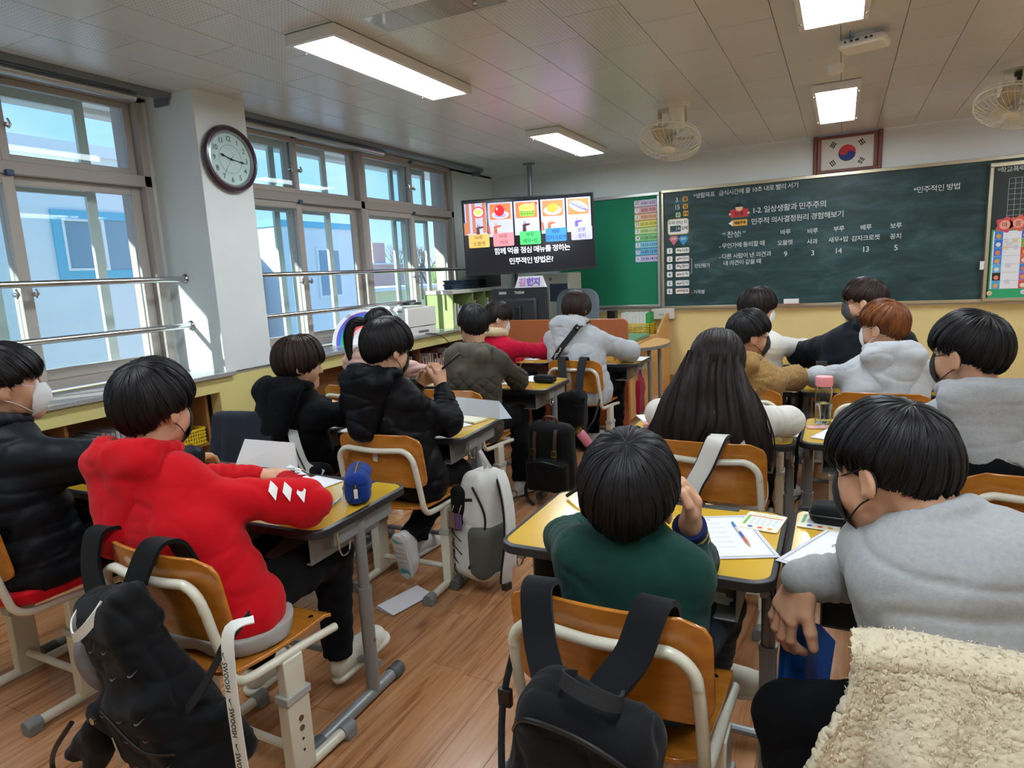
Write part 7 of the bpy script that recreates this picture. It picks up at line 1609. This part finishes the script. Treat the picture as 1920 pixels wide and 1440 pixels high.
for k,(x_,c_) in enumerate(((-0.075,'#7a5a4a'),(-0.03,'#6a4a7a'))):
    MB().box(-0.02,0.02,-0.002,0.002,-0.075,0.0,Matrix.Translation((x_,-0.135,0.04))).obj('key_charm', mat('charm%d'%k,c_,0.15,coat=0.8), t, bv=0.002); MB().tube([(x_,-0.13,0.04),(x_+0.01,-0.12,0.08)],0.003,6).obj('charm_clip', m_chrome, t)

# --- black backpack with leather straps
t = empty('backpack',(-1.555,3.58,0.29),R(-6),'black canvas backpack with two brown leather buckle straps hanging in the aisle','bag')
f = Field([-.24,-.20,-.30],[.24,.20,.30],0.0055); f.box([0,0.01,0],[0.150,0.075,0.215],0.06,0.03,taper=0.04); f.box([0,-0.070,-0.105],[0.140,0.040,0.100],0.035,0.015); f.noise(0.004,0.09,31); sdf_obj('body', f, f_bagk, t)
for x_ in (-0.075,0.065):
    MB().band(smoothpath([(x_,0.0,0.205),(x_,-0.055,0.18),(x_,-0.078,0.10),(x_,-0.084,0.0),(x_,-0.09,-0.02)],4),(1,0,0),0.022,0.005).obj('leather_strap', m_lea, t)
    MB().tube([(x_-0.016,-0.092,0.06),(x_+0.016,-0.092,0.06),(x_+0.016,-0.092,0.025),(x_-0.016,-0.092,0.025)],0.0022,6,closed=True).obj('buckle', m_brass, t)
MB().tube(smoothpath([(-0.13,-0.10,-0.03),(0.0,-0.115,-0.008),(0.13,-0.10,-0.03)],4),0.004,6).obj('pocket_zip', m_zip, t); MB().tube(smoothpath([(-0.05,0.0,0.21),(-0.03,-0.01,0.245),(0.03,-0.01,0.245),(0.05,0.0,0.21)],4),0.008,8).obj('handle', mat('leather_red','#5a2a22',0.5), t)
MB().band(smoothpath([(-0.14,-0.02,-0.12),(-0.165,-0.05,-0.19),(-0.13,-0.10,-0.25),(-0.07,-0.12,-0.285)],5),(0,1,0.4),0.02,0.005).obj('loose_strap', m_web, t)

# --- black bag under the grey hoodie girl's chair, pink tumbler
t = empty('backpack',(-1.70,4.28,0.46),0,'soft black backpack on the chair of the grey hoodie girl','bag')
f = Field([-.22,-.22,-.36],[.26,.16,.20],0.006); f.box([0.0,-0.03,-0.09],[0.13,0.08,0.20],0.06,0.03); f.cap([0.05,-0.05,-0.22],[0.13,-0.05,-0.27],0.05,0.05,0.05); f.noise(0.008,0.09,41); f.crease(0.008,0.1,42); sdf_obj('body', f, f_bagk, t)
for x_,dx in ((-0.085,0.02),(0.075,-0.01)):
    MB().band(smoothpath([(x_,0.17,0.24),(x_,0.135,0.315),(x_,0.105,0.325),(x_,0.075,0.31),(x_+dx,0.03,0.18),(x_+dx,0.0,0.06)],5),(1,0,0),0.058,0.010).obj('shoulder_strap', m_web, t)
MB().tube(smoothpath([(0.17,0.14,0.02),(0.16,0.05,-0.10),(0.11,0.0,-0.20),(0.12,-0.02,-0.33)],5),0.009,8,sx=0.3).obj('loose_strap', m_web, t)
t = empty('tumbler',(-1.555,4.13,0.275),0,'pink tumbler with a gold lid in the side pocket of the soft black backpack','bottle'); TB=Matrix.Rotation(R(-30),4,'Y')@Matrix.Rotation(R(20),4,'X')
MB().lathe([(0.0,-0.07),(0.03,-0.07),(0.033,-0.06),(0.033,0.03),(0.026,0.045),(0,0.045)],20,TB,cap=False).obj('body', mat('tumbler_pink','#e08aa0',0.3), t); MB().lathe([(0.027,0.046),(0.03,0.05),(0.03,0.075),(0.0,0.078)],20,TB,cap=False).obj('lid', m_brass, t)
# diagonal lettered strap across the grey hoodie
P0, P1 = I_gs['sh'][1], I_gs['sp']
def on_back(o, pts, off=0.004):
    """drop points (seen from behind, -Y side) onto the surface of a garment"""
    from mathutils.bvhtree import BVHTree
    bvs = [BVHTree.FromPolygons([v.co for v in q.data.vertices], [p.vertices[:] for p in q.data.polygons]) for q in o]; r_ = []
    for p in pts:
        hs = [b.ray_cast(Vector((p[0], p[1]-1.0, p[2])), Vector((0,1,0))) for b in bvs]; hs = [h for h in hs if h[0]]
        h = min(hs, key=lambda h: h[0].y) if hs else None; r_.append((h[0]+Vector((0,-1,0))*off) if h else Vector(p))
    return r_
gar = [o for o in COL.objects if o.parent == P_gs and o.name.startswith(('hoodie','hood'))]
lineP = [(-1.665+(-1.895+1.665)*q/9, 4.62, 1.035+(0.755-1.035)*q/9) for q in range(10)]
sp_ = smoothpath(on_back(gar, lineP, 0.010), 2); t = empty('lettered_strap',(0,0,0),0,'black strap with white lettering running across the grey hoodie girl\'s back','strap')
t.location = sp_[0]; rel = [p-sp_[0] for p in sp_]; MB().band(rel,(0.76,0,-0.65),0.042,0.004).obj('tape', m_web, t)
dvec = (rel[-1]-rel[0]).normalized(); 
for k in range(2):
    c = rel[0]+(rel[-1]-rel[0])*(0.28+0.46*k); ii = min(range(len(rel)), key=lambda i:(rel[i]-c).length); xax = -(rel[min(ii+2,len(rel)-1)]-rel[max(ii-2,0)]).normalized(); nn = xax.cross(Vector((0,0,1))).normalized(); nn = nn if nn.y < 0 else -nn; yax = nn.cross(xax)
    T = Matrix((xax,yax,nn)).transposed().to_4x4(); T.translation = rel[ii]+nn*0.005; text('print','SWOOSH',0.030,T,m_tape,t,ext=0.0004,bold=0.0012); MB().prism(tick(0.04),0,0.0008,T@Matrix.Translation((-0.085,0,0))).obj('tick_mark', m_tape, t)

# --- white and black bag on the long haired girl's chair
t = empty('shoulder_bag',(-0.46,2.36,0.52),0,'white bag with black edging, its wide white strap over the long haired girl\'s chair','bag')
pth = smoothpath([(0.085,0.09,0.20),(0.085,0.055,0.262),(0.08,0.02,0.268),(0.07,-0.012,0.25),(0.035,-0.03,0.16),(0.0,-0.045,0.09),(-0.02,-0.05,0.02)],6)
MB().band(pth,(1,0.1,0),0.062,0.006).obj('strap', mat('strap_white','#dedcd6',0.5), t); 
for s_ in (-1,1): MB().band([p+Vector((s_*0.033,0,-0.001)) for p in pth],(1,0.1,0),0.008,0.009).obj('strap_edge', m_web, t)
f = Field([-.24,-.20,-.32],[.24,.16,.12],0.0055); f.box([0.03,-0.06,-0.12],[0.14,0.065,0.15],0.04,0.02); f.noise(0.005,0.09,51); f.crease(0.005,0.1,52); sdf_obj('body', f, mat('bag_ivory','#d6d3c8',0.55), t)
MB().prism([(-0.10,0.02),(-0.02,0.10),(0.03,0.03),(-0.05,-0.05)],0,0.004,Matrix.Translation((-0.01,-0.128,-0.05))@Matrix.Rotation(PI/2,4,'X')).obj('black_patch', m_web, t); MB().tube(smoothpath([(0.0,-0.12,0.05),(0.05,-0.13,-0.05),(0.08,-0.125,-0.16)],4),0.005,6).obj('piping', m_web, t)
# strap on the row-four chair, red bag
tag(MB().band(smoothpath([(0,0.05,-0.10),(0,0.03,-0.01),(0,0,0.008),(0,-0.03,0),(0.0,-0.04,-0.09)],4),(1,0,0),0.06,0.008).obj('bag_strap', m_web, loc=(-0.095,4.38,0.772)),'wide dark strap over the corner of the chair in front of the copper haired child','strap')
t = empty('tote_bag',(-1.36,4.88,0.46),R(4),'crimson fabric bag hanging from the desk hook by the teacher desk','bag'); f = Field([-.06,-.2,-.22],[.06,.2,.22],0.006); f.box([0,0,-0.03],[0.018,0.10,0.135],0.015,0.01); f.noise(0.004,0.08,61); sdf_obj('body', f, fabric('bag_crimson','#8e1330',150,0.3), t); MB().tube(smoothpath([(0,-0.05,0.10),(0,-0.02,0.165),(0,0.02,0.165),(0,0.05,0.10)],5),0.005,8).obj('handle', MATS['bag_crimson'], t)
# white strap of the bag beside the fleece chair
t = empty('shoulder_bag',(-2.20,2.20,0.66),0,'grey white bag strap looped beside the fleece covered chair','bag')
MB().band(smoothpath([(-0.09,0.02,0.085),(-0.06,0.0,0.075),(-0.01,-0.03,0.0),(0.03,-0.03,-0.08),(0.10,0.0,-0.12)],5),(0.4,1,0.4),0.045,0.008).obj('strap', f_bagw, t); f = Field([-.16,-.16,-.42],[.2,.16,.02],0.007); f.box([0.0,0.02,-0.22],[0.10,0.07,0.14],0.05,0.02); f.noise(0.006,0.08,65); sdf_obj('body', f, f_bagk, t); MB().tube(smoothpath([(-0.05,-0.01,0.06),(0.0,-0.04,-0.02),(0.04,-0.04,-0.10)],4),0.004,6).obj('piping', m_zip, t)

# --- cloths over chair backs: draped sheets with thickness
def drape(name, xc, yb, rz, ztop, x0, x1, drop_b, drop_f, m, label, seed, amp=0.012, nx=90, ny=90, th=0.014, fluff=0.0, top_fn=None, fold_amp=0.02, spread=0.0, cat='blanket'):
    from mathutils import noise as mn
    t = empty(name,(xc,yb,0),R(rz),label,cat); V=[];F=[]; Lb, Lf = drop_b, drop_f; tot = Lb+Lf+0.10
    for j in range(ny+1):
        s_ = j/ny*tot
        for i in range(nx+1):
            u = i/nx; x = x0+(x1-x0)*u; zt = ztop+(top_fn(u) if top_fn else 0)
            if s_ < Lb: d = Lb-s_; y = -0.035-0.05*min(1,d/0.3); z = zt-0.02-d; k = min(1,d/0.12)
            elif s_ < Lb+0.10: a = (s_-Lb)/0.10*PI; y = -0.0-0.035*math.cos(a); z = zt-0.02+0.030*math.sin(a); k = 0.0
            else: d = s_-Lb-0.10; y = 0.035-0.02*min(1,d/0.2); z = zt-0.02-d; k = min(1,d/0.12)*0.4
            fo = math.sin(x*17+seed+1.6*math.sin(x*7+seed)+z*3)*fold_amp*k+math.sin(x*61+seed*2)*fold_amp*0.3*k
            nz_ = mn.noise(Vector((x*9+seed,s_*9,seed)))*amp; xx = x*(1+spread*k*min(1,(d if s_<Lb or s_>Lb+0.1 else 0)/0.3))
            V.append((xx+0.3*nz_, y-(abs(fo) if y<0 else -abs(fo)*0.3)+nz_*(1 if y<0 else -1)*0.7, z+nz_*0.5))
    for j in range(ny):
        for i in range(nx): a=j*(nx+1)+i; F.append((a,a+1,a+nx+2,a+nx+1))
    V = np.array(V); me = np_mesh(name, V, np.array(F)); nv = len(V); no = np.empty(nv*3, np.float32); me.vertices.foreach_get('normal', no); no = no.reshape(-1,3)
    if fluff:
        rg = np.random.default_rng(seed); 
        for v in range(0, nv): 
            p = V[v]*1.0; q = mn.noise(Vector(p*150))*0.55+mn.noise(Vector(p*330))*0.45; V[v] = p+no[v]*q*fluff
        me.vertices.foreach_set('co', V.astype(np.float32).ravel()); me.update()
    o = link('cloth', me, m, t); md = o.modifiers.new('thick','SOLIDIFY'); md.thickness = th; md.offset = 0; return t, V, no
f_sherpab = fabric('sherpa_blanket','#ddd0b6',170,0.8,cvar=0.10,ns=70,rough=0.95)
sh_t, shV, shN = drape('sherpa_blanket',0.27,1.115,-2,0.800,-0.235,0.40,0.55,0.35,f_sherpab,'thick cream sherpa blanket draped over the chair at the front right',3,amp=0.012,nx=230,ny=330,th=0.018,fluff=0.0042,top_fn=lambda u:0.020*math.sin(min(1,u*5)*PI/2)-0.018-0.030*u,fold_amp=0.040,spread=0.42)
# short curled tufts rooted on the sherpa
rg = np.random.default_rng(8); ids = rg.integers(0, len(shV), 16000); p0 = shV[ids]+rg.normal(0,0.0015,(16000,3)); nn_ = shN[ids].astype(float); nn_ /= np.maximum(1e-6,np.linalg.norm(nn_,axis=1,keepdims=True))
tv = np.cross(nn_, rg.normal(0,1,(16000,3))); tv /= np.maximum(1e-6,np.linalg.norm(tv,axis=1,keepdims=True)); sgn_ = 0.011; p0 = p0+nn_*sgn_*0.8; w_ = np.cross(tv, nn_)*0.0008
rows_ = [p0, p0+nn_*0.002+tv*0.002, p0+nn_*0.0028+tv*0.005, p0+nn_*0.001+tv*0.007]; Vt = np.stack([q for r_ in rows_ for q in (r_-w_, r_+w_)],1).reshape(-1,3); bs_ = np.arange(16000)[:,None]*8
Ft = np.concatenate([bs_+np.array([[2*k,2*k+1,2*k+3,2*k+2]]) for k in range(3)]); o = link('pile', np_mesh('pile', Vt, Ft), f_sherpab, sh_t); o['kind'] = 'stuff'
drape('fleece_jacket',-2.50,2.165,0,0.805,-0.20,0.20,0.24,0.25,fabric('fleece_charcoal','#2b2f3a',240,0.7),'dark grey fleece jacket draped over the chair behind the red hoodie',7,amp=0.008,nx=60,ny=60,th=0.012,fluff=0.003,top_fn=lambda u:0.012*math.sin(u*PI)-0.01,fold_amp=0.008,cat='jacket')

# --- papers, cases, pens
DT = 0.6825
def sheet(name, x, y, rz, w_, d_, label, cat='paper', lines=(), m=None, curl=0.0, border=None, z=DT):
    t = empty(name,(x,y,z),R(rz),label,cat); n=10; V=[]
    for j in range(n+1):
        for i in range(n+1): V.append(((i/n-.5)*w_,(j/n-.5)*d_,0.0006+curl*((i/n-.5)*2)**4*((j/n)>0.5)))
    F=[(j*(n+1)+i,j*(n+1)+i+1,(j+1)*(n+1)+i+1,(j+1)*(n+1)+i) for j in range(n) for i in range(n)]
    o=MB().add(V,F).obj('sheet', m or m_pap, t); md=o.modifiers.new('t','SOLIDIFY'); md.thickness=0.0005
    if border:
        b=MB(); a,c=w_/2-0.010,d_/2-0.010
        for r_ in (((-a,-c),(a,-c+0.0015)),((-a,c-0.0015),(a,c)),((-a,-c),(-a+0.0015,c)),((a-0.0015,-c),(a,c))): b.box(r_[0][0],r_[1][0],r_[0][1],r_[1][1],0.0012,0.0014)
        b.obj('printed_border', m_grey, t)
    for (tx,x_,y_,s_) in lines: text('print',tx,s_,Matrix.Translation((x_,y_,0.0013)),m_grey if s_<0.008 else m_ink,t,ext=0.0001,align='LEFT')
    return t
ln = [('의견을 쓰고 친구들과 이야기해 봅시다.',-0.085,0.085-0.032*k,0.0065) for k in range(6)]
sheet('worksheet',-0.265,1.735,24,0.205,0.285,'white worksheet with printed border and handwriting in front of the green sweater','paper',lines=ln+[('찬 성',-0.03,0.115,0.012)],border=True)
def pencil(x,y,rz,label,z=DT,c_=('#4a8ac8','#e8e0d0','#3a5ab0','#d86a5a'),L_=0.165):
    t=empty('pencil',(x,y,z+0.0042),R(rz),label,'pencil'); T=Matrix.Rotation(PI/2,4,'Y')
    for k in range(4): MB().tube([(-L_/2+L_*0.85*k/4,0,0),(-L_/2+L_*0.85*(k+1)/4,0,0)],0.0038,6).obj('barrel', mat('pc'+c_[k%len(c_)],c_[k%len(c_)],0.35), t)
    MB().tube([(L_*0.35,0,0),(L_*0.47,0,0),(L_*0.5,0,0)],[0.0037,0.0010,0.0003],6).obj('tip', mat('pencil_wood','#d8b080',0.6), t); return t
pencil(-0.22,1.752,-66,'pencil with a colourful patterned barrel on the bordered worksheet')
pencil(-0.40,1.951,-3,'dark pencil lying in the groove of the desk in front of the green sweater',z=DT+0.002,c_=('#2a2a30','#2a2a30'),L_=0.15)
def ttable(x,y,rz,label):
    t=empty('timetable_card',(x,y,DT),R(rz),label,'card'); MB().prism(roundpoly(0.105,0.13,0.006,3),0,0.0015).obj('card', mat('card_cream','#ece6cf',0.4), t)
    MB().box(-0.046,-0.038,-0.035,0.030,0.0016,0.002).obj('green_column', mat('print_green','#6ab85a',0.5), t); MB().box(-0.046,0.046,0.032,0.038,0.0016,0.002).obj('red_heading', mat('print_red','#e0785a',0.5), t); MB().box(-0.034,0.046,-0.035,0.028,0.0016,0.0018).obj('table_area', mat('paper_white','#e9eaf0',0.7), t)
    text('print','우리 반 시간표',0.011,Matrix.Translation((0,0.048,0.002)),mat('print_green','#6ab85a',0.5),t,ext=0.0001)
    for k in range(5):
        for j in range(4): MB().box(-0.03+0.015*k,-0.022+0.015*k,0.018-0.014*j,0.020-0.014*j,0.0019,0.0021).obj('print', m_grey, t)
    for k,c_ in enumerate(('#5a6ac0','#e0604a','#e8a03a')): MB().lathe([(0.007,0.0016),(0.007,0.0022)],12,Matrix.Translation((-0.022+0.026*k,-0.047,0))).obj('drawing', mat('ttd%d'%k,c_,0.5), t)
ttable(-0.178,1.868,-8,'small printed timetable card taped to the desk of the green sweater child'); ttable(-0.032,1.925,-6,'small printed timetable card partly under the black case')
f = Field([-.09,-.06,-.02],[.09,.06,.07],0.004); f.box([0,0,0.024],[0.065,0.035,0.024],0.02,0.01); f.noise(0.003,0.04,71); f.crease(0.003,0.04,72)
t = empty('pencil_pouch',(-0.655,1.87,DT),R(-30),'black soft pouch on the desk left of the green sweater child','pencil case'); sdf_obj('body', f, f_bagk, t); MB().tube(smoothpath([(-0.05,-0.01,0.045),(-0.08,-0.03,0.03),(-0.11,-0.045,0.006)],4),0.006,8).obj('loop', m_web, t)
t = empty('pencil_case',(0.045,1.925,DT),R(-4),'black hard shell pencil case on the desk of the big grey sweatshirt child','pencil case'); f = Field([-.13,-.07,-.01],[.13,.07,.07],0.0045); f.box([0,0,0.027],[0.105,0.045,0.027],0.024,0.01); f.cap([-0.1,-0.048,0.027],[0.1,-0.048,0.027],0.002,0.002,0.004,'sub'); sdf_obj('case', f, f_bagk, t)
MB().tube([(-0.10,-0.0,0.03),(0.10,-0.0,0.03)],0.001,4).obj('seam', m_zip, t); MB().tube([Vector((p[0],p[1],0.029)) for p in roundpoly(0.211,0.091,0.024,4)],0.0025,6,closed=True).obj('zip', m_zip, t); MB().box(-0.125,-0.103,-0.008,0.008,0.024,0.034).obj('zip_pull', m_web, t)
sheet('worksheet',0.03,1.715,-24,0.21,0.29,'white bordered worksheet with large handwriting under the arm of the grey sweatshirt','paper',lines=[('찬-성',-0.05,0.03,0.022),('친구들의 의견을 들어 봅시다.',-0.08,0.09,0.006)],border=True)
t = empty('plastic_folder',(-0.050,1.50,0.515),R(8),'translucent blue plastic folder hanging from the desk by the drooping hand','folder')
mb_ = mat('plastic_blue','#0f5fc0',0.2,coat=0.3,alpha=0.86); MB().prism([(-0.055,-0.095),(0.05,-0.07),(0.062,0.05),(0.03,0.085),(-0.045,0.10)],0,0.006,Matrix.Rotation(PI/2,4,'X')).obj('front_sheet', mb_, t, bv=0.002); MB().prism([(-0.058,-0.10),(-0.045,-0.10),(-0.035,0.10),(-0.048,0.10)],-0.008,0.010,Matrix.Rotation(PI/2,4,'X')).obj('spine', mat('plastic_blue_dark','#0c4a9c',0.25), t, bv=0.002); MB().tube([(0.0,0,0.09),(0.0,0.0,0.13)],0.002,6).obj('string', m_web, t)
# blue pencil case with white lettering
t = empty('pencil_case',(-1.435,1.665,DT),R(34),'blue fabric pencil case with white lettering on the red hoodie child\'s desk','pencil case'); f_bl = fabric('canvas_blue','#16337e',400,0.35)
f = Field([-.08,-.13,-.01],[.08,.13,.15],0.0035); f.box([0,0,0.048],[0.040,0.085,0.048],0.024,0.01); f.cap([0,-0.06,0.082],[0,0.06,0.085],0.022,0.022,0.03); f.noise(0.003,0.05,81); f.crease(0.003,0.05,82); sdf_obj('body', f, f_bl, t)
MB().band(smoothpath([(0,-0.090,0.050),(0,-0.080,0.088),(0,-0.05,0.106),(0,0.05,0.108),(0,0.082,0.09)],5),(1,0,0),0.018,0.004).obj('zip_tape', m_web, t); MB().tube(smoothpath([(0,-0.090,0.05),(0,-0.082,0.088),(0,-0.05,0.1095),(0,0.05,0.1115)],5),0.002,6).obj('zip', m_alud, t)
MB().box(-0.006,0.006,-0.098,-0.092,0.03,0.06).obj('zip_pull', m_tape, t, bv=0.001); MB().box(-0.012,0.012,-0.094,-0.087,0.012,0.026).obj('tab', f_bl, t, bv=0.002)
text('print','GAWK',0.045,Matrix.Translation((-0.0455,0.0,0.05))@Matrix.Rotation(-PI/2,4,'Z')@Matrix.Rotation(PI/2,4,'X')@Matrix.Rotation(R(-8),4,'Z'),m_tape,t,ext=0.0005,bold=0.002,space=0.85)
pencil(-1.475,1.585,-72,'pale blue pencil beside the blue fabric pencil case',c_=('#d8dccf','#cfe0d8','#7ab8c8'),L_=0.10)
sheet('worksheet',-1.70,1.765,-8,0.15,0.09,'small corner of white worksheet by the red sleeve')
t = empty('folded_worksheet',(-2.05,1.80,DT),R(4),'white worksheet held half folded up in front of the red hoodie child','paper')
MB().add([(-0.17,0.05,0.0),(0.17,0.03,0.0),(0.14,0.06,0.105),(-0.14,0.085,0.10),(0.22,-0.05,0.0),(0.17,0.028,0.0)],[(0,1,2,3),(1,4,2)]).obj('sheet', m_pap, t, smooth=0).modifiers.new('t','SOLIDIFY').thickness=0.0006
MB().box(-0.03,0.05,0,0.0005,0,0.03,Matrix.Translation((0.0,0.056,0.03))@Matrix.Rotation(R(-18),4,'X')).obj('drawing', mat('draw_blue','#b8cdea',0.6), t)
sheet('worksheet',-2.60,1.72,20,0.26,0.20,'white sheet on the far left desk beneath a yellow note'); sheet('yellow_note',-2.58,1.70,-12,0.10,0.07,'folded yellow note on the far left desk',m=mat('note_yellow','#dfae3c',0.6),z=DT+0.0015)
# desk with open booklet
sheet('worksheet',-1.72,2.66,-28,0.17,0.22,'white card with a blue edge line in front of the black windbreaker'); 
t = empty('open_notebook',(-1.66,2.80,DT),R(-12),'cream memo pad lying open on the desk of the black windbreaker child','notebook'); MB().box(-0.075,0.075,-0.05,0.05,0,0.010).obj('pages', mat('page_cream','#e8e2c8',0.7), t, bv=0.001); MB().box(-0.076,0.076,-0.051,0.051,-0.0015,0.0).obj('cover', mat('cover_ochre','#b89a5a',0.6), t)
t = empty('folded_leaflet',(-1.66,2.89,DT),R(-4),'printed leaflet standing folded at the far edge of the windbreaker child\'s desk','paper')
MB().add([(-0.16,0,0.0),(0.14,-0.015,0.0),(0.12,0.02,0.085),(-0.17,0.035,0.09),(0.19,0.02,0.0)],[(0,1,2,3),(1,4,2)]).obj('sheet', mat('leaflet','#d5deea',0.6), t, smooth=0).modifiers.new('t','SOLIDIFY').thickness=0.0006
for k,(x_,c_) in enumerate(((-0.05,'#e0b8a0'),(0.0,'#a8c4e8'),(0.09,'#3a5a8a'))): MB().box(x_-0.02,x_+0.02,-0.001,0,0,0.03,Matrix.Translation((0,0.012,0.035))@Matrix.Rotation(R(-22),4,'X')).obj('picture', mat('leaf%d'%k,c_,0.6), t)
sheet('worksheet',-1.95,3.02,12,0.2,0.16,'white sheet beyond the raised hands of the windbreaker child',z=DT)
# pen in the raised hand
t = empty('pen',(-1.600,2.545,1.012),0,'black pen held upright in the raised hand of the black windbreaker child','pen'); t.rotation_euler=(R(-10),R(52),0)
MB().lathe([(0.0,-0.05),(0.003,-0.05),(0.0062,-0.04),(0.0062,0.065),(0.004,0.072),(0,0.072)],12,cap=False).obj('barrel', m_black, t); MB().box(-0.0085,-0.006,-0.002,0.002,0.02,0.068).obj('clip', m_alu, t)
# khaki parka desk
f = Field([-.11,-.06,-.01],[.11,.06,.07],0.0045); f.box([0,0,0.025],[0.075,0.038,0.025],0.02,0.01); t = empty('pencil_case',(-1.735,3.93,DT),R(-10),'black rounded pencil case on the desk beside the khaki parka','pencil case'); sdf_obj('case', f, f_bagk, t); MB().tube([Vector((p[0],p[1],0.026)) for p in roundpoly(0.151,0.077,0.02,4)],0.002,6,closed=True).obj('zip', m_zip, t)
sheet('worksheet',-1.82,4.02,-14,0.24,0.17,'white sheet behind the black rounded pencil case',curl=0.01); sheet('worksheet',-1.93,3.86,8,0.16,0.10,'white sheet under the writing hand of the khaki parka child')
t = empty('pencil',(-1.875,3.83,0.78),0,'wooden pencil held by the khaki parka child','pencil'); t.rotation_euler=(R(20),R(35),0); MB().tube([(0,0,-0.07),(0,0,-0.055),(0,0,0.06)],[0.0005,0.0035,0.0035],8).obj('barrel', mat('pc_wood','#d8b070',0.5), t); MB().tube([(0,0,0.06),(0,0,0.07)],0.0036,8).obj('eraser', mat('pc_pink','#e0a0a0',0.5), t)
t = empty('pencil',(-2.09,4.84,0.875),0,'white pencil held by the crimson fleece child','pencil'); t.rotation_euler=(R(15),R(30),0); MB().tube([(0,0,-0.07),(0,0,-0.055),(0,0,0.07)],[0.0005,0.0035,0.0035],8).obj('barrel', m_white, t); MB().tube([(0,0,0.07),(0,0,0.08)],0.0036,8).obj('eraser', mat('pc_pink','#e0a0a0',0.5), t)
sheet('worksheet',-1.46,5.10,0,0.18,0.24,'white sheet under the elbow of the grey hoodie girl'); sheet('worksheet',-2.36,5.04,0,0.2,0.2,'white sheet under the hand of the crimson fleece child')
sheet('worksheet',-2.66,3.95,10,0.2,0.24,'white printed sheet on the desk of the pink jacket girl'); sheet('worksheet',-2.50,2.86,-20,0.21,0.28,'white worksheet on the desk of the black hoodie girl')
# bottle
t = empty('water_bottle',(-0.055,3.14,DT),0,'clear water bottle with a pink lid, half full, standing on the desk','bottle')
m_bot = mat('bottle_clear','#f4f8fa',0.03,trans=1.0); m_bot.node_tree.nodes['Principled BSDF'].inputs['IOR'].default_value=1.2; m_h2o = mat('water','#e8f2f4',0.0,trans=1.0); m_h2o.node_tree.nodes['Principled BSDF'].inputs['IOR'].default_value=1.33
MB().lathe([(0.0,0.0),(0.031,0.0),(0.0345,0.004),(0.0345,0.150),(0.031,0.160),(0.031,0.178),(0.0295,0.178),(0.0295,0.159),(0.033,0.149),(0.033,0.006),(0.0,0.006)],32,cap=False).obj('body', m_bot, t)
MB().lathe([(0.0,0.0065),(0.0325,0.0065),(0.0325,0.092),(0.0,0.092)],32,cap=False).obj('water', m_h2o, t)
MB().lathe([(0.0,0.21),(0.033,0.21),(0.0355,0.205),(0.0355,0.172),(0.033,0.168),(0.0,0.168)][::-1],32,cap=False).obj('lid', mat('lid_pink','#ee8f96',0.4), t)
text('print','my\nbottle',0.018,Matrix.Translation((0,-0.0353,0.115))@Matrix.Rotation(PI/2,4,'X'),m_ink,t,ext=0.0002)
sheet('sticker_sheet',-0.065,3.065,12,0.11,0.06,'small clear tray with pink stickers in front of the water bottle',cat='sticker sheet',m=mat('sticker_pink','#d9a29c',0.3)); sheet('worksheet',0.03,2.93,-20,0.2,0.2,'white sheet near the left edge of the water bottle desk')
sheet('worksheet',-0.215,3.0,-4,0.16,0.28,'white sheet under the sleeve of the long haired girl'); sheet('worksheet',-0.76,3.05,30,0.17,0.24,'white sheet at the left of the long haired girl\'s desk')
t = empty('pencil_case',(-0.73,2.90,DT),R(20),'pink flat case at the left corner of the long haired girl\'s desk','pencil case'); MB().prism(roundpoly(0.13,0.07,0.02,4),0,0.022).obj('case', mat('case_pink','#d99aa6',0.5), t, bv=0.005); MB().tube([(0.0,-0.036,0.012),(0.05,-0.036,0.012)],0.002,6).obj('zip', m_brass, t)
# books in the desk tray under the worksheet
for k,(c_,dx) in enumerate((('#e4e3de',0.0),('#cfd4cf',0.01),('#d9d2c2',-0.008))):
    tag(MB().box(-0.13,0.13,-0.09,0.09,0,0.010).obj('textbook', mat('tb'+c_,c_,0.6), loc=(-0.36+dx,1.70,0.5515+0.0103*k)),'%s textbook in the stack inside the green sweater child\'s desk tray'%('lowest','middle','topmost')[k],'book','textbooks in the desk tray')
# folded paper on the floor
t = empty('paper_bundle',(-1.685,2.19,0),R(-14),'folded bundle of white paper lying on the floor in the aisle','paper'); 
for k in range(4): MB().box(-0.055+0.004*k,0.055+0.003*k,-0.12,0.12-0.004*k,0.002+0.004*k,0.0035+0.004*k,Matrix.Rotation(R(2*k),4,'Y')).obj('sheet', m_pap, t)

# patterned sole of the tucked shoe: teal toe and heel pads and pale tread bars
for c_ in [o for o in COL.objects if o.parent == P_pen and o.name.startswith('sole')][:0]: pass
_s = [o for o in COL.objects if o.parent == P_pen and o.name.startswith('sole')]
if _s:
    so = min(_s, key=lambda o: np.mean([v.co.y for v in o.data.vertices])); cs_ = np.array([v.co[:] for v in so.data.vertices]); cx_, cz0, cz1, y0_ = cs_[:,0].mean(), cs_[:,2].min(), cs_[:,2].max(), cs_[:,1].min()
    m_teal = mat('sole_teal','#4f9aa0',0.6)
    for (za,zb,mm,nm) in ((0.02,0.24,m_teal,'sole_pad'),(0.80,0.97,m_teal,'sole_pad')):
        hgt = (cz1-cz0); P = roundpoly(0.062, hgt*(zb-za), 0.02, 4, cx_, cz0+hgt*(za+zb)/2)
        V=[];
        for p in P:
            T = drop_on(so,(p[0],y0_-0.3,p[1])); V.append(T.translation if T else None)
        V=[v for v in V if v is not None]
        if len(V)>5: MB().add(V,[tuple(range(len(V)))]).obj(nm, mm, so, smooth=0)
    for k in range(5):
        for q in range(3):
            T = drop_on(so,(cx_-0.02+0.02*q,y0_-0.3,cz0+(cz1-cz0)*(0.31+0.10*k)))
            if T: MB().box(-0.008,0.008,-0.006,0.006,0,0.002,T).obj('tread_block', m_sole, so)
# lettering is filled in last, in a few batches
set_lettering()
